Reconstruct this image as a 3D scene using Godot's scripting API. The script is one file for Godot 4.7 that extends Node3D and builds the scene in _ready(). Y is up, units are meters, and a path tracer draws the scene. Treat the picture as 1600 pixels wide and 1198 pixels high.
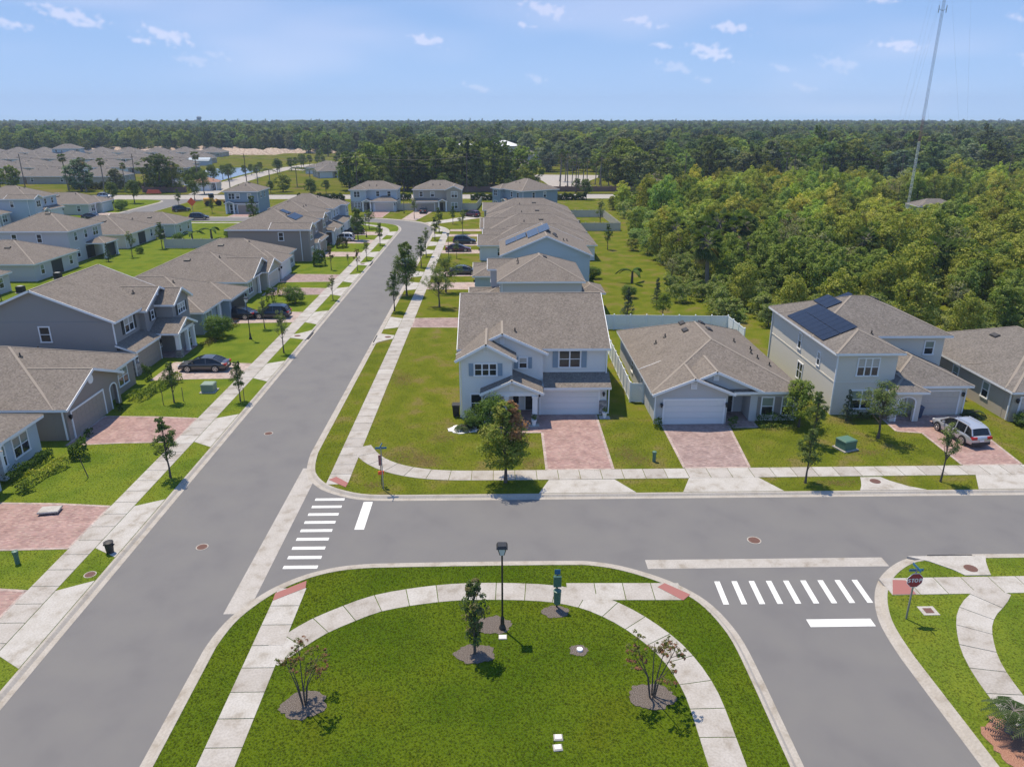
extends Node3D
# A suburban street corner seen from about 24 m up. World axes: the long street runs along -Z, the cross street along X; metres.

var M := {}
var cache := {}
var names := {}
var rng := RandomNumberGenerator.new()


class MB:
	var v := PackedVector3Array()
	var uv := PackedVector2Array()
	var c := PackedColorArray()
	var col := Color.WHITE
	var colored := false

	func tri(a: Vector3, b: Vector3, d: Vector3, ua := Vector2(), ub := Vector2(), ud := Vector2()) -> void:
		v.append(a); v.append(b); v.append(d)
		uv.append(ua); uv.append(ub); uv.append(ud)
		if colored:
			c.append(col); c.append(col); c.append(col)

	func quad(a: Vector3, b: Vector3, d: Vector3, e: Vector3) -> void:
		tri(a, b, d); tri(a, d, e)

	func box(a: Vector3, b: Vector3) -> void:
		hexa([a, Vector3(b.x, a.y, a.z), Vector3(b.x, a.y, b.z), Vector3(a.x, a.y, b.z), Vector3(a.x, b.y, a.z), Vector3(b.x, b.y, a.z), b, Vector3(a.x, b.y, b.z)])

	# eight corners: four below, four above, each ring in the same order
	func hexa(p: Array) -> void:
		quad(p[0], p[1], p[2], p[3]); quad(p[7], p[6], p[5], p[4])
		for i in 4:
			var j := (i + 1) % 4
			quad(p[i], p[i + 4], p[j + 4], p[j])

	# a box with chamfered top edges
	func bevel(a: Vector3, b: Vector3, r: float) -> void:
		hexa([a, Vector3(b.x, a.y, a.z), Vector3(b.x, a.y, b.z), Vector3(a.x, a.y, b.z), Vector3(a.x, b.y - r, a.z), Vector3(b.x, b.y - r, a.z), Vector3(b.x, b.y - r, b.z), Vector3(a.x, b.y - r, b.z)])
		var y := b.y - r
		hexa([Vector3(a.x, y, a.z), Vector3(b.x, y, a.z), Vector3(b.x, y, b.z), Vector3(a.x, y, b.z), Vector3(a.x + r, b.y, a.z + r), Vector3(b.x - r, b.y, a.z + r), Vector3(b.x - r, b.y, b.z - r), Vector3(a.x + r, b.y, b.z - r)])

	# a board from a to b, w wide across, t thick upwards from the line
	func bar(a: Vector3, b: Vector3, w: float, t: float, up := Vector3.UP) -> void:
		var d := (b - a).normalized()
		var s := d.cross(up).normalized() * w * 0.5
		var n := s.cross(d).normalized() * t
		hexa([a - s, a + s, b + s, b - s, a - s + n, a + s + n, b + s + n, b - s + n])

	func cyl(a: Vector3, b: Vector3, ra: float, rb: float, n := 8, caps := true) -> void:
		var d := (b - a).normalized()
		var s := d.cross(Vector3.RIGHT if absf(d.x) < 0.8 else Vector3.UP).normalized()
		var t := d.cross(s)
		for i in n:
			var p := s * cos(TAU * i / n) + t * sin(TAU * i / n)
			var q := s * cos(TAU * (i + 1) / n) + t * sin(TAU * (i + 1) / n)
			quad(a + p * ra, b + p * rb, b + q * rb, a + q * ra)
			if caps:
				tri(a, a + p * ra, a + q * ra)
				tri(b, b + q * rb, b + p * rb)

	# rings of [radius, height] turned about the y axis at o
	func lathe(o: Vector3, rings: Array, n := 12, sx := 1.0, sz := 1.0) -> void:
		for k in rings.size() - 1:
			for i in n:
				var p := Vector3(cos(TAU * i / n) * sx, 0, sin(TAU * i / n) * sz)
				var q := Vector3(cos(TAU * (i + 1) / n) * sx, 0, sin(TAU * (i + 1) / n) * sz)
				var y0 := Vector3(0, rings[k][1], 0)
				var y1 := Vector3(0, rings[k + 1][1], 0)
				quad(o + p * rings[k][0] + y0, o + p * rings[k + 1][0] + y1, o + q * rings[k + 1][0] + y1, o + q * rings[k][0] + y0)

	# a flat slab over the outline p (x, z)
	func prism(p: PackedVector2Array, y0: float, y1: float) -> void:
		var t := Geometry2D.triangulate_polygon(p)
		for i in range(0, t.size(), 3):
			tri(P(p[t[i]], y1), P(p[t[i + 1]], y1), P(p[t[i + 2]], y1))
		for i in p.size():
			var j := (i + 1) % p.size()
			quad(P(p[i], y0), P(p[i], y1), P(p[j], y1), P(p[j], y0))

	func P(q: Vector2, y: float) -> Vector3:
		return Vector3(q.x, y, q.y)

	# a piece of roof with uv in metres: u along the eave, v up the slope
	func slope(p: Array, e: Vector3) -> void:
		var n: Vector3 = ((p[1] - p[0]) as Vector3).cross(p[2] - p[0]).normalized()
		var s := n.cross(e).normalized()
		for i in range(1, p.size() - 1):
			tri(p[0], p[i], p[i + 1], Vector2(p[0].dot(e), p[0].dot(s)), Vector2(p[i].dot(e), p[i].dot(s)), Vector2(p[i + 1].dot(e), p[i + 1].dot(s)))

	func mesh(smooth := false) -> ArrayMesh:
		var a := []
		a.resize(Mesh.ARRAY_MAX)
		a[Mesh.ARRAY_VERTEX] = v
		a[Mesh.ARRAY_TEX_UV] = uv
		if colored:
			a[Mesh.ARRAY_COLOR] = c
		if smooth:
			var sum := {}
			for i in range(0, v.size(), 3):
				var n := (v[i + 2] - v[i]).cross(v[i + 1] - v[i])
				for k in 3:
					var key := (v[i + k] * 500.0).round()
					sum[key] = sum.get(key, Vector3()) + n
			var ns := PackedVector3Array()
			for p in v:
				var n: Vector3 = sum[(p * 500.0).round()]
				ns.append(n.normalized() if n.length() > 1e-9 else Vector3.UP)
			a[Mesh.ARRAY_NORMAL] = ns
		var m := ArrayMesh.new()
		m.add_surface_from_arrays(Mesh.PRIMITIVE_TRIANGLES, a)
		return m


func numbered(called: String) -> String:
	var n: int = names.get(called, 0)
	names[called] = n + 1
	return called if n == 0 else "%s_%03d" % [called, n]


func V(x: float, y: float, z: float) -> Vector3:
	return Vector3(x, y, z)


func tag(o: Node3D, label: String, category: String, group := "") -> Node3D:
	o.set_meta("label", label)
	o.set_meta("category", category)
	if group:
		o.set_meta("group", group)
	return o


func thing(called: String, label: String, category: String, at := Vector3.ZERO, turn := 0.0, group := "") -> Node3D:
	var o := Node3D.new()
	o.name = numbered(called)
	add_child(o)
	o.position = at
	o.rotation.y = turn
	return tag(o, label, category, group)


func part(parent: Node3D, called: String, mesh: Mesh, mat: Material) -> MeshInstance3D:
	var o := MeshInstance3D.new()
	o.mesh = mesh
	o.material_override = mat
	o.name = called
	parent.add_child(o, true)
	return o


func struct(called: String, mesh: Mesh, mat: Material) -> MeshInstance3D:
	var o := MeshInstance3D.new()
	o.mesh = mesh
	o.material_override = mat
	o.name = numbered(called)
	add_child(o)
	o.set_meta("kind", "structure")
	return o


func dup(o: Node3D, at: Vector3, turn: float, size: Vector3, label: String) -> Node3D:
	var r: Node3D = o.duplicate()
	r.name = numbered(str(o.get_meta("base_name", o.name)))
	add_child(r)
	r.position = at
	r.rotation = Vector3(0, turn, 0)
	r.scale = size
	r.set_meta("label", label)
	return r


func lin(r: float, g: float, b: float) -> Color:
	return Color(r, g, b).linear_to_srgb()


# ---------------------------------------------------------------- materials
func mat(key: String, c: Color, rough := 0.8) -> StandardMaterial3D:
	var m := StandardMaterial3D.new()
	m.resource_name = key
	m.albedo_color = c
	m.roughness = rough
	M[key] = m
	return m


func noise(seed_: int, freq: float, oct := 4, kind := FastNoiseLite.TYPE_SIMPLEX_SMOOTH) -> FastNoiseLite:
	var n := FastNoiseLite.new()
	n.seed = seed_
	n.frequency = freq
	n.fractal_octaves = oct
	n.noise_type = kind
	return n


func noise_tex(size: int, n: FastNoiseLite, stops: Array) -> NoiseTexture2D:
	var t := NoiseTexture2D.new()
	t.width = size
	t.height = size
	t.seamless = true
	t.seamless_blend_skirt = 0.2
	t.noise = n
	if stops:
		var g := Gradient.new()
		var off := PackedFloat32Array()
		var cs := PackedColorArray()
		for s in stops:
			off.append(s[0])
			cs.append(s[1])
		g.offsets = off
		g.colors = cs
		t.color_ramp = g
	return t


func tri_map(m: StandardMaterial3D, metres: float) -> void:
	m.uv1_triplanar = true
	m.uv1_world_triplanar = true
	m.uv1_scale = Vector3.ONE / metres


func macro(m: StandardMaterial3D, t: Texture2D, metres: float) -> void:
	m.detail_enabled = true
	m.detail_albedo = t
	m.detail_blend_mode = BaseMaterial3D.BLEND_MODE_MUL
	m.detail_uv_layer = BaseMaterial3D.DETAIL_UV_2
	m.uv2_triplanar = true
	m.uv2_world_triplanar = true
	m.uv2_scale = Vector3.ONE / metres


func vary(a: Color, f: float) -> Color:
	return Color(clampf(a.r * f, 0, 1), clampf(a.g * f, 0, 1), clampf(a.b * f, 0, 1))


# shingles: courses of tabs of differing width and tone, 1024 px = 6.4 m
func shingle_image(seed_: int, tones: Array) -> Image:
	var r := RandomNumberGenerator.new()
	r.seed = seed_
	var im := Image.create(1024, 1024, false, Image.FORMAT_RGB8)
	var y := 0
	while y < 1024:
		var hgt := 18
		var x := 0
		while x < 1024:
			var w := r.randi_range(9, 24)
			var t: Color = tones[r.randi() % tones.size()]
			im.fill_rect(Rect2i(x, y, w, hgt), vary(t, r.randf_range(0.95, 1.05)))
			x += w
		y += hgt
	return im


# clay pavers laid in running bond, 512 px = 2.4 m
func paver_image(seed_: int, tones: Array, joint: Color) -> Image:
	var r := RandomNumberGenerator.new()
	r.seed = seed_
	var im := Image.create(1024, 1024, false, Image.FORMAT_RGB8)
	im.fill(joint)
	for row in 32:
		for k in 17:
			var x := k * 64 - (32 if row % 2 else 0)
			var t: Color = tones[r.randi() % tones.size()]
			im.fill_rect(Rect2i(x + 1, row * 32 + 1, 62, 30), vary(t, r.randf_range(0.92, 1.08)))
	return im


func make_materials() -> void:
	var grass_px := noise_tex(1024, noise(3, 0.035, 5), [[0.0, lin(0.40, 0.46, 0.35)], [0.5, lin(0.72, 0.74, 0.66)], [1.0, lin(1, 0.98, 0.95)]])
	var grass_big := noise_tex(512, noise(9, 0.011, 5), [[0.2, lin(0.7, 0.8, 0.7)], [0.5, lin(0.92, 0.95, 0.9)], [0.7, lin(1, 0.98, 0.9)], [0.9, lin(1, 0.9, 0.85)]])
	var grass_dry := noise_tex(512, noise(21, 0.012, 5), [[0.2, lin(0.6, 0.72, 0.26)], [0.5, lin(0.78, 0.86, 0.34)], [0.66, lin(0.88, 0.86, 0.5)], [0.78, lin(1.0, 0.84, 0.95)], [1.0, lin(1.0, 0.8, 1.0)]])
	for k in [["park_grass", 0.105, 0.15, 0.012, grass_big, 34.0], ["lot_grass", 0.205, 0.21, 0.062, grass_dry, 23.0], ["left_grass", 0.175, 0.22, 0.03, grass_big, 19.0], ["field_grass", 0.19, 0.185, 0.06, grass_dry, 70.0]]:
		var g := mat(k[0], lin(k[1], k[2], k[3]), 0.95)
		g.albedo_texture = grass_px
		tri_map(g, 5.3)
		macro(g, k[4], k[5])
		g.metallic_specular = 0.05

	var a := mat("asphalt", Color.WHITE, 0.9)
	a.albedo_texture = noise_tex(1024, noise(11, 0.16, 4), [[0.0, lin(0.112, 0.108, 0.108)], [0.5, lin(0.155, 0.15, 0.15)], [1.0, lin(0.205, 0.199, 0.197)]])
	tri_map(a, 3.1)
	macro(a, noise_tex(512, noise(12, 0.009, 5), [[0.15, Color(0.945, 0.945, 0.945)], [0.4, Color(0.975, 0.975, 0.97)], [0.8, Color(1, 1, 0.985)]]), 19.0)
	for k in [["concrete", 0.39, 0.365, 0.335], ["concrete_b", 0.36, 0.335, 0.305], ["concrete_c", 0.42, 0.4, 0.37], ["kerb_concrete", 0.38, 0.35, 0.31]]:
		var m := mat(k[0], Color.WHITE, 0.9)
		m.albedo_texture = noise_tex(512, noise(30, 0.05, 5), [[0.0, lin(k[1] * 0.84, k[2] * 0.83, k[3] * 0.82)], [0.5, lin(k[1], k[2], k[3])], [1.0, lin(k[1] * 1.14, k[2] * 1.14, k[3] * 1.14)]])
		tri_map(m, 3.7)
		macro(m, noise_tex(512, noise(33, 0.02, 5), [[0.1, Color(0.86, 0.84, 0.81)], [0.35, Color(0.96, 0.955, 0.945)], [0.7, Color(1, 1, 1)]]), 13.0)
	mat("concrete_joint", lin(0.11, 0.1, 0.085), 0.95)
	mat("road_paint", lin(0.78, 0.78, 0.76), 0.7)
	M.road_paint.albedo_texture = noise_tex(512, noise(40, 0.05, 5), [[0.0, Color(0.5, 0.5, 0.51)], [0.24, Color(0.62, 0.62, 0.62)], [0.33, Color(0.93, 0.93, 0.92)], [1.0, Color(1, 1, 1)]])
	tri_map(M.road_paint, 1.3)
	mat("tactile_red", lin(0.29, 0.115, 0.1), 0.85)

	for k in [["pavers_red", [lin(0.32, 0.2, 0.175), lin(0.35, 0.225, 0.195), lin(0.29, 0.18, 0.165), lin(0.36, 0.25, 0.215), lin(0.32, 0.21, 0.19)]], ["pavers_plum", [lin(0.28, 0.2, 0.185), lin(0.31, 0.225, 0.205), lin(0.255, 0.185, 0.175), lin(0.33, 0.25, 0.23)]], ["pavers_pale", [lin(0.4, 0.31, 0.27), lin(0.36, 0.3, 0.275), lin(0.45, 0.36, 0.32)]]]:
		var m := mat(k[0], Color.WHITE, 0.9)
		m.albedo_texture = ImageTexture.create_from_image(paver_image(50, k[1], lin(0.27, 0.2, 0.18)))
		tri_map(m, 3.4)
		macro(m, noise_tex(256, noise(34, 0.02, 5), [[0.1, Color(0.88, 0.86, 0.86)], [0.5, Color(0.97, 0.965, 0.96)], [0.8, Color(1, 1, 1)]]), 9.0)

	var tones := [lin(0.17, 0.147, 0.126), lin(0.195, 0.169, 0.145), lin(0.218, 0.19, 0.163), lin(0.15, 0.13, 0.113), lin(0.185, 0.162, 0.14), lin(0.2, 0.172, 0.144)]
	var grey := [lin(0.155, 0.14, 0.125), lin(0.178, 0.161, 0.145), lin(0.198, 0.178, 0.16), lin(0.136, 0.123, 0.112), lin(0.168, 0.152, 0.138)]
	for k in [["shingles", tones, 61], ["shingles_grey", grey, 62]]:
		var m := mat(k[0], Color.WHITE, 0.95)
		m.albedo_texture = ImageTexture.create_from_image(shingle_image(k[2], k[1]))
		m.uv1_scale = Vector3.ONE / 6.4
		m.metallic_specular = 0.25
		macro(m, noise_tex(256, noise(35, 0.03, 4), [[0.1, Color(0.93, 0.93, 0.925)], [0.5, Color(0.98, 0.98, 0.98)], [0.8, Color(1, 1, 1)]]), 17.0)
	mat("ridge_shingle", lin(0.25, 0.215, 0.178), 0.95)
	var stucco := noise_tex(512, noise(70, 0.08, 5), [[0.0, Color(0.93, 0.93, 0.93)], [1.0, Color(1, 1, 1)]])
	for k in [["white_wall", 0.72, 0.715, 0.68], ["grey_wall", 0.52, 0.52, 0.51], ["cream_wall", 0.66, 0.62, 0.54], ["taupe_wall", 0.30, 0.255, 0.215], ["slate_wall", 0.29, 0.275, 0.26], ["blue_wall", 0.44, 0.53, 0.55], ["pale_blue_wall", 0.46, 0.52, 0.56], ["tan_wall", 0.42, 0.375, 0.31], ["olive_wall", 0.42, 0.42, 0.34], ["steel_wall", 0.27, 0.34, 0.39], ["green_wall", 0.5, 0.55, 0.49]]:
		var m := mat(k[0], lin(k[1], k[2], k[3]), 0.9)
		m.albedo_texture = stucco
		tri_map(m, 2.6)
	mat("trim", lin(0.76, 0.765, 0.76), 0.6)
	mat("vinyl_fence", lin(0.74, 0.77, 0.77), 0.45)
	mat("tan_fence", lin(0.5, 0.47, 0.4), 0.5)
	mat("garage_white", lin(0.66, 0.67, 0.66), 0.5)
	mat("garage_taupe", lin(0.31, 0.265, 0.225), 0.55)
	mat("garage_tan", lin(0.5, 0.47, 0.42), 0.55)
	mat("glass", lin(0.018, 0.024, 0.026), 0.06)
	mat("drawn_blind", lin(0.42, 0.41, 0.37), 0.2)
	mat("blind_glass", lin(0.2, 0.25, 0.21), 0.12)
	mat("blue_shutter", lin(0.24, 0.31, 0.37), 0.7)
	mat("dark_shutter", lin(0.03, 0.034, 0.032), 0.7)
	mat("tan_shutter", lin(0.26, 0.235, 0.21), 0.7)
	mat("dark_door", lin(0.02, 0.018, 0.018), 0.4)
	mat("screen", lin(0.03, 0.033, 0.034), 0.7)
	mat("black_metal", lin(0.016, 0.016, 0.017), 0.45)
	mat("grey_metal", lin(0.3, 0.31, 0.31), 0.5).metallic = 0.6
	mat("mast_grey", lin(0.2, 0.22, 0.26), 0.6)
	mat("white_paint", lin(0.78, 0.78, 0.77), 0.5)
	mat("vent_dark", lin(0.025, 0.023, 0.022), 0.6)
	mat("solar_cell", lin(0.008, 0.01, 0.018), 0.16)
	var st := mat("stone", Color.WHITE, 0.9)
	st.albedo_texture = ImageTexture.create_from_image(paver_image(77, [lin(0.22, 0.2, 0.185), lin(0.3, 0.27, 0.24), lin(0.16, 0.15, 0.145), lin(0.36, 0.33, 0.3)], lin(0.3, 0.28, 0.26)))
	tri_map(st, 4.6)
	mat("utility_green", lin(0.075, 0.16, 0.115), 0.5)
	mat("utility_sage", lin(0.2, 0.26, 0.2), 0.5)
	mat("rust_iron", lin(0.13, 0.065, 0.05), 0.85)
	mat("water_blue", lin(0.05, 0.085, 0.12), 0.05)
	mat("mulch", Color.WHITE, 0.95).albedo_texture = noise_tex(256, noise(80, 0.12, 4), [[0.0, lin(0.03, 0.024, 0.02)], [0.45, lin(0.1, 0.08, 0.066)], [0.75, lin(0.2, 0.17, 0.145)], [1.0, lin(0.4, 0.36, 0.32)]])
	tri_map(M.mulch, 1.6)
	mat("red_mulch", Color.WHITE, 0.95).albedo_texture = noise_tex(256, noise(81, 0.12, 4), [[0.0, lin(0.1, 0.045, 0.03)], [0.5, lin(0.3, 0.15, 0.1)], [1.0, lin(0.46, 0.29, 0.21)]])
	tri_map(M.red_mulch, 1.6)
	mat("white_stone", lin(0.7, 0.68, 0.64), 0.8)
	mat("bark", Color.WHITE, 0.95).albedo_texture = noise_tex(256, noise(82, 0.1, 4), [[0.0, lin(0.04, 0.032, 0.026)], [1.0, lin(0.17, 0.14, 0.115)]])
	tri_map(M.bark, 0.7)
	mat("palm_bark", lin(0.2, 0.175, 0.15), 0.95)
	mat("leaf", Color.WHITE, 0.6).vertex_color_use_as_albedo = true
	M.leaf.backlight_enabled = true
	M.leaf.backlight = Color(0.8, 0.86, 0.4)
	M.leaf.metallic_specular = 0.2
	mat("dirt", Color.WHITE, 0.95).albedo_texture = noise_tex(512, noise(83, 0.03, 5), [[0.2, lin(0.2, 0.14, 0.1)], [0.5, lin(0.36, 0.27, 0.2)], [0.8, lin(0.5, 0.42, 0.33)]])
	tri_map(M.dirt, 30.0)
	mat("tyre", lin(0.014, 0.014, 0.014), 0.8)
	mat("rim", lin(0.5, 0.5, 0.5), 0.3).metallic = 0.7
	mat("car_glass", lin(0.012, 0.014, 0.017), 0.04)
	mat("tail_red", lin(0.4, 0.01, 0.012), 0.2)
	mat("lamp_clear", lin(0.7, 0.7, 0.7), 0.15)
	mat("black_trim", lin(0.02, 0.02, 0.02), 0.6)
	mat("stop_red", lin(0.3, 0.012, 0.03), 0.4)
	mat("sign_blue", lin(0.03, 0.14, 0.26), 0.4)
	mat("orange", lin(0.85, 0.11, 0.03), 0.5)
	mat("yellow_paint", lin(0.6, 0.3, 0.03), 0.5)
	mat("clay_tile", lin(0.3, 0.15, 0.1), 0.85)
	mat("brick_wall", lin(0.2, 0.12, 0.095), 0.9)
	mat("wood_pole", lin(0.1, 0.08, 0.065), 0.9)
	mat("bin_blue", lin(0.025, 0.06, 0.12), 0.5)
	for k in [["silver_car", 0.5, 0.51, 0.53, 0.5], ["grey_car", 0.085, 0.08, 0.078, 0.4], ["navy_car", 0.012, 0.022, 0.045, 0.2], ["teal_car", 0.012, 0.03, 0.036, 0.2], ["wine_car", 0.08, 0.008, 0.02, 0.2], ["black_car", 0.012, 0.012, 0.014, 0.2], ["white_car", 0.72, 0.72, 0.71, 0.0]]:
		var m := mat(k[0], lin(k[1], k[2], k[3]), 0.3)
		m.metallic = k[4]
		m.clearcoat_enabled = true
		m.clearcoat = 0.8
		m.clearcoat_roughness = 0.06


# ---------------------------------------------------------------- light, sky, camera
func clouds() -> Image:
	var w := 4096
	var im := Image.create(w, w / 2, false, Image.FORMAT_RGBA8)
	im.fill(Color(1, 1, 1, 0))
	# thin veils at every height, the same all the way round
	var veil := noise(5, 0.9, 4)
	var small := Image.create(512, 256, false, Image.FORMAT_RGBA8)
	for y in 128:
		var el := PI / 2 - PI * (y + 0.5) / 256
		for x in 512:
			var az := TAU * (x + 0.5) / 512
			var d := V(cos(az) * cos(el), sin(el) * 5.0, sin(az) * cos(el)) * 1.6
			var v := smoothstep(-0.05, 0.55, veil.get_noise_3d(d.x, d.y, d.z))
			small.set_pixel(x, y, Color(1, 1, 1, v * 0.34))
	for y in range(128, 256):
		for x in 512:
			small.set_pixel(x, y, Color(1, 1, 1, 0))
	small.resize(w, w / 2, Image.INTERPOLATE_CUBIC)
	im.blit_rect(small, Rect2i(0, 0, w, w / 2), Vector2i.ZERO)
	# small fair weather puffs low in the sky
	var r := RandomNumberGenerator.new()
	r.seed = 31
	var puff := noise(8, 0.11, 4)
	for i in 260:
		var el := r.randf_range(1.4, 13.0)
		var cx := r.randi_range(0, w - 1)
		var cy := int(w / 4.0 - el / 180.0 * w / 2.0)
		var rx := r.randf_range(7, 22) * (0.5 + el / 9.0)
		var ry := rx * r.randf_range(0.2, 0.38)
		for y in range(-int(ry * 1.6), int(ry * 1.6) + 1):
			for x in range(-int(rx * 1.5), int(rx * 1.5) + 1):
				var q := Vector2(x / rx, (y - x * 0.18) / ry).length() + puff.get_noise_2d(cx + x, (cy + y) * 1.6) * 0.95
				var a := smoothstep(1.0, 0.25, q) * (0.75 if el > 4 else 0.4)
				if a > 0.02:
					var px := (cx + x + w) % w
					var old := im.get_pixel(px, cy + y)
					im.set_pixel(px, cy + y, Color(1, 1, 1, maxf(old.a, a)))
	return im


func _ready() -> void:
	# camera: 24 m up, tilted 19.8 degrees down, turned 1.1 degrees right of the long street
	var cam := Camera3D.new()
	cam.name = "camera"
	add_child(cam)
	cam.position = Vector3(0, 24, 0)
	cam.rotation_degrees = Vector3(-19.816, -1.115, 0)
	cam.fov = 54.62
	cam.near = 0.5
	cam.far = 12000.0
	cam.current = true

	var env := Environment.new()
	env.background_mode = Environment.BG_SKY
	env.tonemap_mode = Environment.TONE_MAPPER_LINEAR
	env.tonemap_exposure = 1.2
	env.sdfgi_enabled = true
	env.ssao_enabled = true
	env.ssil_enabled = true
	env.fog_enabled = true
	env.fog_light_color = Color(0.82, 0.9, 1.0)
	env.fog_density = 0.0002
	var sky := Sky.new()
	var sm := ProceduralSkyMaterial.new()
	sm.sky_top_color = lin(0.14, 0.295, 0.65)
	sm.sky_horizon_color = lin(0.42, 0.605, 0.885)
	sm.sky_curve = 0.105
	sm.ground_horizon_color = lin(0.42, 0.59, 0.86)
	sm.ground_bottom_color = lin(0.42, 0.59, 0.86)
	sm.sun_angle_max = 6.0
	sm.sky_cover = ImageTexture.create_from_image(clouds())
	sm.sky_cover_modulate = Color(0.62, 0.5, 0.36, 1.0)
	sky.sky_material = sm
	env.sky = sky
	var we := WorldEnvironment.new()
	we.name = "world"
	we.environment = env
	add_child(we)

	var sun := DirectionalLight3D.new()
	sun.name = "sun"
	add_child(sun)
	sun.light_energy = 1.5
	sun.light_color = Color(1.0, 0.945, 0.85)
	sun.light_angular_distance = 0.53
	sun.shadow_enabled = true
	sun.look_at_from_position(Vector3.ZERO, Vector3(0.229, -0.927, 0.296), Vector3.UP)

	make_materials()
	build_ground()
	build_houses()
	far_places()
	woodland()
	forest()
	build_street_things()
	ground_plants()
	turf()


# ---------------------------------------------------------------- ground, streets
func smooth_path(p: Array, n := 5) -> PackedVector2Array:
	var out := PackedVector2Array()
	for i in p.size() - 1:
		var a: Vector2 = p[maxi(i - 1, 0)]
		var b: Vector2 = p[i]
		var c: Vector2 = p[i + 1]
		var d: Vector2 = p[mini(i + 2, p.size() - 1)]
		var L := b.distance_to(c)
		if L > 14.0:
			out.append(b)
			continue
		# a far neighbour must not pull the bend out of shape
		if a != b: a = b + (a - b) * minf(1.0, L / a.distance_to(b))
		if c != d: d = c + (d - c) * minf(1.0, L / c.distance_to(d))
		for k in n:
			out.append(b.cubic_interpolate(c, a, d, float(k) / n))
	out.append(p[-1])
	return out


func pts(flat: Array) -> Array:
	var out := []
	for i in range(0, flat.size(), 2):
		out.append(Vector2(flat[i], flat[i + 1]))
	return out


func offset_path(p: PackedVector2Array, d: float) -> PackedVector2Array:
	var out := PackedVector2Array()
	for i in p.size():
		var t := (p[mini(i + 1, p.size() - 1)] - p[maxi(i - 1, 0)]).normalized()
		out.append(p[i] + Vector2(-t.y, t.x) * d)
	return out


# a kerb with its gutter along the edge of the asphalt; side +1 or -1 is where the lawn lies
func kerb(p: PackedVector2Array, side: float) -> void:
	var prof := [[0.0, -0.125], [0.0, -0.114], [0.3, -0.108], [0.4, -0.03], [0.46, 0.012], [0.6, 0.016], [0.61, -0.14]]
	var rows := []
	for q in prof:
		rows.append(offset_path(p, q[0] * side))
	var mb := MB.new()
	for k in prof.size() - 1:
		for i in p.size() - 1:
			mb.quad(mb.P(rows[k][i], prof[k][1]), mb.P(rows[k + 1][i], prof[k + 1][1]), mb.P(rows[k + 1][i + 1], prof[k + 1][1]), mb.P(rows[k][i + 1], prof[k][1]))
	struct("kerb", mb.mesh(), M.kerb_concrete)


var hard := []
var lawns := []


func sheet(called: String, p: PackedVector2Array, y0: float, y1: float, m: Material) -> void:
	if called.begins_with("driveway") or called.ends_with("_bed"):
		hard.append(p)
	if called == "lawn":
		lawns.append(p)
	var mb := MB.new()
	mb.prism(p, y0, y1)
	struct(called, mb.mesh(), m)


func rect(x0: float, z0: float, x1: float, z1: float) -> PackedVector2Array:
	return PackedVector2Array([Vector2(x0, z0), Vector2(x1, z0), Vector2(x1, z1), Vector2(x0, z1)])


# a pavement of separate concrete slabs along its middle line
func walk(p: PackedVector2Array, w: float, y: float, step := 1.55) -> void:
	var o := Node3D.new()
	o.name = numbered("pavement")
	add_child(o)
	o.set_meta("kind", "structure")
	var c := Curve2D.new()
	c.bake_interval = 0.3
	for q in p:
		c.add_point(q)
	var L := c.get_baked_length()
	var n := int(round(L / step))
	hard.append(offset_ring(p, w / 2))
	for i in n:
		var ring := PackedVector2Array()
		var back := PackedVector2Array()
		for k in 3:
			var s := L * (i + k / 2.0) / n + (0.02 if k == 0 else (-0.02 if k == 2 else 0.0))
			var a := c.sample_baked(s)
			var t := (c.sample_baked(minf(s + 0.4, L)) - c.sample_baked(maxf(s - 0.4, 0))).normalized()
			ring.append(a + Vector2(-t.y, t.x) * w / 2)
			back.append(a - Vector2(-t.y, t.x) * w / 2)
		back.reverse()
		ring.append_array(back)
		var mb := MB.new()
		mb.prism(ring, -0.1, y + rng.randf_range(-0.002, 0.002))
		part(o, "slab", mb.mesh(), M[["concrete", "concrete", "concrete_c", "concrete_b"][rng.randi() % 4]])


func driveway(p: PackedVector2Array, m: Material) -> void:
	sheet("driveway", p, -0.1, 0.012, m)
	var edge := Geometry2D.offset_polygon(p, -0.22)
	if edge.size() == 1:
		var mb := MB.new()
		for i in p.size():
			mb.bar(V(p[i].x, 0.006, p[i].y), V(p[(i + 1) % p.size()].x, 0.006, p[(i + 1) % p.size()].y), 0.2, 0.012)
		struct("driveway_edging", mb.mesh(), M.pavers_pale)


func apron(flat: Array) -> void:
	sheet("driveway_apron", PackedVector2Array(pts(flat)), -0.1, 0.017, M.concrete_c)


func disc(called: String, label: String, x: float, z: float, r: float, y: float, m: Material) -> void:
	var o := thing(called, label, "manhole cover", V(x, y, z))
	var mb := MB.new()
	mb.lathe(Vector3.ZERO, [[r, -0.05], [r, 0.012], [r * 0.86, 0.014], [r * 0.84, 0.006], [0.0, 0.006]], 20)
	part(o, "frame", mb.mesh(), M.kerb_concrete)
	var lid := MB.new()
	lid.lathe(Vector3.ZERO, [[r * 0.83, 0.0], [r * 0.83, 0.012], [0.0, 0.012]], 20)
	for i in 5:
		lid.box(V(-r * 0.5, 0.012, -r * 0.5 + i * r * 0.24), V(r * 0.5, 0.018, -r * 0.4 + i * r * 0.24))
	part(o, "lid", lid.mesh(), m)


func blob(called: String, x: float, z: float, rx: float, rz: float, y: float, m: Material, seed_: int) -> PackedVector2Array:
	var r := RandomNumberGenerator.new()
	r.seed = seed_
	var p := PackedVector2Array()
	for i in 44:
		var f := r.randf_range(0.9, 1.06) + 0.06 * sin(i * 0.7 + seed_)
		p.append(Vector2(x + cos(TAU * i / 44) * rx * f, z + sin(TAU * i / 44) * rz * f))
	sheet(called, p, -0.05, y, m)
	return p


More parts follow.
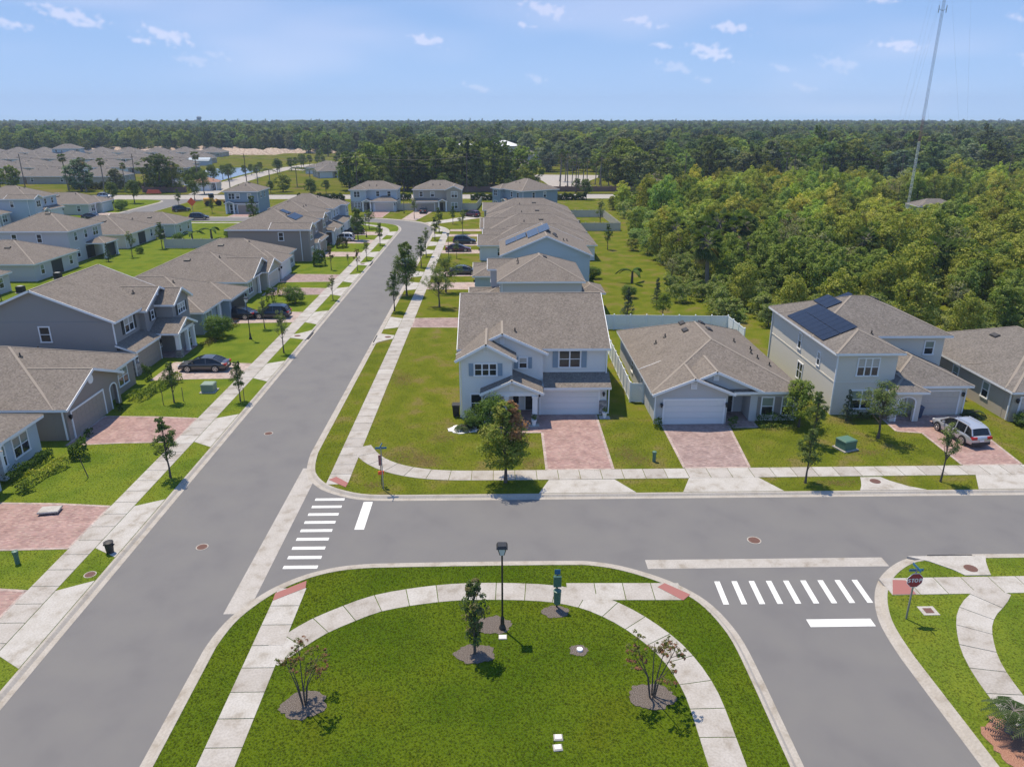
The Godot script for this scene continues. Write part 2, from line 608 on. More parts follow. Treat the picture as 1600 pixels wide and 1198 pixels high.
func build_ground() -> void:
	sheet("ground", rect(-3400, 300, 3400, -2700), -0.6, -0.15, M.field_grass)
	sheet("road", rect(-900, 60, 900, -249.5), -0.4, -0.12, M.asphalt)
	sheet("main_road", rect(-899, -236, 899, -248.4), -0.2, -0.112, M.concrete_b)
	var a_left := smooth_path(pts([-21.6, 40, -21.6, -163, -21.7, -170, -23.2, -176.2, -26.6, -179.9, -33, -182.9, -45, -184, -86, -184.8, -90.5, -182.8, -92.2, -178, -92.2, 40]))
	var north := smooth_path(pts([890, -44, -6, -44, -9.5, -44.25, -12.2, -45.7, -13.7, -47.9, -14.3, -51.5, -14.3, -160, -14.6, -170, -17, -178.5, -20, -182.4, -26.5, -186.9, -34, -189.9, -50, -191.3, -86, -192, -90.6, -194, -92.2, -198.5, -92.2, -226, -90.5, -231.5, -86, -234.2, -80, -235, 890, -235]))
	var west := smooth_path(pts([-99.5, 40, -99.5, -226, -101, -231.5, -105.5, -234.2, -112, -235, -890, -235]))
	var park := smooth_path(pts([-14.25, 40, -14.25, -29.5, -13.8, -31.9, -12.5, -34.2, -10.9, -35.6, -9.2, -36.35, -7.2, -36.65, 4.8, -36.7, 6.9, -36.15, 9.3, -34.7, 10.95, -32.8, 11.8, -30.1, 11.95, -26.5, 11.95, 40]))
	var east := smooth_path(pts([890, -36.95, 27, -36.95, 23.7, -36.6, 21.6, -35.2, 20.2, -33.4, 19.25, -31, 18.95, -28.2, 18.95, 40]))
	for k in [[a_left, -1.0, "left_grass"], [north, 1.0, "lot_grass"], [west, -1.0, "left_grass"], [park, 1.0, "park_grass"], [east, -1.0, "left_grass"]]:
		kerb(k[0], k[1])
		var inner := offset_path(k[0], 0.605 * k[1])
		if k[0] == west: inner.append(Vector2(-890, 40))
		if k[0] == east: inner.append(Vector2(890, 40))
		sheet("lawn", inner, -0.3, 0.0, M[k[2]])
	sheet("field", rect(-3300, -249.6, 3300, -2600), -0.3, 0.0, M.field_grass)
	# flush concrete gutters across the mouths of the side streets
	sheet("gutter", rect(-14.25, -49.0, -13.02, -32.2), -0.2, -0.115, M.concrete)
	sheet("gutter", rect(8.4, -36.72, 22.2, -35.82), -0.2, -0.115, M.concrete)
	# painted markings
	for i in 9:
		var z := -44.45 + i * 0.99
		marking(PackedVector2Array([Vector2(-12.3, z), Vector2(-10.35, z), Vector2(-10.35, z + 0.31), Vector2(-12.3, z + 0.31)]))
	for i in 9:
		var x := 11.82 + i * 0.955
		marking(PackedVector2Array([Vector2(x, -34.55), Vector2(x + 0.3, -34.55), Vector2(x + 0.22, -32.5), Vector2(x - 0.08, -32.5)]))
	marking(rect(-9.0, -43.9, -8.4, -40.4))
	marking(rect(15.6, -31.2, 18.9, -30.6))

	rng.seed = 77
	walk(PackedVector2Array([Vector2(-11.2, 12), Vector2(-11.2, -34.2)]), 1.5, 0.02)
	walk(smooth_path(pts([-10.95, -28.6, -10.0, -29.9, -9.1, -30.95, -8.0, -31.8, -6.5, -32.75, -4.5, -33.35, -2.2, -33.7, 0.7, -33.68, 3.0, -33.4, 4.8, -32.7, 6.3, -31.5, 7.3, -30.3, 8.1, -29, 8.65, -27.4, 8.9, -25.8, 8.9, -22, 8.9, -12, 8.6, 0])), 1.5, 0.014)
	walk(PackedVector2Array([Vector2(3.6, -33.62), Vector2(9.75, -33.5)]), 1.5, 0.018)
	walk(PackedVector2Array([Vector2(20.9, -33.72), Vector2(70, -34.1)]), 1.5, 0.02)
	walk(smooth_path(pts([26.7, -33.4, 25.9, -32.6, 24.9, -31.8, 24.0, -30.8, 23.3, -29.6, 22.7, -28.2, 22.35, -26.6, 22.2, -24.5, 22.4, -20, 23.5, -12])), 1.55, 0.024)
	walk(smooth_path(pts([-11.25, -46.2, -11.25, -163, -11.4, -167, -12.4, -171, -14.2, -174.5])), 1.5, 0.02)
	walk(smooth_path(pts([-10.6, -52.4, -9.6, -50.5, -8.4, -49.2, -7, -48.3, -5.3, -47.7, -3.4, -47.42, 0, -47.36, 75, -47.75])), 1.5, 0.024)
	walk(smooth_path(pts([-24.65, 12, -24.65, -157, -24.5, -162, -24.7, -167, -26.0, -171.5, -28.5, -175, -33, -178.6, -40, -180.6, -86, -181.4])), 1.5, 0.02)
	for p in [[-12.0, -33.75, -10.6, -34.85, -10.5, -34.2, -11.95, -33.1], [8.55, -33.9, 9.0, -34.25, 10.15, -33.2, 9.65, -32.7], [20.95, -33.0, 22.2, -33.0, 22.3, -34.25, 21.6, -34.3], [-11.5, -47.35, -10.5, -46.4, -10.55, -45.75, -11.95, -46.9]]:
		sheet("tactile_paving", PackedVector2Array(pts(p)), -0.05, 0.032, M.tactile_red)
	# driveways of the houses on the cross street
	driveway(PackedVector2Array(pts([3.45, -48.2, 8.25, -48.2, 8.3, -58.6, -0.9, -58.6, -0.9, -54.9, 3.5, -54.9])), M.pavers_red)
	apron([3.5, -46.6, 8.1, -46.6, 9.3, -44.65, 2.7, -44.65])
	driveway(PackedVector2Array(pts([13.45, -48.3, 18.2, -48.3, 18.9, -55.6, 21.2, -55.6, 21.2, -58.6, 18.5, -56.5, 13.5, -56.3])), M.pavers_plum)
	apron([13.4, -46.7, 18.3, -46.7, 19.4, -44.65, 12.5, -44.65])
	driveway(PackedVector2Array(pts([33.9, -48.4, 38.3, -48.4, 39.3, -57.8, 32.4, -58.2, 32.2, -54.6, 34.1, -54.2])), M.pavers_red)
	apron([33.9, -46.8, 38.4, -46.8, 39.6, -44.65, 32.8, -44.65])
	driveway(rect(44.6, -48.5, 49.3, -56.8), M.pavers_red)
	apron([44.6, -46.9, 49.3, -46.9, 50.4, -44.65, 43.5, -44.65])
	# driveways on the long street, left: far edge, near edge
	for d in [[-34.2, -29.2, "pavers_red"], [-43.4, -38.4, "pavers_red"], [-58.4, -53.6, "pavers_red"], [-73.1, -68.6, "pavers_pale"], [-94.4, -89.4, "pavers_pale"], [-108.6, -104.6, "pavers_plum"], [-118.6, -113.4, "pavers_plum"], [-139.4, -135.2, "pavers_pale"], [-154.2, -150.0, "pavers_pale"], [-165.2, -160.8, "pavers_pale"]]:
		driveway(PackedVector2Array([Vector2(-25.43, d[0]), Vector2(-25.43, d[1]), Vector2(-29.5, d[1] + 0.1), Vector2(-33.5, d[1] + 0.5), Vector2(-33.5, d[0] - 0.6), Vector2(-29.0, d[0] - 0.4)]), M[d[2]])
		apron([-23.86, d[0], -22.24, d[0] - 0.9, -22.24, d[1] + 1.0, -23.86, d[1]])
	for d in [[-91.0, -86.8, "pavers_plum"], [-112.2, -107.7, "pavers_pale"], [-120.6, -117.2, "pavers_pale"], [-141.4, -138.0, "pavers_pale"], [-151.0, -147.0, "pavers_pale"], [-161.5, -158.5, "pavers_pale"], [-169.0, -166.2, "pavers_pale"]]:
		driveway(PackedVector2Array([Vector2(-10.47, d[0]), Vector2(-10.47, d[1]), Vector2(-3.1, d[1] + 0.2), Vector2(-3.1, d[0] - 0.2)]), M[d[2]])
		apron([-12.04, d[0], -13.66, d[0] - 0.8, -13.66, d[1] + 0.8, -12.04, d[1]])
	driveway(PackedVector2Array(pts([-33.4, -191.6, -29.0, -189.9, -28.6, -202.4, -33.3, -202.4])), M.pavers_red)
	driveway(PackedVector2Array(pts([-23.5, -186.3, -20.0, -184.0, -17.2, -202.4, -22.2, -202.4])), M.pavers_pale)
	driveway(PackedVector2Array(pts([-17.3, -180.2, -15.6, -176.6, -3.6, -189.5, -6.0, -193.6])), M.concrete_c)
	driveway(rect(-68.3, -198.5, -63.3, -192.4), M.pavers_red)
	for z in [-140.0, -166.0, -199.0, -183.0]:
		driveway(rect(-104.6 if z < -180 else -91.4, z - 2.3, -100.2 if z < -180 else -86.2, z + 2.3), M.pavers_pale)
	# street inlets: a concrete apron with a throat in the kerb and an iron cover
	inlet("concrete storm drain inlet on the far kerb between two street trees", 26.2, -45.6, 0.0)
	inlet("concrete storm drain inlet on the left kerb of the long street", -22.95, -83.2, PI / 2)
	inlet("concrete storm drain inlet on the right kerb of the long street", -13.0, -82.6, -PI / 2)
	inlet("concrete storm drain inlet with a rusty lid behind the stop sign", 26.6, -35.6, PI)
	inlet("small concrete storm drain inlet far up the left kerb of the long street", -22.95, -127.6, PI / 2)
	# north of the main road: the side road, the pond and bare earth
	sheet("far_road", offset_ring(smooth_path(pts([-95.8, -249.6, -98, -262, -101, -285, -103.5, -330, -103, -375, -98, -402, -86, -428, -60, -452]), 6), 4.5), -0.1, 0.012, M.concrete_b)
	sheet("far_road", offset_ring(smooth_path(pts([-101, -372, -92, -366, -78, -362, -50, -362]), 6), 3.0), -0.1, 0.008, M.concrete_b)
	sheet("pond", smooth_path(pts([-110, -284, -109, -300, -110.5, -330, -111, -362, -117, -378, -128, -383, -138, -374, -136, -352, -130, -330, -132, -312, -134, -294, -124, -284, -110, -284]), 5), -0.1, 0.01, M.water_blue)
	sheet("lake", smooth_path(pts([-860, -1010, -700, -1000, -520, -1020, -500, -1080, -560, -1150, -760, -1180, -900, -1150, -860, -1010]), 5), -0.1, 0.012, M.water_blue)
	for k in [[-205, -528, 60, 17], [-130, -545, 34, 13], [-255, -575, 70, 14]]:
		var mb := MB.new()
		var r := RandomNumberGenerator.new()
		r.seed = int(k[2])
		var hs := {}
		for i in 19:
			for j in 7:
				hs[Vector2i(i, j)] = (0.0 if i in [0, 18] or j in [0, 6] else r.randf_range(0.6, 3.6)) - 0.05
		for i in 18:
			for j in 6:
				var g := func(u: int, w: int) -> Vector3: return V(k[0] + (u / 9.0 - 1) * k[2], hs[Vector2i(u, w)], k[1] + (w / 3.0 - 1) * k[3])
				mb.quad(g.call(i, j), g.call(i + 1, j), g.call(i + 1, j + 1), g.call(i, j + 1))
		struct("earth_mound", mb.mesh(true), M.dirt)
	var hill := MB.new()
	for i in 24:
		for j in 8:
			var f := func(u: int, w: int) -> Vector3:
				var a := u / 12.0 - 1.0
				var b := w / 4.0 - 1.0
				return V(-560 + a * 130, -1 + 15 * pow(cos(a * PI / 2), 1.5) * cos(b * PI / 2), -2230 + b * 80)
			hill.quad(f.call(i, j), f.call(i + 1, j), f.call(i + 1, j + 1), f.call(i, j + 1))
	struct("hill", hill.mesh(true), M.field_grass)


func offset_ring(p: PackedVector2Array, d: float) -> PackedVector2Array:
	var a := offset_path(p, d)
	var b := offset_path(p, -d)
	b.reverse()
	a.append_array(b)
	return a


# short grass standing on the nearer lawns; nobody would count the tufts
func turf() -> void:
	rng.seed = 912
	var mb := MB.new()
	for i in 7:
		var a := TAU * i / 7.0 + 0.4
		var b := V(cos(a), 0, sin(a)) * 0.35
		var s := V(-sin(a), 0, cos(a)) * 0.16
		mb.tri(b * 0.6 - s, b * 2.0 + V(0, rng.randf_range(0.7, 1.1), 0), b * 0.6 + s)
	var tuft := mb.mesh()
	var fields := [[3, Rect2(-14, -37, 27, 20), 110.0, Color(0.068, 0.1, 0.008)], [1, Rect2(-14, -58, 58, 15), 50.0, Color(0.12, 0.135, 0.026)], [0, Rect2(-33, -62, 12, 38), 36.0, Color(0.115, 0.15, 0.022)], [4, Rect2(18, -38, 22, 18), 60.0, Color(0.115, 0.15, 0.022)], [1, Rect2(-14, -84, 11, 26), 26.0, Color(0.12, 0.135, 0.026)]]
	for f in fields:
		var area: Rect2 = f[1]
		var boxes := []
		for h in hard:
			var bb := Rect2(h[0], Vector2.ZERO)
			for q in h: bb = bb.expand(q)
			if bb.intersects(area): boxes.append([bb, h])
		var at := []
		for i in int(area.get_area() * f[2]):
			var p := area.position + Vector2(rng.randf() * area.size.x, rng.randf() * area.size.y)
			var ok := Geometry2D.is_point_in_polygon(p, lawns[f[0]])
			if ok:
				for b in boxes:
					if b[0].has_point(p) and Geometry2D.is_point_in_polygon(p, b[1]):
						ok = false
						break
			if ok: at.append(p)
		# parched patches: denser straw-coloured tufts with a ragged outline
		var dry := {}
		if f[0] == 1:
			for k in [[-6.7, -50.4, 1.9, 1.5], [-5.2, -49.6, 1.3, 0.9], [-8.6, -46.0, 1.0, 0.5], [9.6, -50.6, 0.8, 1.6], [10.6, -49.6, 0.7, 1.0], [23.3, -45.7, 1.8, 0.5], [-9.3, -68.0, 1.2, 2.0], [-4.4, -54.0, 1.0, 0.8], [2.2, -49.4, 0.7, 0.9], [16.0, -50.0, 0.0, 0.0], [28.0, -50.6, 1.4, 0.6]]:
				if not area.has_point(Vector2(k[0], k[1])): continue
				for i in int(k[2] * k[3] * 520):
					var u := Vector2(rng.randfn(0.0, 0.55), rng.randfn(0.0, 0.55))
					var p := Vector2(k[0] + u.x * k[2], k[1] + u.y * k[3])
					if Geometry2D.is_point_in_polygon(p, lawns[1]):
						at.append(p)
						dry[p] = true
		var mm := MultiMesh.new()
		mm.transform_format = MultiMesh.TRANSFORM_3D
		mm.use_colors = true
		mm.mesh = tuft
		mm.instance_count = at.size()
		for i in at.size():
			var s := rng.randf_range(0.03, 0.058)
			var t := rng.randf_range(0.95, 1.5)
			mm.set_instance_transform(i, Transform3D(Basis(Vector3.UP, rng.randf() * TAU).scaled(V(s * 1.3, s * 0.55, s * 1.3)), V(at[i].x, 0, at[i].y)))
			var c: Color = f[3]
			if at[i] in dry: c = Color(0.25, 0.19, 0.085)
			mm.set_instance_color(i, Color(c.r * t * rng.randf_range(0.85, 1.25), c.g * t, c.b * t))
		var o := MultiMeshInstance3D.new()
		o.multimesh = mm
		o.material_override = M.leaf
		o.name = numbered("grass")
		add_child(o)
		o.set_meta("kind", "stuff")
		tag(o, ["short green grass of the park lawn", "short grass before the houses on the cross street", "short grass of the left lawns", "short grass round the stop sign", "short grass beside the white corner house"][fields.find(f)], "grass")


func marking(p: PackedVector2Array) -> void:
	sheet("road_marking", p, -0.13, -0.1145, M.road_paint)


func inlet(label: String, x: float, z: float, turn: float) -> void:
	var o := thing("storm_drain", label, "storm drain", V(x, 0, z), turn)
	var mb := MB.new()
	mb.prism(PackedVector2Array([Vector2(-0.7, -0.95), Vector2(0.75, -0.95), Vector2(1.1, -0.4), Vector2(2.0, 0.45), Vector2(3.0, 0.98), Vector2(-1.6, 0.98), Vector2(-1.2, 0.3), Vector2(-0.9, -0.4)]), -0.3, 0.034)
	part(o, "apron", mb.mesh(), M.concrete_c)
	part(o, "throat", box_mesh(V(-0.9, -0.115, 0.9), V(1.7, -0.012, 1.17)), M.vent_dark)
	var lid := MB.new()
	lid.lathe(V(0.05, 0.034, -0.3), [[0.36, -0.02], [0.36, 0.014], [0.0, 0.014]], 18)
	for i in 5:
		lid.box(V(-0.2, 0.048, -0.52 + i * 0.1), V(0.3, 0.054, -0.47 + i * 0.1))
	part(o, "lid", lid.mesh(), M.rust_iron)


# ---------------------------------------------------------------- houses
# Every house is built in its own axes: x along the street front, +z towards the street, y up.
const FACE := {"f": 0.0, "b": PI, "l": -PI / 2, "r": PI / 2}


func new_house(label: String, at: Vector3, turn: float, look: Dictionary, group := "") -> Dictionary:
	var H := {"n": thing("house", label, "house", at, turn, group), "wall": M.white_wall, "trim": M.trim, "roof": M.shingles, "garage": M.garage_white, "shutter": null, "door": M.dark_door}
	H.merge(look, true)
	return H


func box_mesh(a: Vector3, b: Vector3) -> ArrayMesh:
	var key := ["box", a, b]
	if not cache.has(key):
		var mb := MB.new()
		mb.box(a, b)
		cache[key] = mb.mesh()
	return cache[key]


func wall(H: Dictionary, x0: float, x1: float, z0: float, z1: float, y0: float, y1: float, m: Material = null) -> void:
	part(H.n, "wall", box_mesh(V(x0, y0, z0), V(x1, y1, z1)), m if m else H.wall)


func piece(H: Dictionary, called: String, a: Vector3, b: Vector3, m: Material) -> void:
	part(H.n, called, box_mesh(a, b), m)


# kind: hip, gx (ridge along x), gz (ridge along z), shed (falls towards +z); the rectangle includes the overhang
func roof(H: Dictionary, kind: String, x0: float, x1: float, z0: float, z1: float, eh: float, s := 0.42, ov := 0.35) -> Dictionary:
	var mb := MB.new()
	var fa := MB.new()
	var rc := MB.new()
	var ga: Array[MB] = []
	var W := x1 - x0
	var D := z1 - z0
	var xc := (x0 + x1) / 2
	var zc := (z0 + z1) / 2
	var ex := Vector3.RIGHT
	var ez := Vector3.BACK
	var fl := V(x0, eh, z1); var fr := V(x1, eh, z1); var bl := V(x0, eh, z0); var br := V(x1, eh, z0)
	var caps := []
	if kind == "hip":
		var A: Vector3; var B: Vector3
		if W >= D:
			A = V(x0 + D / 2, eh + s * D / 2, zc); B = V(x1 - D / 2, eh + s * D / 2, zc)
			mb.slope([fl, A, B, fr], ex); mb.slope([br, B, A, bl], -ex); mb.slope([bl, A, fl], ez); mb.slope([fr, B, br], -ez)
			caps = [[A, B], [A, fl], [A, bl], [B, fr], [B, br]]
		else:
			A = V(xc, eh + s * W / 2, z0 + W / 2); B = V(xc, eh + s * W / 2, z1 - W / 2)
			mb.slope([fl, B, fr], ex); mb.slope([br, A, bl], -ex); mb.slope([bl, A, B, fl], ez); mb.slope([fr, B, A, br], -ez)
			caps = [[A, B], [A, bl], [A, br], [B, fl], [B, fr]]
		var i := 0.03
		var t := eh - 0.004
		fa.box(V(x0, t - 0.2, z1 - i), V(x1, t, z1)); fa.box(V(x0, t - 0.2, z0), V(x1, t, z0 + i))
		fa.box(V(x0, t - 0.2, z0 + i), V(x0 + i, t, z1 - i)); fa.box(V(x1 - i, t - 0.2, z0 + i), V(x1, t, z1 - i))
		fa.quad(V(x0 + i, t - 0.17, z0 + i), V(x1 - i, t - 0.17, z0 + i), V(x1 - i, t - 0.17, z1 - i), V(x0 + i, t - 0.17, z1 - i))
	elif kind == "shed":
		var hi := eh + s * D
		mb.slope([fl, V(x0, hi, z0), V(x1, hi, z0), fr], ex)
		fa.box(V(x0, eh - 0.2, z1 - 0.03), V(x1, eh - 0.004, z1))
		for x in [x0 + 0.02, x1 - 0.02]:
			fa.bar(V(x, eh - 0.2, z1 - 0.03), V(x, hi - 0.2, z0), 0.04, 0.18)
		fa.quad(V(x0, eh - 0.17, z0), V(x1, eh - 0.17, z0), V(x1, eh - 0.17, z1 - 0.04), V(x0, eh - 0.17, z1 - 0.04))
	else:
		var gx := kind == "gx"
		var hi := eh + s * (D if gx else W) / 2
		var A := V(x0, hi, zc) if gx else V(xc, hi, z1)
		var B := V(x1, hi, zc) if gx else V(xc, hi, z0)
		var dn := V(0, -0.16, 0)
		if gx:
			mb.slope([fl, A, B, fr], ex); mb.slope([br, B, A, bl], -ex)
			fa.quad(fl + dn, A + dn, B + dn, fr + dn); fa.quad(br + dn, B + dn, A + dn, bl + dn)
			for e in [[x0, x0 + ov], [x1, x1 - ov]]:
				var w: float = e[1]
				var gy := eh + s * ov - 0.17
				ga.append(MB.new())
				ga[-1].tri(V(w, gy, z0 + ov), V(w, hi - 0.17, zc), V(w, gy, z1 - ov))
				ga[-1].quad(V(w, eh - 0.26, z0 + ov), V(w, gy, z0 + ov), V(w, gy, z1 - ov), V(w, eh - 0.26, z1 - ov))
				var f: float = e[0]
				var k := 0.02 if f > xc else -0.02
				fa.bar(V(f + k, eh - 0.2, z0), V(f + k, hi - 0.2, zc), 0.05, 0.21, V(0, 1, 0)); fa.bar(V(f + k, eh - 0.2, z1), V(f + k, hi - 0.2, zc), 0.05, 0.21)
			fa.box(V(x0, eh - 0.2, z1 - 0.03), V(x1, eh - 0.004, z1)); fa.box(V(x0, eh - 0.2, z0), V(x1, eh - 0.004, z0 + 0.03))
		else:
			mb.slope([bl, B, A, fl], ez); mb.slope([fr, A, B, br], -ez)
			fa.quad(bl + dn, B + dn, A + dn, fl + dn); fa.quad(fr + dn, A + dn, B + dn, br + dn)
			var gy := eh + s * ov - 0.17
			for w in [z1 - ov, z0 + ov]:
				ga.append(MB.new())
				ga[-1].tri(V(x0 + ov, gy, w), V(xc, hi - 0.17, w), V(x1 - ov, gy, w))
				ga[-1].quad(V(x0 + ov, eh - 0.26, w), V(x0 + ov, gy, w), V(x1 - ov, gy, w), V(x1 - ov, eh - 0.26, w))
			for f in [z1 + 0.02, z0 - 0.02]:
				fa.bar(V(x0, eh - 0.2, f), V(xc, hi - 0.2, f), 0.05, 0.21); fa.bar(V(x1, eh - 0.2, f), V(xc, hi - 0.2, f), 0.05, 0.21)
			fa.box(V(x0, eh - 0.2, z0), V(x0 + 0.03, eh - 0.004, z1)); fa.box(V(x1 - 0.03, eh - 0.2, z0), V(x1, eh - 0.004, z1))
		caps = [[A, B]]
	var r := part(H.n, "roof", mb.mesh(), H.roof)
	part(r, "fascia", fa.mesh(), H.trim)
	for g in ga:
		part(r, "gable_wall", g.mesh(), H.get("gable", H.wall))
	for c in caps:
		if (c[0] - c[1]).length() > 0.3:
			rc.bar(c[0] - V(0, 0.012, 0), c[1] - V(0, 0.012, 0), 0.2, 0.02)
	if rc.v:
		part(r, "ridge_cap", rc.mesh(), M.ridge_shingle)
	return {"k": kind, "x0": x0, "x1": x1, "z0": z0, "z1": z1, "eh": eh, "s": s, "n": r}


func roof_y(R: Dictionary, x: float, z: float) -> float:
	var d := 0.0
	match R.k:
		"hip": d = minf(minf(x - R.x0, R.x1 - x), minf(z - R.z0, R.z1 - z))
		"gx": d = minf(z - R.z0, R.z1 - z)
		"gz": d = minf(x - R.x0, R.x1 - x)
		"shed": d = R.z1 - z
	return R.eh + R.s * d


# low dark ridge vents (v) and plumbing pipes (p) that stand on a roof, tilted with it
func vents(R: Dictionary, list: Array) -> void:
	for q in list:
		var x: float = q[1]
		var z: float = q[2]
		var y := roof_y(R, x, z)
		var n := Vector3(roof_y(R, x - 0.1, z) - roof_y(R, x + 0.1, z), 0.2, roof_y(R, x, z - 0.1) - roof_y(R, x, z + 0.1)).normalized()
		var o: MeshInstance3D
		if q[0] == "v":
			if not cache.has("vent"):
				var mb := MB.new()
				mb.bevel(V(-0.45, -0.02, -0.26), V(0.45, 0.15, 0.26), 0.06)
				cache.vent = mb.mesh()
			o = part(R.n, "roof_vent", cache.vent, M.vent_dark)
		else:
			if not cache.has("pipe"):
				var mb := MB.new()
				mb.cyl(V(0, -0.1, 0), V(0, 0.35, 0), 0.06, 0.06, 8)
				mb.lathe(Vector3.ZERO, [[0.2, -0.02], [0.2, 0.02], [0.09, 0.1]], 10)
				cache.pipe = mb.mesh()
			o = part(R.n, "vent_pipe", cache.pipe, M.vent_dark)
		var fx := Vector3.RIGHT if absf(n.z) >= absf(n.x) else Vector3.BACK
		var side := (fx - n * fx.dot(n)).normalized()
		o.transform = Transform3D(Basis(side, n, side.cross(n)), V(x, y, z))
		if q[0] == "p":
			o.transform.basis = Basis()


# A window in face f/b/l/r whose wall lies at pl; a is its middle along the wall, y its sill
func window(H: Dictionary, face: String, pl: float, a: float, y: float, w: float, h: float, n := 1, shut := 0.0, top_blind := true, sill := true) -> void:
	var key := ["win", w, h, n, shut > 0]
	if not cache.has(key):
		var mb := MB.new()
		var t := 0.11
		mb.box(V(-w / 2 - t, h, 0), V(w / 2 + t, h + t, 0.06)); mb.box(V(-w / 2 - t - 0.03, -t, 0), V(w / 2 + t + 0.03, 0, 0.09))
		mb.box(V(-w / 2 - t, 0, 0), V(-w / 2, h, 0.06)); mb.box(V(w / 2, 0, 0), V(w / 2 + t, h, 0.06))
		for i in range(1, n):
			var x := -w / 2 + w * i / n
			mb.box(V(x - 0.055, 0, 0), V(x + 0.055, h, 0.055))
		mb.box(V(-w / 2, h * 0.5 - 0.03, 0), V(w / 2, h * 0.5 + 0.03, 0.045))
		cache[key] = mb.mesh()
	var o := part(H.n, "window", cache[key], M.trim)
	o.transform = Transform3D(Basis(Vector3.UP, FACE[face]), V(a, y, pl) if face in ["f", "b"] else V(pl, y, a))
	var pw := w / n
	for i in n:
		for k in 2:
			var p := part(o, "pane", box_mesh(V(-pw / 2 + 0.02, 0.01, 0), V(pw / 2 - 0.02, h / 2 - 0.01, 0.025)), M.blind_glass if k == 1 and top_blind else (M.drawn_blind if k == 1 and int(absf(a * 7.3 + y * 3.1 + w * 11.7) * 10) % 3 == 0 else M.glass))
			p.position = V(-w / 2 + pw * (i + 0.5), h / 2 * k, 0)
	if shut > 0:
		for sx in [-1, 1]:
			var key2 := ["shutter", shut, h]
			if not cache.has(key2):
				var sm := MB.new()
				sm.box(V(-shut / 2, -0.06, 0), V(shut / 2, h + 0.06, 0.05))
				for j in 9:
					var yy := 0.02 + (h - 0.1) * j / 9.0
					sm.box(V(-shut / 2 + 0.05, yy, 0.05), V(shut / 2 - 0.05, yy + h / 14.0, 0.066))
				cache[key2] = sm.mesh()
			part(o, "shutter", cache[key2], H.shutter).position = V(sx * (w / 2 + 0.13 + shut / 2), 0, 0.003)


func garage_door(H: Dictionary, face: String, pl: float, a: float, w := 4.88, h := 2.1) -> void:
	var key := ["garage", w, h]
	if not cache.has(key):
		var mb := MB.new()
		mb.box(V(-w / 2 - 0.14, 0, 0), V(-w / 2, h + 0.14, 0.07)); mb.box(V(w / 2, 0, 0), V(w / 2 + 0.14, h + 0.14, 0.07))
		mb.box(V(-w / 2, h, 0), V(w / 2, h + 0.14, 0.07))
		cache[key] = mb.mesh()
		var pm := MB.new()
		pm.bevel(V(-w / 2, 0, 0), V(w / 2, h / 4 - 0.012, 0.03), 0.005)
		for i in 8:
			var x := -w / 2 + w * i / 8.0
			pm.box(V(x + 0.07, 0.08, 0.03), V(x + w / 8.0 - 0.07, h / 4 - 0.09, 0.042))
		cache[["panel", w, h]] = pm.mesh()
	var o := part(H.n, "garage_door", cache[key], H.trim)
	o.transform = Transform3D(Basis(Vector3.UP, FACE[face]), V(a, 0.02, pl) if face in ["f", "b"] else V(pl, 0.02, a))
	for k in 4:
		part(o, "door_panel", cache[["panel", w, h]], H.garage).position = V(0, h / 4 * k, 0.002)


func front_door(H: Dictionary, face: String, pl: float, a: float, y := 0.12, m: Material = null) -> void:
	if not cache.has("door"):
		var mb := MB.new()
		mb.box(V(-0.6, 0, 0), V(-0.48, 2.2, 0.06)); mb.box(V(0.48, 0, 0), V(0.6, 2.2, 0.06)); mb.box(V(-0.48, 2.08, 0), V(0.48, 2.2, 0.06))
		cache.door = mb.mesh()
		var d := MB.new()
		d.box(V(-0.47, 0.01, 0.005), V(0.47, 2.07, 0.035))
		for q in [[-0.34, 1.15, -0.06, 1.9], [0.06, 1.15, 0.34, 1.9], [-0.34, 0.2, -0.06, 0.95], [0.06, 0.2, 0.34, 0.95]]:
			d.box(V(q[0], q[1], 0.035), V(q[2], q[3], 0.045))
		cache.leaf_of_door = d.mesh()
		var hn := MB.new()
		hn.cyl(V(0.4, 1.0, 0.035), V(0.4, 1.0, 0.09), 0.03, 0.035, 8)
		cache.handle = hn.mesh()
	var o := part(H.n, "door", cache.door, H.trim)
	o.transform = Transform3D(Basis(Vector3.UP, FACE[face]), V(a, y, pl) if face in ["f", "b"] else V(pl, y, a))
	part(o, "door_leaf", cache.leaf_of_door, m if m else H.door)
	part(o, "handle", cache.handle, M.grey_metal)


func column(H: Dictionary, x: float, z: float, top: float, w := 0.34, base := 0.0) -> void:
	var mb := MB.new()
	mb.box(V(x - w / 2, base, z - w / 2), V(x + w / 2, top, z + w / 2))
	mb.box(V(x - w / 2 - 0.05, top - 0.14, z - w / 2 - 0.05), V(x + w / 2 + 0.05, top - 0.002, z + w / 2 + 0.05))
	if base == 0:
		mb.box(V(x - w / 2 - 0.05, 0, z - w / 2 - 0.05), V(x + w / 2 + 0.05, 0.18, z + w / 2 + 0.05))
	part(H.n, "column", mb.mesh(), H.trim)
	if base > 0:
		piece(H, "column_base", V(x - w / 2 - 0.09, 0, z - w / 2 - 0.09), V(x + w / 2 + 0.09, base, z + w / 2 + 0.09), M.stone)


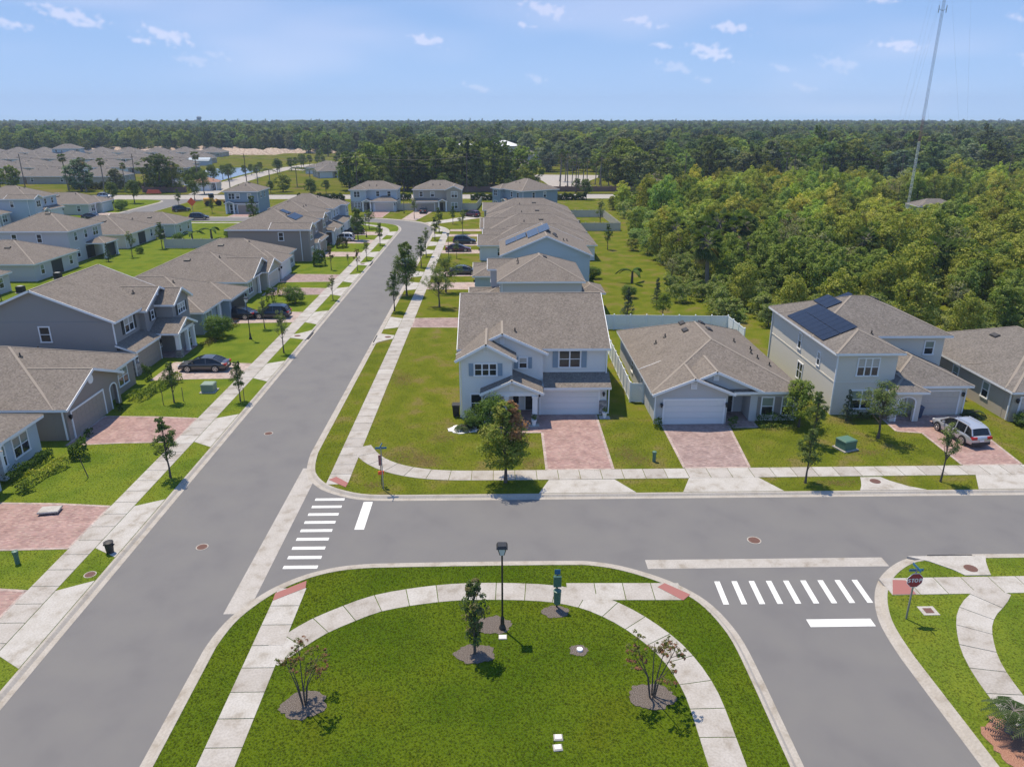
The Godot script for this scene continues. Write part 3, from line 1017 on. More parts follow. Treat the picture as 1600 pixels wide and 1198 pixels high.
func wall_lamp(H: Dictionary, x: float, y: float, z: float) -> void:
	if not cache.has("wlamp"):
		var mb := MB.new()
		mb.box(V(-0.05, -0.12, 0), V(0.05, 0.12, 0.03)); mb.bar(V(0, 0.08, 0.02), V(0, 0.12, 0.14), 0.03, 0.03)
		mb.hexa([V(-0.06, -0.2, 0.08), V(0.06, -0.2, 0.08), V(0.06, -0.2, 0.2), V(-0.06, -0.2, 0.2), V(-0.1, 0.08, 0.04), V(0.1, 0.08, 0.04), V(0.1, 0.08, 0.24), V(-0.1, 0.08, 0.24)])
		mb.hexa([V(-0.12, 0.08, 0.02), V(0.12, 0.08, 0.02), V(0.12, 0.08, 0.26), V(-0.12, 0.08, 0.26), V(-0.03, 0.2, 0.11), V(0.03, 0.2, 0.11), V(0.03, 0.2, 0.17), V(-0.03, 0.2, 0.17)])
		cache.wlamp = mb.mesh()
	part(H.n, "wall_lamp", cache.wlamp, M.black_metal).position = V(x, y, z)


func downspout(H: Dictionary, x: float, z: float, top: float, bottom := 0.1) -> void:
	part(H.n, "downspout", box_mesh(V(x - 0.05, bottom, z - 0.05), V(x + 0.05, top, z + 0.05)), H.trim)


func gable_vent(H: Dictionary, x: float, y: float, z: float, w := 0.45, h := 0.75) -> void:
	var mb := MB.new()
	mb.box(V(x - w / 2, y, z), V(x - w / 2 + 0.07, y + h, z + 0.05)); mb.box(V(x + w / 2 - 0.07, y, z), V(x + w / 2, y + h, z + 0.05))
	mb.box(V(x - w / 2 + 0.07, y + h - 0.07, z), V(x + w / 2 - 0.07, y + h, z + 0.05)); mb.box(V(x - w / 2 + 0.07, y, z), V(x + w / 2 - 0.07, y + 0.07, z + 0.05))
	for i in 5:
		var yy := y + 0.09 + (h - 0.2) * i / 5.0
		mb.box(V(x - w / 2 + 0.07, yy, z), V(x + w / 2 - 0.07, yy + 0.06, z + 0.03))
	part(H.n, "gable_vent", mb.mesh(), H.trim)


# a wall with a round-headed opening, x0..x1, at z, t deep, opening a0..a1 up to the spring line sp
func arch_wall(H: Dictionary, x0: float, x1: float, z: float, t: float, top: float, a0: float, a1: float, sp: float) -> void:
	var r := (a1 - a0) / 2
	var pts := PackedVector2Array([Vector2(x0, 0), Vector2(x0, top), Vector2(x1, top), Vector2(x1, 0), Vector2(a1, 0)])
	for i in 11:
		pts.append(Vector2((a0 + a1) / 2 + r * cos(PI * i / 10), sp + r * 0.75 * sin(PI * i / 10)))
	pts.append(Vector2(a0, 0))
	var mb := MB.new()
	var tr := Geometry2D.triangulate_polygon(pts)
	for i in range(0, tr.size(), 3):
		var q := [pts[tr[i]], pts[tr[i + 1]], pts[tr[i + 2]]]
		mb.tri(V(q[0].x, q[0].y, z), V(q[1].x, q[1].y, z), V(q[2].x, q[2].y, z))
		mb.tri(V(q[0].x, q[0].y, z - t), V(q[1].x, q[1].y, z - t), V(q[2].x, q[2].y, z - t))
	for i in pts.size():
		var a := pts[i]
		var b := pts[(i + 1) % pts.size()]
		mb.quad(V(a.x, a.y, z), V(b.x, b.y, z), V(b.x, b.y, z - t), V(a.x, a.y, z - t))
	part(H.n, "entry_arch", mb.mesh(), H.wall)
	var tm := MB.new()
	for i in range(4, pts.size() - 1):
		tm.bar(V(pts[i].x, pts[i].y, z - 0.02), V(pts[i + 1].x, pts[i + 1].y, z - 0.02), 0.12, 0.06, Vector3.BACK)
	part(H.n, "arch_trim", tm.mesh(), H.trim)


func patio_door(H: Dictionary, face: String, pl: float, a: float, w := 2.4) -> void:
	var key := ["patio", w]
	if not cache.has(key):
		var mb := MB.new()
		mb.box(V(-w / 2 - 0.1, 0, 0), V(-w / 2, 2.2, 0.06)); mb.box(V(w / 2, 0, 0), V(w / 2 + 0.1, 2.2, 0.06)); mb.box(V(-w / 2, 2.1, 0), V(w / 2, 2.2, 0.06)); mb.box(V(-0.05, 0, 0), V(0.05, 2.1, 0.05))
		cache[key] = mb.mesh()
	var o := part(H.n, "patio_door", cache[key], M.black_metal)
	o.transform = Transform3D(Basis(Vector3.UP, FACE[face]), V(a, 0.05, pl) if face in ["f", "b"] else V(pl, 0.05, a))
	for s in [-1, 1]:
		part(o, "pane", box_mesh(V(-w / 4 + 0.03, 0.03, 0), V(w / 4 - 0.03, 2.08, 0.03)), M.screen).position = V(s * w / 4, 0, 0)


func air_unit(at: Vector3, label: String) -> void:
	var o := thing("air_conditioner", label, "air conditioner", at, 0.0, "air conditioners behind the houses")
	var mb := MB.new()
	mb.box(V(-0.45, 0.08, -0.45), V(0.45, 0.95, 0.45))
	for i in 7:
		mb.box(V(-0.47, 0.16 + i * 0.11, -0.47), V(0.47, 0.2 + i * 0.11, 0.47))
	part(o, "case", mb.mesh(), M.vent_dark)
	part(o, "pad", box_mesh(V(-0.6, -0.02, -0.6), V(0.6, 0.08, 0.6)), M.concrete)
	var g := MB.new()
	g.lathe(V(0, 0.95, 0), [[0.4, 0.0], [0.4, 0.05], [0.1, 0.09], [0.0, 0.09]], 14)
	part(o, "fan_grille", g.mesh(), M.grey_metal)


# Two storeys, a gabled wing, a middle gable and a garage under a lean-to roof; m mirrors it
func gabled_house(H: Dictionary, m: float) -> void:
	var X := func(a: float, b: float) -> Array: return [minf(a * m, b * m), maxf(a * m, b * m)]
	var w := func(a: float, b: float, z0: float, z1: float, y0: float, y1: float): var q: Array = X.call(a, b); wall(H, q[0], q[1], z0, z1, y0, y1)
	w.call(-6.15, 6.15, -15.6, -1.5, 0.0, 5.5)
	w.call(0.3, 6.12, -1.5, 0.0, 0.0, 2.62)
	w.call(-6.12, -1.9, -1.5, 0.85, 0.0, 5.35)
	w.call(-1.9, 0.74, -1.5, -0.9, 0.0, 5.35)
	var q: Array = X.call(-6.5, 6.45)
	var R := roof(H, "gx", q[0], q[1], -15.95, -1.05, 5.55, 0.42)
	H.main = R
	q = X.call(-6.52, 1.1)
	var R2 := roof(H, "gz", q[0], q[1], -9.0, -0.5, 5.3, 0.46, 0.38)
	q = X.call(-6.55, -1.55)
	roof(H, "gz", q[0], q[1], -4.0, 1.25, 5.28, 0.55, 0.38)
	q = X.call(0.74, 6.45)
	roof(H, "shed", q[0], q[1], -1.5, 0.42, 2.58, 0.38)
	q = X.call(-4.55, 0.62)
	H.wall_keep = H.wall
	roof(H, "gz", q[0], q[1], -0.95, 2.2, 2.75, 0.43, 0.35)
	q = X.call(-4.2, 0.2)
	piece(H, "porch_beam", V(q[0], 2.42, 1.6), V(q[1], 2.72, 1.9), H.trim)
	piece(H, "porch_floor", V(q[0], 0.0, -0.85), V(q[1], 0.1, 2.0), M.pavers_plum)
	for cx in [-4.05, -2.4]:
		column(H, cx * m, 1.75, 2.42, 0.34)
	column(H, -0.05 * m, 1.75, 2.42, 0.42, 0.85)
	gable_vent(H, -4.05 * m, 5.9, 0.88, 0.4, 0.6)
	gable_vent(H, -2.72 * m, 6.05, -0.87, 0.4, 0.6)
	gable_vent(H, -1.96 * m, 2.95, 1.86, 0.4, 0.55)
	window(H, "f", 0.85, -4.1 * m, 3.9, 1.75, 0.95, 3, 0.38, false)
	window(H, "f", -0.9, -0.95 * m, 3.95, 0.6, 0.85, 1, 0.32, false)
	window(H, "f", -1.5, 3.05 * m, 3.8, 1.75, 1.4, 2, 0.45, false)
	window(H, "f", 0.85, -4.9 * m, 0.7, 0.85, 1.5, 1, 0.0, false)
	window(H, "f", -0.9, -1.55 * m + (0.0 if m > 0 else 0.0), 0.7, 0.5, 1.5, 1, 0.0, false)
	front_door(H, "f", -0.9, -0.25 * m)
	garage_door(H, "f", 0.0, 2.98 * m)
	q = X.call(5.5, 6.18)
	piece(H, "stone_pier", V(q[0], 0, -0.3), V(q[1], 1.3, 0.14), M.stone)
	wall_lamp(H, 5.85 * m, 1.9, 0.02)
	wall_lamp(H, 0.42 * m, 1.9, 0.02)
	downspout(H, 6.21 * m, -1.4, 5.4, 3.1)
	downspout(H, 6.3 * m, 0.1, 2.5)
	downspout(H, -6.22 * m, 0.7, 5.2)
	window(H, "r" if m > 0 else "l", 6.15 * m, -8.0, 3.6, 0.9, 1.4, 1, 0.0, false)
	window(H, "l" if m > 0 else "r", -6.15 * m, -8.0, 3.6, 0.9, 1.4, 1, 0.0, false)
	for k in 3:
		window(H, "b", -15.6, -4.0 + 4 * k, 3.6, 1.0, 1.4, 1)
	patio_door(H, "b", -15.6, 0.5 * m)
	vents(R2, [["p", -1.6 * m, -2.8], ["v", 0.2 * m, -2.6]])


# One storey under a hip roof, W wide and D deep, a garage wing at one side. o.wing: gable, hip or none
func low_house(H: Dictionary, W: float, D: float, m: float, o := {}) -> void:
	var X := func(a: float, b: float) -> Array: return [minf(a * m, b * m), maxf(a * m, b * m)]
	var h := W / 2
	wall(H, -h, h, -D, -1.0, 0, 2.66)
	var q: Array = X.call(-h + 0.02, -h + 6.3)
	wall(H, q[0], q[1], -1.0, 0.0, 0, 2.62)
	var R := roof(H, "hip", -h - 0.4, h + 0.4, -D - 0.4, -0.55, 2.75, 0.42)
	H.main = R
	q = X.call(-h - 0.42, -h + o.get("gr", 6.3) + 0.4)
	roof(H, "gz" if o.get("wing", "gable") == "gable" else "hip", q[0], q[1], -7.0, 0.42, 2.76, 0.4)
	if o.get("second", false):
		q = X.call(-h + 1.6, h - 2.2)
		roof(H, "gz", q[0], q[1], -6.0, -0.42, 2.78, 0.44)
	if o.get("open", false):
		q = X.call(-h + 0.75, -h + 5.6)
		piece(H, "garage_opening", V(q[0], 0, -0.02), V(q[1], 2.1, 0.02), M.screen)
	else:
		garage_door(H, "f", 0.0, (-h + 3.15) * m, o.get("gw", 4.88))
	wall_lamp(H, (-h + 0.35) * m, 1.9, 0.02)
	if o.get("disc", false):
		var dm := MB.new()
		dm.cyl(V(0, 0, 0.0), V(0, 0, 0.05), 0.4, 0.38, 20)
		part(H.n, "gable_disc", dm.mesh(), H.trim).position = V((-h + 4.1) * m, 3.7, 0.07)
	elif o.get("wing", "gable") == "gable":
		gable_vent(H, (-h + 3.15) * m, 3.1, 0.06, 0.5, 0.5)
	if o.get("arch", false):
		q = X.call(-h + 6.3, -h + 8.4)
		arch_wall(H, q[0], q[1], 0.0, 0.3, 2.62, (q[0] + q[1]) / 2 - 0.6, (q[0] + q[1]) / 2 + 0.6, 1.7)
	else:
		column(H, (-h + 7.9) * m, -0.75, 2.6, 0.32)
	front_door(H, "f", -1.0, (-h + 7.2) * m)
	window(H, "f", -1.0, (h - 2.2) * m, 0.75, 1.7, 1.45, 2, o.get("shut", 0.0))
	for k in o.get("side", 2):
		window(H, "l", -h, -3.5 - 4.5 * k, 0.9, 0.8, 1.3)
		window(H, "r", h, -3.5 - 4.5 * k, 0.9, 0.8, 1.3)
	window(H, "b", -D, (-h + 2.0) * m, 0.85, 0.9, 1.35)
	window(H, "b", -D, (h - 2.0) * m, 0.85, 0.9, 1.35)
	if o.get("lanai", true):
		piece(H, "lanai_screen", V(-1.5, 0.05, -D - 0.03), V(1.5, 2.3, -D + 0.5), M.screen)
	downspout(H, (-h - 0.08) * m, -0.2, 2.6)
	downspout(H, (h + 0.08) * m, -D + 0.2, 2.6)
	var c: float = (R.z0 + R.z1) / 2
	vents(R, [["v", -2.0, c - 1.2], ["v", 2.2, c - 1.2], ["p", -1.0, c + 3.0], ["p", 2.8, c + 2.2]])


# Two storeys under a hip roof; a lower garage stands forward under its own roof. W wide, D deep
func tall_house(H: Dictionary, W: float, D: float, m: float, o := {}) -> void:
	var X := func(a: float, b: float) -> Array: return [minf(a * m, b * m), maxf(a * m, b * m)]
	var h := W / 2
	var fz: float = o.get("front", -1.6)
	wall(H, -h, h, -D, fz, 0, 5.5)
	var R := roof(H, o.get("kind", "hip"), -h - 0.42, h + 0.42, -D - 0.42, fz + 0.42, 5.6, 0.42, 0.38)
	H.main = R
	var gw: float = o.get("gw", 6.2)
	var q: Array = X.call(-h + 0.02, -h + gw)
	wall(H, q[0], q[1], fz, 0.0, 0, 2.62)
	q = X.call(-h - 0.36, -h + gw + 0.3)
	if o.get("low", "shed") == "shed":
		roof(H, "shed", q[0], q[1], fz, 0.42, 2.62, 0.38)
	else:
		roof(H, "hip", q[0], q[1], fz - 4.0, 0.42, 2.72, 0.42)
	garage_door(H, "f", 0.0, (-h + gw / 2) * m, minf(4.88, gw - 1.0))
	wall_lamp(H, (-h + 0.32) * m, 1.9, 0.02)
	if o.get("wing", 0.0) > 0:
		var ww: float = o.wing
		q = X.call(h - ww, h - 0.02)
		wall(H, q[0], q[1], fz, fz + 1.2, 0, 5.46)
		q = X.call(h - ww - 0.4, h + 0.44)
		roof(H, o.get("wing_roof", "gz"), q[0], q[1], fz - 5.5, fz + 1.62, 5.58, 0.44, 0.38)
	var wf := fz + (1.2 if o.get("wing", 0.0) > 0 else 0.0)
	q = X.call(-h + gw + 0.2, -h + gw + 2.8)
	roof(H, "gz" if o.get("porch", "gable") == "gable" else "hip", q[0], q[1], fz - 2.0, 0.5, 2.66, 0.42, 0.3)
	for cx in [-h + gw + 0.5, -h + gw + 2.5]:
		column(H, cx * m, 0.1, 2.62, 0.36)
	front_door(H, "f", fz, (-h + gw + 1.2) * m)
	window(H, "f", wf, (h - 1.7) * m, 0.8, 1.6, 1.45, 2)
	window(H, "f", wf, (h - 1.7) * m, 3.65, 1.5, 1.4, 2, o.get("shut", 0.0), false)
	window(H, "f", fz, (-h + 2.0) * m, 3.75, 0.85, 1.25, 1, 0.0, false)
	window(H, "f", fz, (-h + 5.0) * m, 3.75, 0.85, 1.25, 1, 0.0, false)
	for k in o.get("side", 2):
		window(H, "l", -h, -D * 0.35 - D * 0.3 * k, 3.7, 0.75, 1.3, 1, 0.0, false)
		window(H, "r", h, -D * 0.35 - D * 0.3 * k, 3.7, 0.75, 1.3, 1, 0.0, false)
	for k in 3:
		window(H, "b", -D, -W * 0.3 + W * 0.3 * k, 3.7, 0.9 if k else 1.7, 1.35, 1 if k else 2)
	window(H, "b", -D, W * 0.3, 0.85, 0.9, 1.35)
	patio_door(H, "b", -D, -0.6)
	downspout(H, (-h - 0.08) * m, fz - 0.2, 5.4)
	downspout(H, (h + 0.08) * m, fz - 0.2, 5.4)
	var c: float = (R.z0 + R.z1) / 2
	vents(R, [["v", 0.6, c - 0.7], ["p", -1.2, c + 2.6], ["p", 0.7, c + 2.6]])


func build_houses() -> void:
	var R: Dictionary
	# --- cross street, north side
	var H := new_house("white two-storey house with blue shutters and a white garage at the street corner", V(3.05, 0, -58.7), 0.0, {"shutter": M.blue_shutter})
	gabled_house(H, 1.0)
	H = new_house("low grey house with two front gables right of the white vinyl fence", V(12.5, 0, -56.4), 0.0, {"wall": M.grey_wall, "shutter": M.tan_shutter, "garage": M.garage_white})
	grey_house(H)
	H = new_house("cream two-storey house with black solar panels on its left roof slope", V(28.3, 0, -58.2), 0.0, {"wall": M.cream_wall, "roof": M.shingles_grey, "garage": M.garage_tan})
	solar_house(H)
	H = new_house("low grey-roofed tan house cut by the right edge of the picture", V(48.6, 0, -56.4), 0.0, {"wall": M.tan_wall, "roof": M.shingles_grey, "garage": M.garage_tan})
	low_house(H, 12.2, 16.0, 1.0, {"wing": "hip"})
	# --- long street, left side, going away
	var q := PI / 2
	H = new_house("pale grey house with white windows at the lower left edge, nearest of its row", V(-33.9, 0, -45.9), q, {"wall": M.pale_blue_wall})
	low_house(H, 12.8, 16, 1.0, {"wing": "none"})
	window(H, "f", -1.0, 1.9, 0.75, 0.9, 1.45)
	H = new_house("taupe low house with an arched entry and a round gable disc", V(-33.6, 0, -60.7), q, {"wall": M.taupe_wall, "garage": M.garage_taupe})
	low_house(H, 13.4, 17.5, 1.0, {"arch": true, "gr": 8.4, "disc": true})
	H = new_house("tall slate grey house with dark shutters and a blank gable wall facing the viewer", V(-35.4, 0, -75.5), q, {"wall": M.slate_wall, "garage": M.garage_taupe, "shutter": M.dark_shutter})
	gabled_house(H, -1.0)
	H = new_house("low blue-grey house with its garage open and full of things", V(-33.3, 0, -90.4), q, {"wall": M.steel_wall})
	low_house(H, 12.8, 17, -1.0, {"wing": "hip", "open": true})
	H = new_house("low olive and stone house with a small roof gable behind the open garage house", V(-33.6, 0, -107.2), q, {"wall": M.olive_wall, "garage": M.garage_tan})
	low_house(H, 13.2, 17, -1.0, {"second": true})
	H = new_house("low pale house with a white garage door just before the taupe two-storey houses", V(-33.7, 0, -121.0), q, {"wall": M.grey_wall})
	low_house(H, 12.4, 17, 1.0, {"wing": "hip"})
	H = new_house("taupe two-storey house with dark solar panels, first of the tall left row", V(-32.6, 0, -136.6), q, {"wall": M.taupe_wall, "garage": M.garage_taupe})
	tall_house(H, 12.6, 14, -1.0, {"front": -1.3, "wing": 3.6, "side": 1})
	solar_on(H.main, "gx", [[-1.6, -4.0], [-0.5, -4.0], [0.6, -4.0], [1.7, -4.0], [2.8, -4.0], [0.6, -5.8], [1.7, -5.8]], 1.0, M.solar_cell)
	H = new_house("taupe two-storey house with a stone porch, behind the white pickup", V(-32.6, 0, -151.4), q, {"wall": M.taupe_wall})
	tall_house(H, 11.6, 14, -1.0, {"front": -2.4, "wing": 3.4})
	H = new_house("pale blue two-storey house at the inside of the bend, last in the left row", V(-33.0, 0, -166.6), q, {"wall": M.pale_blue_wall})
	tall_house(H, 11.6, 15, 1.0, {"front": -2.0, "wing": 3.4, "wing_roof": "hip"})
	# --- around the bend
	H = new_house("pale blue house with a brown stone base, left of the pair facing down the street", V(-33.05, 0, -202.5), 0.0, {"wall": M.pale_blue_wall, "garage": M.garage_tan})
	tall_house(H, 12.1, 10.5, -1.0, {"front": -2.4, "wing": 4.2, "wing_roof": "hip", "low": "hip"})
	piece(H, "stone_base", V(-6.07, 0, -1.2), V(-1.9, 2.5, -1.16), M.stone)
	H = new_house("taupe house with a black car at its garage, right of the pair facing us", V(-16.0, 0, -202.4), 0.0, {"wall": M.tan_wall, "garage": M.garage_taupe})
	tall_house(H, 12.6, 10.5, 1.0, {"front": -1.4, "wing": 3.8})
	H = new_house("steel blue two-storey house set askew at the end of the right row", V(2.6, 0, -204.0), -1.02, {"wall": M.steel_wall})
	tall_house(H, 13.0, 12.0, -1.0, {"front": -0.6, "wing": 4.2, "wing_roof": "hip", "low": "hip"})
	H = new_house("steel blue two-storey house with white trim by the junction with the orange sign", V(-66.6, 0, -198.7), 0.0, {"wall": M.steel_wall, "garage": M.garage_taupe})
	tall_house(H, 8.3, 11.0, -1.0, {"front": -0.5, "gw": 5.6})
	# --- long street, right side, going away
	q = -PI / 2
	H = new_house("grey two-storey hip-roofed house directly behind the white corner house", V(-3.2, 0, -92.5), q, {"wall": M.grey_wall})
	tall_house(H, 11.4, 13.2, -1.0, {"front": -3.5, "wing": 3.6, "low": "hip", "side": 0})
	roof(H, "hip", -5.6, -0.2, -17.0, -13.3, 2.75, 0.4)
	wall(H, -5.2, -0.6, -16.5, -13.2, 0, 2.7)
	H = new_house("light blue two-storey house with a broad gable and pale solar panels", V(-3.2, 0, -110.4), q, {"wall": M.blue_wall, "gable": M.blue_wall})
	tall_house(H, 12.6, 16.2, -1.0, {"front": -3.9, "kind": "gx", "low": "hip", "side": 0})
	var pale := []
	for i in 6:
		for j in 4:
			if not (i > 3 and j < 2):
				pale.append([-3.2 + i * 1.04, -5.2 - j * 1.6])
	solar_on(H.main, "gx", pale, 1.0, M.solar_cell)
	vents(H.main, [["v", 2.0, -11.4], ["v", 3.2, -11.6], ["v", 0.8, -11.6], ["p", 4.2, -12.6], ["p", 3.0, -13.2]])
	var names_ := ["low white house first beyond the light blue gabled house", "low grey house second beyond the light blue gabled house", "low house third beyond the light blue gabled house, with a long ridge", "low house last in the right row, before the askew blue house"]
	for i in 4:
		H = new_house(names_[i], V(-3.1, 0, -136.7 - i * 15.15), q, {"wall": [M.white_wall, M.grey_wall, M.pale_blue_wall, M.tan_wall][i]})
		low_house(H, 12.6, 20.2, 1.0 if i % 2 else -1.0, {"wing": ["gable", "gable", "hip", "gable"][i], "second": i < 2})
	# --- the row behind on the left; its back walls face us
	H = new_house("low grey house with a covered back porch at the left edge of the picture", V(-86, 0, -101.6), q, {"wall": M.grey_wall})
	low_house(H, 12.8, 15, 1.0, {"lanai": false})
	roof(H, "hip", 1.4, 7.0, -18.0, -14.4, 2.74, 0.4)
	column(H, 6.6, -17.6, 2.6, 0.36)
	column(H, 1.8, -17.6, 2.6, 0.36)
	H = new_house("low grey house with a dark sliding screen in the back row", V(-86, 0, -120.4), q, {"wall": M.grey_wall})
	low_house(H, 12.2, 15, -1.0, {})
	H = new_house("blue-grey two-storey house with a hip-roofed back porch, in the back row", V(-87.2, 0, -134.5), q, {"wall": M.grey_wall})
	tall_house(H, 11.2, 14, 1.0, {"front": -1.6})
	roof(H, "hip", -4.4, 0.6, -17.4, -13.6, 2.75, 0.42)
	for x in [-4.0, 0.2]:
		column(H, x, -17.0, 2.6, 0.4)
	piece(H, "porch_screen", V(-3.8, 0.05, -16.85), V(0.0, 2.6, -16.8), M.screen)
	H = new_house("low cream house with a dark patio opening, in the back row", V(-86, 0, -150.7), q, {"wall": M.cream_wall})
	low_house(H, 12.6, 15, 1.0, {})
	H = new_house("low pale green house, last in the back row", V(-83, 0, -163.4), q, {"wall": M.green_wall})
	low_house(H, 8.4, 15.4, 1.0, {"lanai": false, "side": 3})
	# --- west side of the back street
	q = PI / 2
	H = new_house("blue-grey two-storey house at the far left beyond the back row", V(-109.4, 0, -187.2), q, {"wall": M.pale_blue_wall})
	tall_house(H, 11.6, 15, -1.0, {"front": -1.2, "wing": 3.2})
	H = new_house("low pale green house with a white garage right of the far left two-storey house", V(-104.2, 0, -202.4), q, {"wall": M.green_wall})
	low_house(H, 10.8, 17, -1.0, {"wing": "hip"})
	H = new_house("low house cut by the left edge of the picture, behind the back row", V(-113.6, 0, -174.0), q, {"wall": M.grey_wall})
	low_house(H, 11.6, 15, 1.0, {"wing": "hip"})


# flat dark panels fixed just above a roof slope; ax is the roof's ridge direction, side says which slope
func solar_on(R: Dictionary, ax: String, spots: Array, side: float, m: Material, w := 1.02, l := 1.7) -> void:
	var key := ["solar", w, l]
	if not cache.has(key):
		var mb := MB.new()
		mb.bevel(V(-w / 2 + 0.012, 0.06, -l / 2 + 0.012), V(w / 2 - 0.012, 0.105, l / 2 - 0.012), 0.008)
		cache[key] = mb.mesh()
	var tilt := atan(R.s)
	for s in spots:
		var x: float = s[0]
		var z: float = s[1]
		var o := part(R.n, "solar_panel", cache[key], m)
		o.position = V(x, roof_y(R, x, z), z)
		o.rotation = V(tilt * side, 0, 0) if ax == "gx" else V(0, 0, tilt * side)


func grey_house(H: Dictionary) -> void:
	wall(H, 0.4, 12.3, -18.4, -2.4, 0, 2.66)
	wall(H, 0.42, 6.3, -2.4, 0.0, 0, 2.62)
	wall(H, 8.35, 8.95, -2.4, -0.5, 0, 2.64)
	wall(H, 8.95, 12.28, -2.4, -0.62, 0, 2.63)
	piece(H, "entry_beam", V(6.3, 2.28, -0.9), V(8.35, 2.66, -0.52), H.trim)
	piece(H, "entry_floor", V(6.3, 0, -2.4), V(8.35, 0.1, -0.3), M.pavers_plum)
	var R := roof(H, "hip", 0, 12.75, -18.8, -0.1, 2.75, 0.42)
	roof(H, "gz", 1.3, 9.2, -8.0, -0.05, 2.78, 0.45, 0.4)
	roof(H, "gz", 0.03, 6.75, -6.0, 0.42, 2.765, 0.405, 0.38)
	gable_vent(H, 3.4, 3.1, 0.07, 0.5, 0.58)
	gable_vent(H, 5.3, 3.65, -0.42, 0.45, 0.55)
	garage_door(H, "f", 0.0, 3.55)
	wall_lamp(H, 0.85, 1.75, 0.02); wall_lamp(H, 6.2, 1.75, 0.02)
	front_door(H, "f", -2.4, 7.0)
	window(H, "f", -0.62, 9.85, 0.55, 0.9, 1.5, 1, 0.42)
	window(H, "f", -0.62, 11.55, 0.55, 0.9, 1.5, 1)
	part(H.n, "shutter", box_mesh(V(10.72, 0.48, -0.615), V(11.0, 2.1, -0.565)), H.shutter)
	for z in [-6.0, -11.0]:
		window(H, "l", 0.4, z, 0.9, 0.85, 1.2)
		window(H, "r", 12.3, z, 0.9, 0.85, 1.2)
	patio_door(H, "b", -18.4, 6.0)
	downspout(H, 0.32, 0.06, 2.6); downspout(H, 12.36, -0.7, 2.6)
	vents(R, [["v", 5.4, -13.2], ["v", 5.2, -11.0], ["v", 7.3, -13.2], ["v", 7.5, -11.2], ["p", 3.4, -11.3], ["p", 2.4, -10.6], ["p", 9.6, -10.0], ["p", 10.4, -7.4], ["p", 11.3, -5.0]])
	for k in [[11.0, -9.3], [10.6, -6.2]]:
		vents(R, [["p", k[0], k[1]]])


func solar_house(H: Dictionary) -> void:
	wall(H, 0, 5.0, -15.4, 0.0, 0, 5.5)
	wall(H, 5.0, 11.9, -15.4, -5.2, 0, 5.48)
	wall(H, 5.0, 11.15, -5.2, 0.15, 0, 2.62)
	part(H.n, "belt_course", box_mesh(V(-0.03, 2.85, -15.4), V(0.0, 2.98, 0.03)), H.wall)
	part(H.n, "belt_course", box_mesh(V(0.0, 2.85, 0.0), V(5.0, 2.98, 0.03)), H.wall)
	var R := roof(H, "hip", -0.42, 12.3, -15.85, -4.6, 5.6, 0.42)
	var W := roof(H, "hip", -0.43, 5.42, -13.0, 0.45, 5.603, 0.42)
	roof(H, "hip", 4.3, 11.6, -8.6, 0.6, 2.75, 0.42)
	roof(H, "hip", 3.9, 7.1, -3.0, 2.0, 2.74, 0.42)
	arch_wall(H, 4.3, 6.7, 1.6, 0.35, 2.6, 4.75, 6.25, 1.65)
	piece(H, "porch_floor", V(4.3, 0, 0.16), V(6.7, 0.1, 1.25), M.pavers_plum)
	garage_door(H, "f", 0.15, 8.55, 4.3)
	front_door(H, "f", 0.15, 5.5, 0.1, M.white_paint)
	window(H, "f", 0.0, 2.6, 3.55, 1.7, 1.45, 3, 0, false); window(H, "f", 0.0, 2.45, 0.6, 1.75, 1.55, 2)
	window(H, "f", -5.2, 10.6, 3.75, 0.75, 1.15)
	for k in [[-3.6, 3.3, 0.5, 1.1, 1], [-8.0, 3.5, 0.6, 1.4, 1], [-7.2, 0.75, 1.1, 1.5, 2]]:
		window(H, "l", 0.0, k[0], k[1], k[2], k[3], k[4], 0.0, false)
	for k in 3:
		window(H, "b", -15.4, 2.0 + 4 * k, 3.6, 1.0, 1.4)
	patio_door(H, "b", -15.4, 6.0)
	wall_lamp(H, 6.45, 2.0, 0.17); wall_lamp(H, 10.98, 1.9, 0.17)
	downspout(H, -0.07, 0.07, 5.4); downspout(H, -0.07, -15.3, 5.4); downspout(H, 11.22, 0.2, 2.6)
	vents(R, [["v", 4.6, -11.6], ["v", 8.2, -11.6]])
	vents(W, [["p", 4.2, -3.4]])
	var a := []
	for i in 8:
		for j in 2:
			a.append([0.5 + j * 1.44, -10.7 + i * 1.05])
	solar_on(W, "gz", a, 1.0, M.solar_cell, 1.55, 1.04)
	solar_on(R, "gz", [[3.4, -12.0], [3.4, -10.95], [3.4, -9.9], [4.85, -10.95]], 1.0, M.solar_cell, 1.55, 1.04)


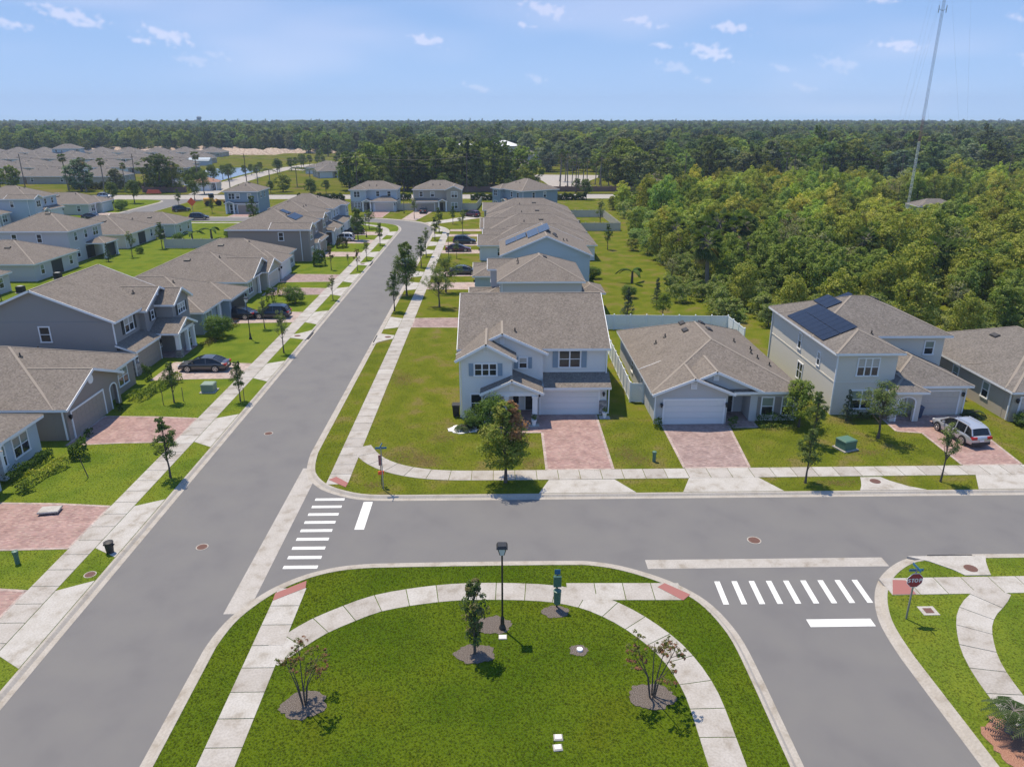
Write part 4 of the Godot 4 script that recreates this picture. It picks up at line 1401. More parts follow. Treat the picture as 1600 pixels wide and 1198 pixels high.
# white or tan vinyl fence: square posts with caps and panels of upright boards
func fence(called: String, label: String, p: Array, h: float, m: Material) -> void:
	var o := thing(called, label, "fence", V(p[0].x, 0, p[0].y))
	for i in p.size() - 1:
		var a: Vector2 = p[i] - p[0]
		var b: Vector2 = p[i + 1] - p[0]
		var L := a.distance_to(b)
		var n := maxi(1, int(round(L / 1.83)))
		var t := (b - a) / L
		for k in n + 1:
			if k == n and i < p.size() - 2:
				continue
			var c := a + t * L * k / n
			if not cache.has(["post", h]):
				var mb := MB.new()
				mb.box(V(-0.065, 0, -0.065), V(0.065, h + 0.08, 0.065))
				mb.hexa([V(-0.085, h + 0.08, -0.085), V(0.085, h + 0.08, -0.085), V(0.085, h + 0.08, 0.085), V(-0.085, h + 0.08, 0.085), V(-0.02, h + 0.16, -0.02), V(0.02, h + 0.16, -0.02), V(0.02, h + 0.16, 0.02), V(-0.02, h + 0.16, 0.02)])
				cache[["post", h]] = mb.mesh()
			part(o, "post", cache[["post", h]], m).position = V(c.x, 0, c.y)
		var w := L / n - 0.13
		for k in n:
			var key := ["panel", snappedf(w, 0.01), h]
			if not cache.has(key):
				var mb := MB.new()
				var nb := 11
				for j in nb:
					var x := -w / 2 + w * j / nb
					mb.box(V(x + 0.004, 0.12, -0.012), V(x + w / nb - 0.004, h - 0.1, 0.012))
				mb.box(V(-w / 2, 0.05, -0.025), V(w / 2, 0.17, 0.025)); mb.box(V(-w / 2, h - 0.12, -0.025), V(w / 2, h, 0.025))
				cache[key] = mb.mesh()
			var c := a + t * L * (k + 0.5) / n
			var q := part(o, "fence_panel", cache[key], m)
			q.position = V(c.x, 0, c.y)
			q.rotation.y = -t.angle()


# ---------------------------------------------------------------- plants
func rdir() -> Vector3:
	var y := rng.randf_range(-1, 1)
	var a := rng.randf() * TAU
	var r := sqrt(1 - y * y)
	return Vector3(r * cos(a), y, r * sin(a))


func leaf_quad(mb: MB, p: Vector3, n: Vector3, s: float, slim := 0.55) -> void:
	var t := n.cross(rdir()).normalized() * s * 0.5
	var b := n.cross(t).normalized() * s * 0.5 * slim
	var f := n * s * 0.12
	mb.tri(p - t, p + b + f, p + t)
	mb.tri(p - t, p + t, p - b + f)


# leaves in clumps through the blobs [centre, radii]; colours: list of base colours
func foliage(mb: MB, blobs: Array, clumps: int, leaves: int, size: float, tones: Array, inner := 0.35, tip := []) -> Array:
	mb.colored = true
	var centres := []
	for b in blobs:
		var R: Vector3 = b[1]
		var share := int(ceil(float(clumps) / blobs.size()))
		for k in share:
			var d := rdir()
			var f := lerpf(inner, 1.0, sqrt(rng.randf()))
			var c: Vector3 = b[0] + d * R * f
			centres.append(c)
			var cr := (R.x + R.y + R.z) / 3.0 * rng.randf_range(0.2, 0.36)
			var tone: Color = tones[rng.randi() % tones.size()]
			if tip and c.y > tip[0] and c.x > tip[1] and rng.randf() < 0.75:
				tone = tip[2]
			for j in leaves:
				var u := rdir()
				var q := u * cr * pow(rng.randf(), 0.28)
				q.y *= 0.75
				mb.col = tone * 1.7 * rng.randf_range(0.74, 1.28)
				mb.col.a = 1
				leaf_quad(mb, c + q, (rdir() * 0.55 + u * 0.7 + d * 0.4 + Vector3.UP * 0.7).normalized(), size * rng.randf_range(0.7, 1.3))
	return centres


func limbs(mb: MB, base: Vector3, top: Vector3, r: float, ends: Array, every: int) -> void:
	var n := 5
	var last := base
	for i in n:
		var p := base.lerp(top, float(i + 1) / n) + Vector3(rng.randf_range(-1, 1), 0, rng.randf_range(-1, 1)) * r * 0.5
		mb.cyl(last, p, lerpf(r, r * 0.35, float(i) / n) * (1.35 if i == 0 else 1.0), lerpf(r, r * 0.35, float(i + 1) / n), 7, false)
		last = p
	for i in range(0, ends.size(), every):
		var e: Vector3 = ends[i]
		var t := clampf((e.y - base.y) / maxf(top.y - base.y, 0.1) - 0.25, 0.25, 0.95)
		var s := base.lerp(top, t)
		var mid := s.lerp(e, 0.55) + Vector3(0, -0.04, 0) * s.distance_to(e)
		mb.cyl(s, mid, r * 0.34, r * 0.2, 5, false)
		mb.cyl(mid, e, r * 0.2, r * 0.06, 4, false)


# kind of tree -> a thing with trunk and crown, kept for copying
func tree_kind(kind: String, seed_: int) -> Array:
	rng.seed = seed_
	var leaf := MB.new()
	var wood := MB.new()
	leaf.colored = true
	var ends := []
	match kind:
		"young_oak":
			ends = foliage(leaf, [[V(0, 2.4, 0), V(0.85, 0.75, 0.85)], [V(0.1, 3.3, 0), V(0.7, 0.7, 0.7)], [V(0, 4.2, 0.05), V(0.35, 0.6, 0.35)]], 80, 40, 0.125, [Color(0.08, 0.105, 0.03), Color(0.1, 0.13, 0.04), Color(0.065, 0.095, 0.03)])
			limbs(wood, V(0, 0, 0), V(0, 4.2, 0), 0.07, ends, 3)
		"thin_oak":
			ends = foliage(leaf, [[V(0.1, 2.6, 0), V(0.95, 0.6, 0.8)], [V(-0.1, 3.6, 0), V(0.5, 0.8, 0.5)]], 50, 30, 0.115, [Color(0.1, 0.125, 0.045), Color(0.125, 0.145, 0.055)], 0.2)
			limbs(wood, V(0, 0, 0), V(0, 4.0, 0), 0.06, ends, 2)
		"spreading_oak":
			ends = foliage(leaf, [[V(-0.9, 2.9, 0), V(1.3, 0.85, 1.2)], [V(0.9, 3.1, 0.2), V(1.3, 0.8, 1.2)], [V(0, 4.1, 0), V(1.1, 0.8, 1.1)]], 100, 36, 0.13, [Color(0.085, 0.115, 0.036), Color(0.11, 0.135, 0.045)], 0.3)
			limbs(wood, V(0, 0, 0), V(0, 3.6, 0), 0.1, ends, 3)
		"maple":
			ends = foliage(leaf, [[V(0, 2.6, 0), V(1.65, 1.15, 1.6)], [V(0, 4.0, 0), V(1.5, 1.3, 1.4)], [V(0.1, 5.5, 0), V(0.8, 0.9, 0.8)]], 210, 56, 0.15, [Color(0.1, 0.13, 0.022), Color(0.145, 0.165, 0.03), Color(0.075, 0.105, 0.02), Color(0.17, 0.175, 0.04)], 0.3, [3.6, 0.1, Color(0.22, 0.12, 0.06)])
			limbs(wood, V(0, 0, 0), V(0, 5.2, 0), 0.1, ends, 5)
		"oval_tree":
			ends = foliage(leaf, [[V(0, 3.2, 0), V(2.0, 1.5, 2.0)], [V(0, 5.0, 0), V(1.7, 1.6, 1.7)], [V(0, 6.6, 0), V(0.9, 1.2, 0.9)]], 200, 44, 0.2, [Color(0.08, 0.115, 0.026), Color(0.11, 0.14, 0.032), Color(0.065, 0.095, 0.026)], 0.35)
			limbs(wood, V(0, 0, 0), V(0, 6.0, 0), 0.12, ends, 5)
		"magnolia":
			ends = foliage(leaf, [[V(0, 1.5, 0), V(0.4, 1.0, 0.4)], [V(0.05, 2.8, 0), V(0.68, 0.95, 0.62)], [V(0.0, 3.7, 0), V(0.35, 0.5, 0.35)]], 70, 34, 0.14, [Color(0.06, 0.085, 0.028), Color(0.08, 0.105, 0.036), Color(0.11, 0.1, 0.045)], 0.15)
			limbs(wood, V(0, 0, 0), V(0, 3.6, 0), 0.06, ends, 3)
		"crape_myrtle":
			for k in 6:
				var a := TAU * k / 6.0 + rng.randf() * 0.6
				var tip := V(cos(a) * rng.randf_range(0.5, 1.1), rng.randf_range(2.0, 2.9), sin(a) * rng.randf_range(0.5, 1.0))
				var mid := V(cos(a) * 0.25, 1.1, sin(a) * 0.25)
				wood.cyl(V(cos(a) * 0.1, 0, sin(a) * 0.1), mid, 0.035, 0.028, 5, false)
				wood.cyl(mid, tip, 0.028, 0.012, 5, false)
				for j in 3:
					var e := tip + rdir() * 0.35
					wood.cyl(mid.lerp(tip, 0.7), e, 0.013, 0.006, 4, false)
					foliage(leaf, [[e, V(0.3, 0.2, 0.3)]], 8, 14, 0.09, [Color(0.11, 0.1, 0.035), Color(0.085, 0.1, 0.03), Color(0.16, 0.08, 0.05)], 0.2)
		"red_shrub_tree":
			ends = foliage(leaf, [[V(0, 2.0, 0), V(0.55, 0.7, 0.55)], [V(0, 2.9, 0), V(0.4, 0.5, 0.4)]], 30, 16, 0.16, [Color(0.1, 0.055, 0.04), Color(0.075, 0.075, 0.03), Color(0.12, 0.075, 0.04)], 0.2)
			limbs(wood, V(0, 0, 0), V(0, 2.7, 0), 0.05, ends, 2)
		"cypress_tree":
			for k in 9:
				foliage(leaf, [[V(0, 0.7 + k * 0.45, 0), V(1.1 - k * 0.11, 0.4, 1.1 - k * 0.11)]], 14, 26, 0.14, [Color(0.06, 0.08, 0.045), Color(0.08, 0.1, 0.06)], 0.3)
			limbs(wood, V(0, 0, 0), V(0, 4.6, 0), 0.09, [], 1)
		"round_bush":
			foliage(leaf, [[V(0, 1.2, 0), V(1.3, 1.0, 1.3)]], 100, 40, 0.15, [Color(0.07, 0.11, 0.025), Color(0.09, 0.135, 0.03)], 0.35)
			limbs(wood, V(0, 0, 0), V(0, 1.0, 0), 0.08, [], 1)
		"yard_tree":
			ends = foliage(leaf, [[V(0, 2.0, 0), V(1.5, 1.0, 1.5)], [V(0.2, 3.0, 0), V(1.0, 0.8, 1.0)]], 110, 40, 0.15, [Color(0.14, 0.175, 0.026), Color(0.11, 0.145, 0.024), Color(0.08, 0.115, 0.024)], 0.3)
			limbs(wood, V(0, 0, 0), V(0, 2.8, 0), 0.08, ends, 4)
		"wild_willow", "wild_willow_b":
			var y := kind == "wild_willow"
			ends = foliage(leaf, [[V(0, 3.4, 0), V(2.6, 2.2, 2.6)], [V(1.0, 5.0, 0.6), V(1.8, 1.6, 1.8)], [V(-1.0, 5.4, -0.5), V(1.7, 1.9, 1.7)], [V(0.2, 1.6, 0), V(2.2, 1.2, 2.2)]], 150, 32, 0.33, [Color(0.2, 0.205, 0.038), Color(0.23, 0.23, 0.05), Color(0.165, 0.18, 0.035)] if y else [Color(0.125, 0.16, 0.034), Color(0.155, 0.185, 0.045), Color(0.105, 0.145, 0.03)], 0.45)
			limbs(wood, V(0, 0, 0), V(0, 5.0, 0), 0.13, ends, 8)
		"wild_scrub":
			ends = foliage(leaf, [[V(0, 1.7, 0), V(2.2, 1.6, 2.2)], [V(0.8, 2.8, 0), V(1.3, 1.1, 1.3)], [V(-0.9, 2.4, 0.6), V(1.2, 1.2, 1.2)]], 110, 30, 0.28, [Color(0.165, 0.19, 0.055), Color(0.125, 0.165, 0.04), Color(0.19, 0.21, 0.075)], 0.4)
			limbs(wood, V(0, 0, 0), V(0, 2.2, 0), 0.09, ends, 10)
		"wild_bare":
			ends = foliage(leaf, [[V(0, 4.6, 0), V(2.0, 2.0, 2.0)]], 46, 14, 0.34, [Color(0.18, 0.18, 0.09), Color(0.15, 0.15, 0.08)], 0.4)
			limbs(wood, V(0, 0, 0), V(0, 5.4, 0), 0.13, ends, 2)
		"forest_oak", "forest_oak_b", "forest_oak_c":
			var c := {"forest_oak": [Color(0.065, 0.09, 0.03), Color(0.09, 0.115, 0.036), Color(0.055, 0.08, 0.028)], "forest_oak_b": [Color(0.11, 0.14, 0.03), Color(0.13, 0.155, 0.036), Color(0.09, 0.12, 0.03)], "forest_oak_c": [Color(0.085, 0.105, 0.055), Color(0.11, 0.125, 0.068), Color(0.07, 0.09, 0.045)]}
			ends = foliage(leaf, [[V(0, 6.0, 0), V(4.2, 3.2, 4.2)], [V(2.0, 8.5, 1.0), V(2.8, 2.4, 2.8)], [V(-2.0, 8.2, -1.2), V(2.9, 2.6, 2.9)], [V(0.3, 10.2, 0.2), V(2.4, 1.9, 2.4)], [V(0.2, 3.4, 0), V(3.6, 1.8, 3.6)]], 130, 22, 0.75, c[kind], 0.5)
			limbs(wood, V(0, 0, 0), V(0, 8.0, 0), 0.3, ends, 9)
		"tall_tree":
			var bl := []
			for k in 9:
				bl.append([V(rng.randf_range(-1.4, 1.4), 5.0 + k * 1.7, rng.randf_range(-1.4, 1.4)), V(2.6 - absf(k - 3) * 0.28, 1.7, 2.6 - absf(k - 3) * 0.28)])
			ends = foliage(leaf, bl, 170, 22, 0.6, [Color(0.07, 0.1, 0.024), Color(0.095, 0.125, 0.03), Color(0.06, 0.085, 0.024), Color(0.125, 0.145, 0.036)], 0.4)
			limbs(wood, V(0, 0, 0), V(0, 18, 0), 0.32, ends, 8)
		"dark_spire":
			var bl := []
			for k in 11:
				bl.append([V(rng.randf_range(-0.5, 0.5), 2.5 + k * 1.9, rng.randf_range(-0.5, 0.5)), V(2.5 - k * 0.17, 1.5, 2.5 - k * 0.17)])
			ends = foliage(leaf, bl, 190, 22, 0.55, [Color(0.026, 0.042, 0.016), Color(0.036, 0.054, 0.02)], 0.3)
			limbs(wood, V(0, 0, 0), V(0, 22, 0), 0.34, [], 1)
		"street_tree":
			ends = foliage(leaf, [[V(0, 4.2, 0), V(2.4, 1.8, 2.4)], [V(0.4, 6.0, 0.2), V(1.8, 1.5, 1.8)]], 110, 24, 0.36, [Color(0.075, 0.1, 0.03), Color(0.095, 0.12, 0.036)], 0.35)
			limbs(wood, V(0, 0, 0), V(0, 5.4, 0), 0.16, ends, 6)
		"fan_palm", "sabal_palm":
			var tall := kind == "fan_palm"
			var hgt := 13.0 if tall else 4.2
			var bend := V(0.5, hgt, 0.2)
			for k in 8:
				var a := Vector3.ZERO.lerp(bend, k / 8.0) + V(sin(k * 0.5) * 0.12, 0, 0)
				var b := Vector3.ZERO.lerp(bend, (k + 1) / 8.0) + V(sin((k + 1) * 0.5) * 0.12, 0, 0)
				wood.cyl(a, b, 0.24 - k * 0.008 + (0.12 if k == 0 else 0.0), 0.235 - k * 0.008, 8, false)
			for k in 46:
				var d := rdir()
				d.y = rng.randf_range(-0.85, 1.0)
				d = d.normalized()
				var old := k > 34
				if old:
					d.y = -absf(d.y) - 0.5
					d = d.normalized()
				leaf.col = (Color(0.42, 0.33, 0.17) if old else [Color(0.11, 0.15, 0.045), Color(0.15, 0.185, 0.055), Color(0.085, 0.125, 0.04)][k % 3]) * rng.randf_range(0.8, 1.25)
				leaf.col.a = 1
				var hub := bend + d * rng.randf_range(0.8, 1.15)
				var side := d.cross(Vector3.UP).normalized()
				wood.cyl(bend, hub, 0.03, 0.02, 4, false)
				for j in 9:
					var an := (j - 4) * 0.3
					var e := hub + (d * cos(an) + side * sin(an)) * 0.95 - V(0, 0.28 + absf(an) * 0.12, 0)
					var w := (d * -sin(an) + side * cos(an)) * 0.11
					var mid := hub.lerp(e, 0.5) + V(0, 0.1, 0)
					leaf.tri(hub, mid + w, e); leaf.tri(hub, e, mid - w)
		"feather_palm", "pygmy_palm", "cycad":
			var q: Array = {"feather_palm": [6.5, 2.6, 18], "pygmy_palm": [1.25, 1.15, 24], "cycad": [0.25, 0.85, 26]}[kind]
			var hgt: float = q[0]
			wood.cyl(Vector3.ZERO, V(0, hgt, 0), 0.17 if kind != "cycad" else 0.2, 0.12, 9, false)
			if kind == "pygmy_palm":
				wood.lathe(V(0, 0.3, 0), [[0.12, 0], [0.19, 0.3], [0.22, 0.7], [0.14, 1.0]], 9)
			for k in int(q[2]):
				var a := k * 2.4
				var up := rng.randf_range(0.1, 1.1)
				var L: float = q[1] * rng.randf_range(0.85, 1.15)
				leaf.col = [Color(0.06, 0.1, 0.035), Color(0.09, 0.125, 0.05), Color(0.05, 0.085, 0.03)][k % 3]
				var out := V(cos(a), 0, sin(a))
				var side := V(-sin(a), 0, cos(a))
				var pts := []
				for j in 9:
					var t := j / 8.0
					pts.append(V(0, hgt, 0) + out * L * t + V(0, L * (up * t - (up + 0.35) * t * t), 0))
				for j in 8:
					wood.cyl(pts[j], pts[j + 1], 0.018, 0.012, 3, false)
					for s in [-1.0, 1.0]:
						for u in 2:
							var p0: Vector3 = (pts[j] as Vector3).lerp(pts[j + 1], u * 0.5)
							var ln := L * 0.3 * (1.0 - absf(j - 3.5) / 6.0)
							var e: Vector3 = p0 + side * s * ln + out * ln * 0.5 - V(0, ln * 0.25, 0)
							leaf.tri(p0, p0 + out * 0.06 * L, e)
		"banana":
			wood.cyl(Vector3.ZERO, V(0, 1.6, 0), 0.2, 0.12, 8, false)
			for k in 10:
				var a := k * 2.1
				var L := rng.randf_range(1.7, 2.5)
				var out := V(cos(a), 0, sin(a))
				var side := V(-sin(a), 0, cos(a)) * 0.3
				leaf.col = [Color(0.06, 0.12, 0.02), Color(0.09, 0.15, 0.025), Color(0.04, 0.085, 0.016)][k % 3]
				var last := V(0, 1.5, 0)
				for j in range(1, 7):
					var t := j / 6.0
					var p := V(0, 1.5, 0) + out * L * t + V(0, L * (0.85 * t - 1.0 * t * t), 0)
					var w := sin(clampf(t * 1.05, 0, 1) * PI) + 0.1
					var w0 := sin(clampf((t - 1 / 6.0) * 1.05, 0, 1) * PI) + 0.1
					leaf.quad(last, p, p + side * w - V(0, 0.1, 0), last + side * w0 - V(0, 0.1, 0))
					leaf.quad(last, p, p - side * w - V(0, 0.1, 0), last - side * w0 - V(0, 0.1, 0))
					last = p
	return [leaf.mesh(), wood.mesh() if wood.v else null]


func plant(kind: String, called: String, label: String, cat: String, x: float, z: float, size := 1.0, group := "", turn := -1.0, tall := 1.0) -> Node3D:
	if not cache.has(kind):
		cache[kind] = tree_kind(kind, hash(kind) % 9973)
	var hs := absf(sin(x * 12.9898 + z * 78.233)) * 43.7
	var o := thing(called, label, cat, V(x, 0, z), (hs - floorf(hs)) * TAU if turn < 0 else turn, group)
	o.scale = V(size, size * tall, size)
	if cache[kind][1]:
		part(o, "trunk", cache[kind][1], M.palm_bark if "palm" in kind else M.bark)
	part(o, "crown", cache[kind][0], M.leaf)
	return o


# many plants of one kind that nobody would count
func mass(called: String, label: String, cat: String, kind: String, spots: Array) -> void:
	if spots.is_empty():
		return
	if not cache.has(kind):
		cache[kind] = tree_kind(kind, hash(kind) % 9973)
	var mm := MultiMesh.new()
	mm.transform_format = MultiMesh.TRANSFORM_3D
	mm.use_colors = true
	var am := ArrayMesh.new()
	am.add_surface_from_arrays(Mesh.PRIMITIVE_TRIANGLES, cache[kind][0].surface_get_arrays(0))
	am.surface_set_material(0, M.leaf)
	if cache[kind][1]:
		am.add_surface_from_arrays(Mesh.PRIMITIVE_TRIANGLES, cache[kind][1].surface_get_arrays(0))
		am.surface_set_material(1, M.bark)
	mm.mesh = am
	mm.instance_count = spots.size()
	rng.seed = spots.size()
	for i in spots.size():
		var tint := rng.randf_range(0.65, 1.6)
		mm.set_instance_color(i, Color(tint * rng.randf_range(0.85, 1.2), tint, tint * rng.randf_range(0.8, 1.2)))
		var s: Array = spots[i]   # x, y, z, size, turn, tall
		mm.set_instance_transform(i, Transform3D(Basis(Vector3.UP, s[4]).scaled_local(V(s[3], s[3] * s[5], s[3])), V(s[0], s[1], s[2])))
	var o := MultiMeshInstance3D.new()
	o.multimesh = mm
	o.name = numbered(called)
	add_child(o)
	o.set_meta("kind", "stuff")
	tag(o, label, cat)


# a clipped hedge or a low planted bed: leaves over a rounded box
func hedge(called: String, label: String, cat: String, a: Vector2, b: Vector2, w: float, h: float, tones: Array, leaf_size := 0.14, dens := 60.0, group := "") -> void:
	rng.seed = int(absf(a.x * 131 + a.y * 17 + b.x * 7)) + 5
	var mb := MB.new()
	mb.colored = true
	var L := a.distance_to(b)
	var d := (b - a) / maxf(L, 0.01)
	var s := Vector2(-d.y, d.x)
	var base := (a + b) / 2
	var n := int((L * (w + 2 * h) + w * h * 2) * dens)
	for i in n:
		var t := rng.randf() * L - L / 2
		var u := rng.randf_range(-1, 1)
		var y := rng.randf()
		if rng.randf() < 0.5:
			y = 1.0 - 0.35 * u * u - rng.randf() * 0.15
		else:
			u = signf(u) * (1.0 - 0.2 * rng.randf() - 0.25 * y * y)
		var lump := 0.85 + 0.25 * sin(t * 2.1 + a.x) * sin(t * 0.9 + 2.0) + rng.randf_range(-0.08, 0.08)
		var p := d * t + s * u * w / 2 * lump
		var c: Color = tones[rng.randi() % tones.size()]
		mb.col = c * 1.4 * rng.randf_range(0.75, 1.25)
		mb.col.a = 1
		leaf_quad(mb, V(p.x, y * h * lump + 0.03, p.y), (rdir() + V(s.x * u, 0.8, s.y * u)).normalized(), leaf_size * rng.randf_range(0.7, 1.3), 0.6)
	var o := MeshInstance3D.new()
	o.mesh = mb.mesh()
	o.material_override = M.leaf
	o.name = numbered(called)
	add_child(o)
	o.position = V(base.x, 0, base.y)
	tag(o, label, cat, group)


# ---------------------------------------------------------------- cars
# stations along the car: [x, half width, bottom, top]; nose towards +x
func car_mesh(st: Array, smooth := true) -> ArrayMesh:
	var mb := MB.new()
	var rings := []
	for s in st:
		var r := []
		var hw: float = s[1]
		var y0: float = s[2]
		var y1: float = s[3]
		var e: float = minf(0.12, (y1 - y0) * 0.3)
		for q in [[-1.0, y0 + e], [-1.0, lerpf(y0, y1, 0.55)], [-0.955, y1 - e * 0.6], [-0.84, y1], [0.0, y1 + 0.025], [0.84, y1], [0.955, y1 - e * 0.6], [1.0, lerpf(y0, y1, 0.55)], [1.0, y0 + e], [0.9, y0], [-0.9, y0]]:
			r.append(V(s[0], q[1], hw * q[0]))
		rings.append(r)
	for i in rings.size() - 1:
		for k in 11:
			var j := (k + 1) % 11
			mb.quad(rings[i][k], rings[i + 1][k], rings[i + 1][j], rings[i][j])
	for e in [rings[0], rings[-1]]:
		for k in range(1, 10):
			mb.tri(e[0], e[k], e[k + 1])
	return mb.mesh(smooth)


func car(kind: String, paint: String, label: String, x: float, z: float, turn: float, group := "") -> void:
	var o := thing("parked_car", label, "car", V(x, 0.02, z), turn, group)
	var suv := kind == "suv"
	var L := 2.28 if suv else 2.4
	var roof_y_ := 1.66 if suv else 1.43
	var hw := 0.91 if suv else 0.9
	var belt := 0.98 if suv else 0.9
	var body := [[-L, hw * 0.78, 0.45, 0.86 if suv else 0.82], [-L + 0.12, hw * 0.94, 0.3, belt], [-1.5, hw, 0.24, belt + 0.02], [0.0, hw, 0.22, belt - 0.01], [0.85, hw, 0.22, belt - 0.02], [1.6, hw * 0.98, 0.24, belt - 0.1], [L - 0.15, hw * 0.88, 0.3, belt - 0.22], [L, hw * 0.68, 0.42, belt - 0.34]]
	part(o, "body", car_mesh(body), M[paint])
	# glasshouse: stations [x, y of the glass top, half width at the top]; the lower edge follows the belt
	var ry := roof_y_ - 0.06
	var st := [[-L + 0.16, belt + 0.03, 0.84], [-L + 0.42, ry - 0.16, 0.74], [-L + 0.8, ry - 0.03, 0.71], [-0.7, ry, 0.71], [0.1, ry - 0.01, 0.7], [0.5, ry - 0.12, 0.71], [0.95, belt + 0.2, 0.77], [1.32, belt - 0.03, 0.83]] if suv else [[-L + 0.45, belt + 0.01, 0.84], [-L + 0.85, belt + 0.24, 0.77], [-L + 1.3, ry - 0.06, 0.7], [-0.6, ry, 0.69], [0.0, ry - 0.01, 0.69], [0.45, ry - 0.12, 0.7], [0.9, belt + 0.18, 0.77], [1.3, belt - 0.04, 0.83]]
	var gb := MB.new()
	var rf := MB.new()
	for i in st.size() - 1:
		var p: Array = st[i]
		var q: Array = st[i + 1]
		for s in [-1.0, 1.0]:
			gb.quad(V(p[0], belt - 0.06, s * hw * 0.93), V(q[0], belt - 0.06, s * hw * 0.93), V(q[0], q[1], s * hw * q[2]), V(p[0], p[1], s * hw * p[2]))
			# the painted rail over the side windows
			rf.bar(V(p[0], p[1] - 0.02, s * hw * (p[2] + 0.005)), V(q[0], q[1] - 0.02, s * hw * (q[2] + 0.005)), 0.09, 0.05)
		gb.quad(V(p[0], p[1], -hw * p[2]), V(q[0], q[1], -hw * q[2]), V(q[0], q[1], hw * q[2]), V(p[0], p[1], hw * p[2]))
	part(o, "windows", gb.mesh(), M.car_glass)
	var panel := MB.new()
	var k0 := 1 if suv else 2
	for i in range(k0, 4):
		var p: Array = st[i]
		var q: Array = st[i + 1]
		for u in 6:
			var a := -1.0 + u / 3.0
			var b := -1.0 + (u + 1) / 3.0
			panel.quad(V(p[0], p[1] + 0.05 - 0.035 * a * a, a * hw * p[2]), V(q[0], q[1] + 0.05 - 0.035 * a * a, a * hw * q[2]), V(q[0], q[1] + 0.05 - 0.035 * b * b, b * hw * q[2]), V(p[0], p[1] + 0.05 - 0.035 * b * b, b * hw * p[2]))
	part(o, "roof", panel.mesh(true), M[paint])
	for s in [-1.0, 1.0]:
		for mx in ([-1.35, -0.35] if suv else [-0.42]):
			rf.bar(V(mx - 0.05, belt - 0.04, s * hw * 0.935), V(mx, ry - 0.02, s * hw * 0.715), 0.09, 0.03, V(0, 0, s))
		if suv:
			rf.bar(V(-L + 0.9, ry + 0.09, s * hw * 0.58), V(0.0, ry + 0.1, s * hw * 0.58), 0.05, 0.04)
	part(o, "window_frames", rf.mesh(), M[paint])
	var bt := MB.new()
	bt.box(V(-L - 0.02, 0.26, -hw * 0.84), V(-L + 0.3, 0.5, hw * 0.84)); bt.box(V(L - 0.28, 0.24, -hw * 0.76), V(L + 0.02, 0.42, hw * 0.76))
	for s in [-1.0, 1.0]:
		bt.box(V(-1.0, 0.2, s * hw * 0.98 - 0.04), V(1.0, 0.34, s * hw * 0.98 + 0.04))
		for wx in [-1.36, 1.38]:
			bt.cyl(V(wx, 0.37, s * (hw - 0.02)), V(wx, 0.37, s * (hw + 0.012)), 0.4, 0.4, 18)
	part(o, "bumper", bt.mesh(), M.black_trim)
	if not cache.has("wheel"):
		var t := MB.new()
		t.cyl(V(0, 0, -0.1), V(0, 0, 0.1), 0.34, 0.34, 20)
		cache.wheel = t.mesh()
		var r := MB.new()
		for i in 5:
			var a := TAU * i / 5.0
			r.bar(V(0, 0, 0.105), V(cos(a) * 0.22, sin(a) * 0.22, 0.1), 0.08, 0.02, V(0, 0, 1))
		r.cyl(V(0, 0, 0.095), V(0, 0, 0.13), 0.07, 0.05, 10)
		for i in 20:
			var a := TAU * i / 20.0
			var b := TAU * (i + 1) / 20.0
			r.bar(V(cos(a) * 0.23, sin(a) * 0.23, 0.1), V(cos(b) * 0.23, sin(b) * 0.23, 0.1), 0.05, 0.02, V(0, 0, 1))
		cache.rim = r.mesh()
	for wx in [-1.36, 1.38]:
		for s in [-1.0, 1.0]:
			var w := part(o, "wheel", cache.wheel, M.tyre)
			w.position = V(wx, 0.34, s * (hw - 0.06))
			w.rotation.y = 0.0 if s > 0 else PI
			part(w, "rim", cache.rim, M.rim)
	for s in [-1.0, 1.0]:
		part(o, "tail_light", box_mesh(V(-0.16, -0.1, -0.2), V(0.16, 0.1, 0.2)), M.tail_red).position = V(-L + 0.12, belt - 0.14, s * hw * 0.7)
		part(o, "headlight", box_mesh(V(-0.16, -0.07, -0.18), V(0.14, 0.07, 0.18)), M.lamp_clear).position = V(L - 0.16, belt - 0.33, s * hw * 0.62)
		part(o, "mirror", box_mesh(V(-0.06, -0.06, -0.1), V(0.06, 0.07, 0.1)), M[paint]).position = V(0.78, belt + 0.06, s * (hw + 0.06))
	part(o, "number_plate", box_mesh(V(-L - 0.035, 0.56, -0.17), V(-L + 0.1, 0.7, 0.17)), M.white_paint)


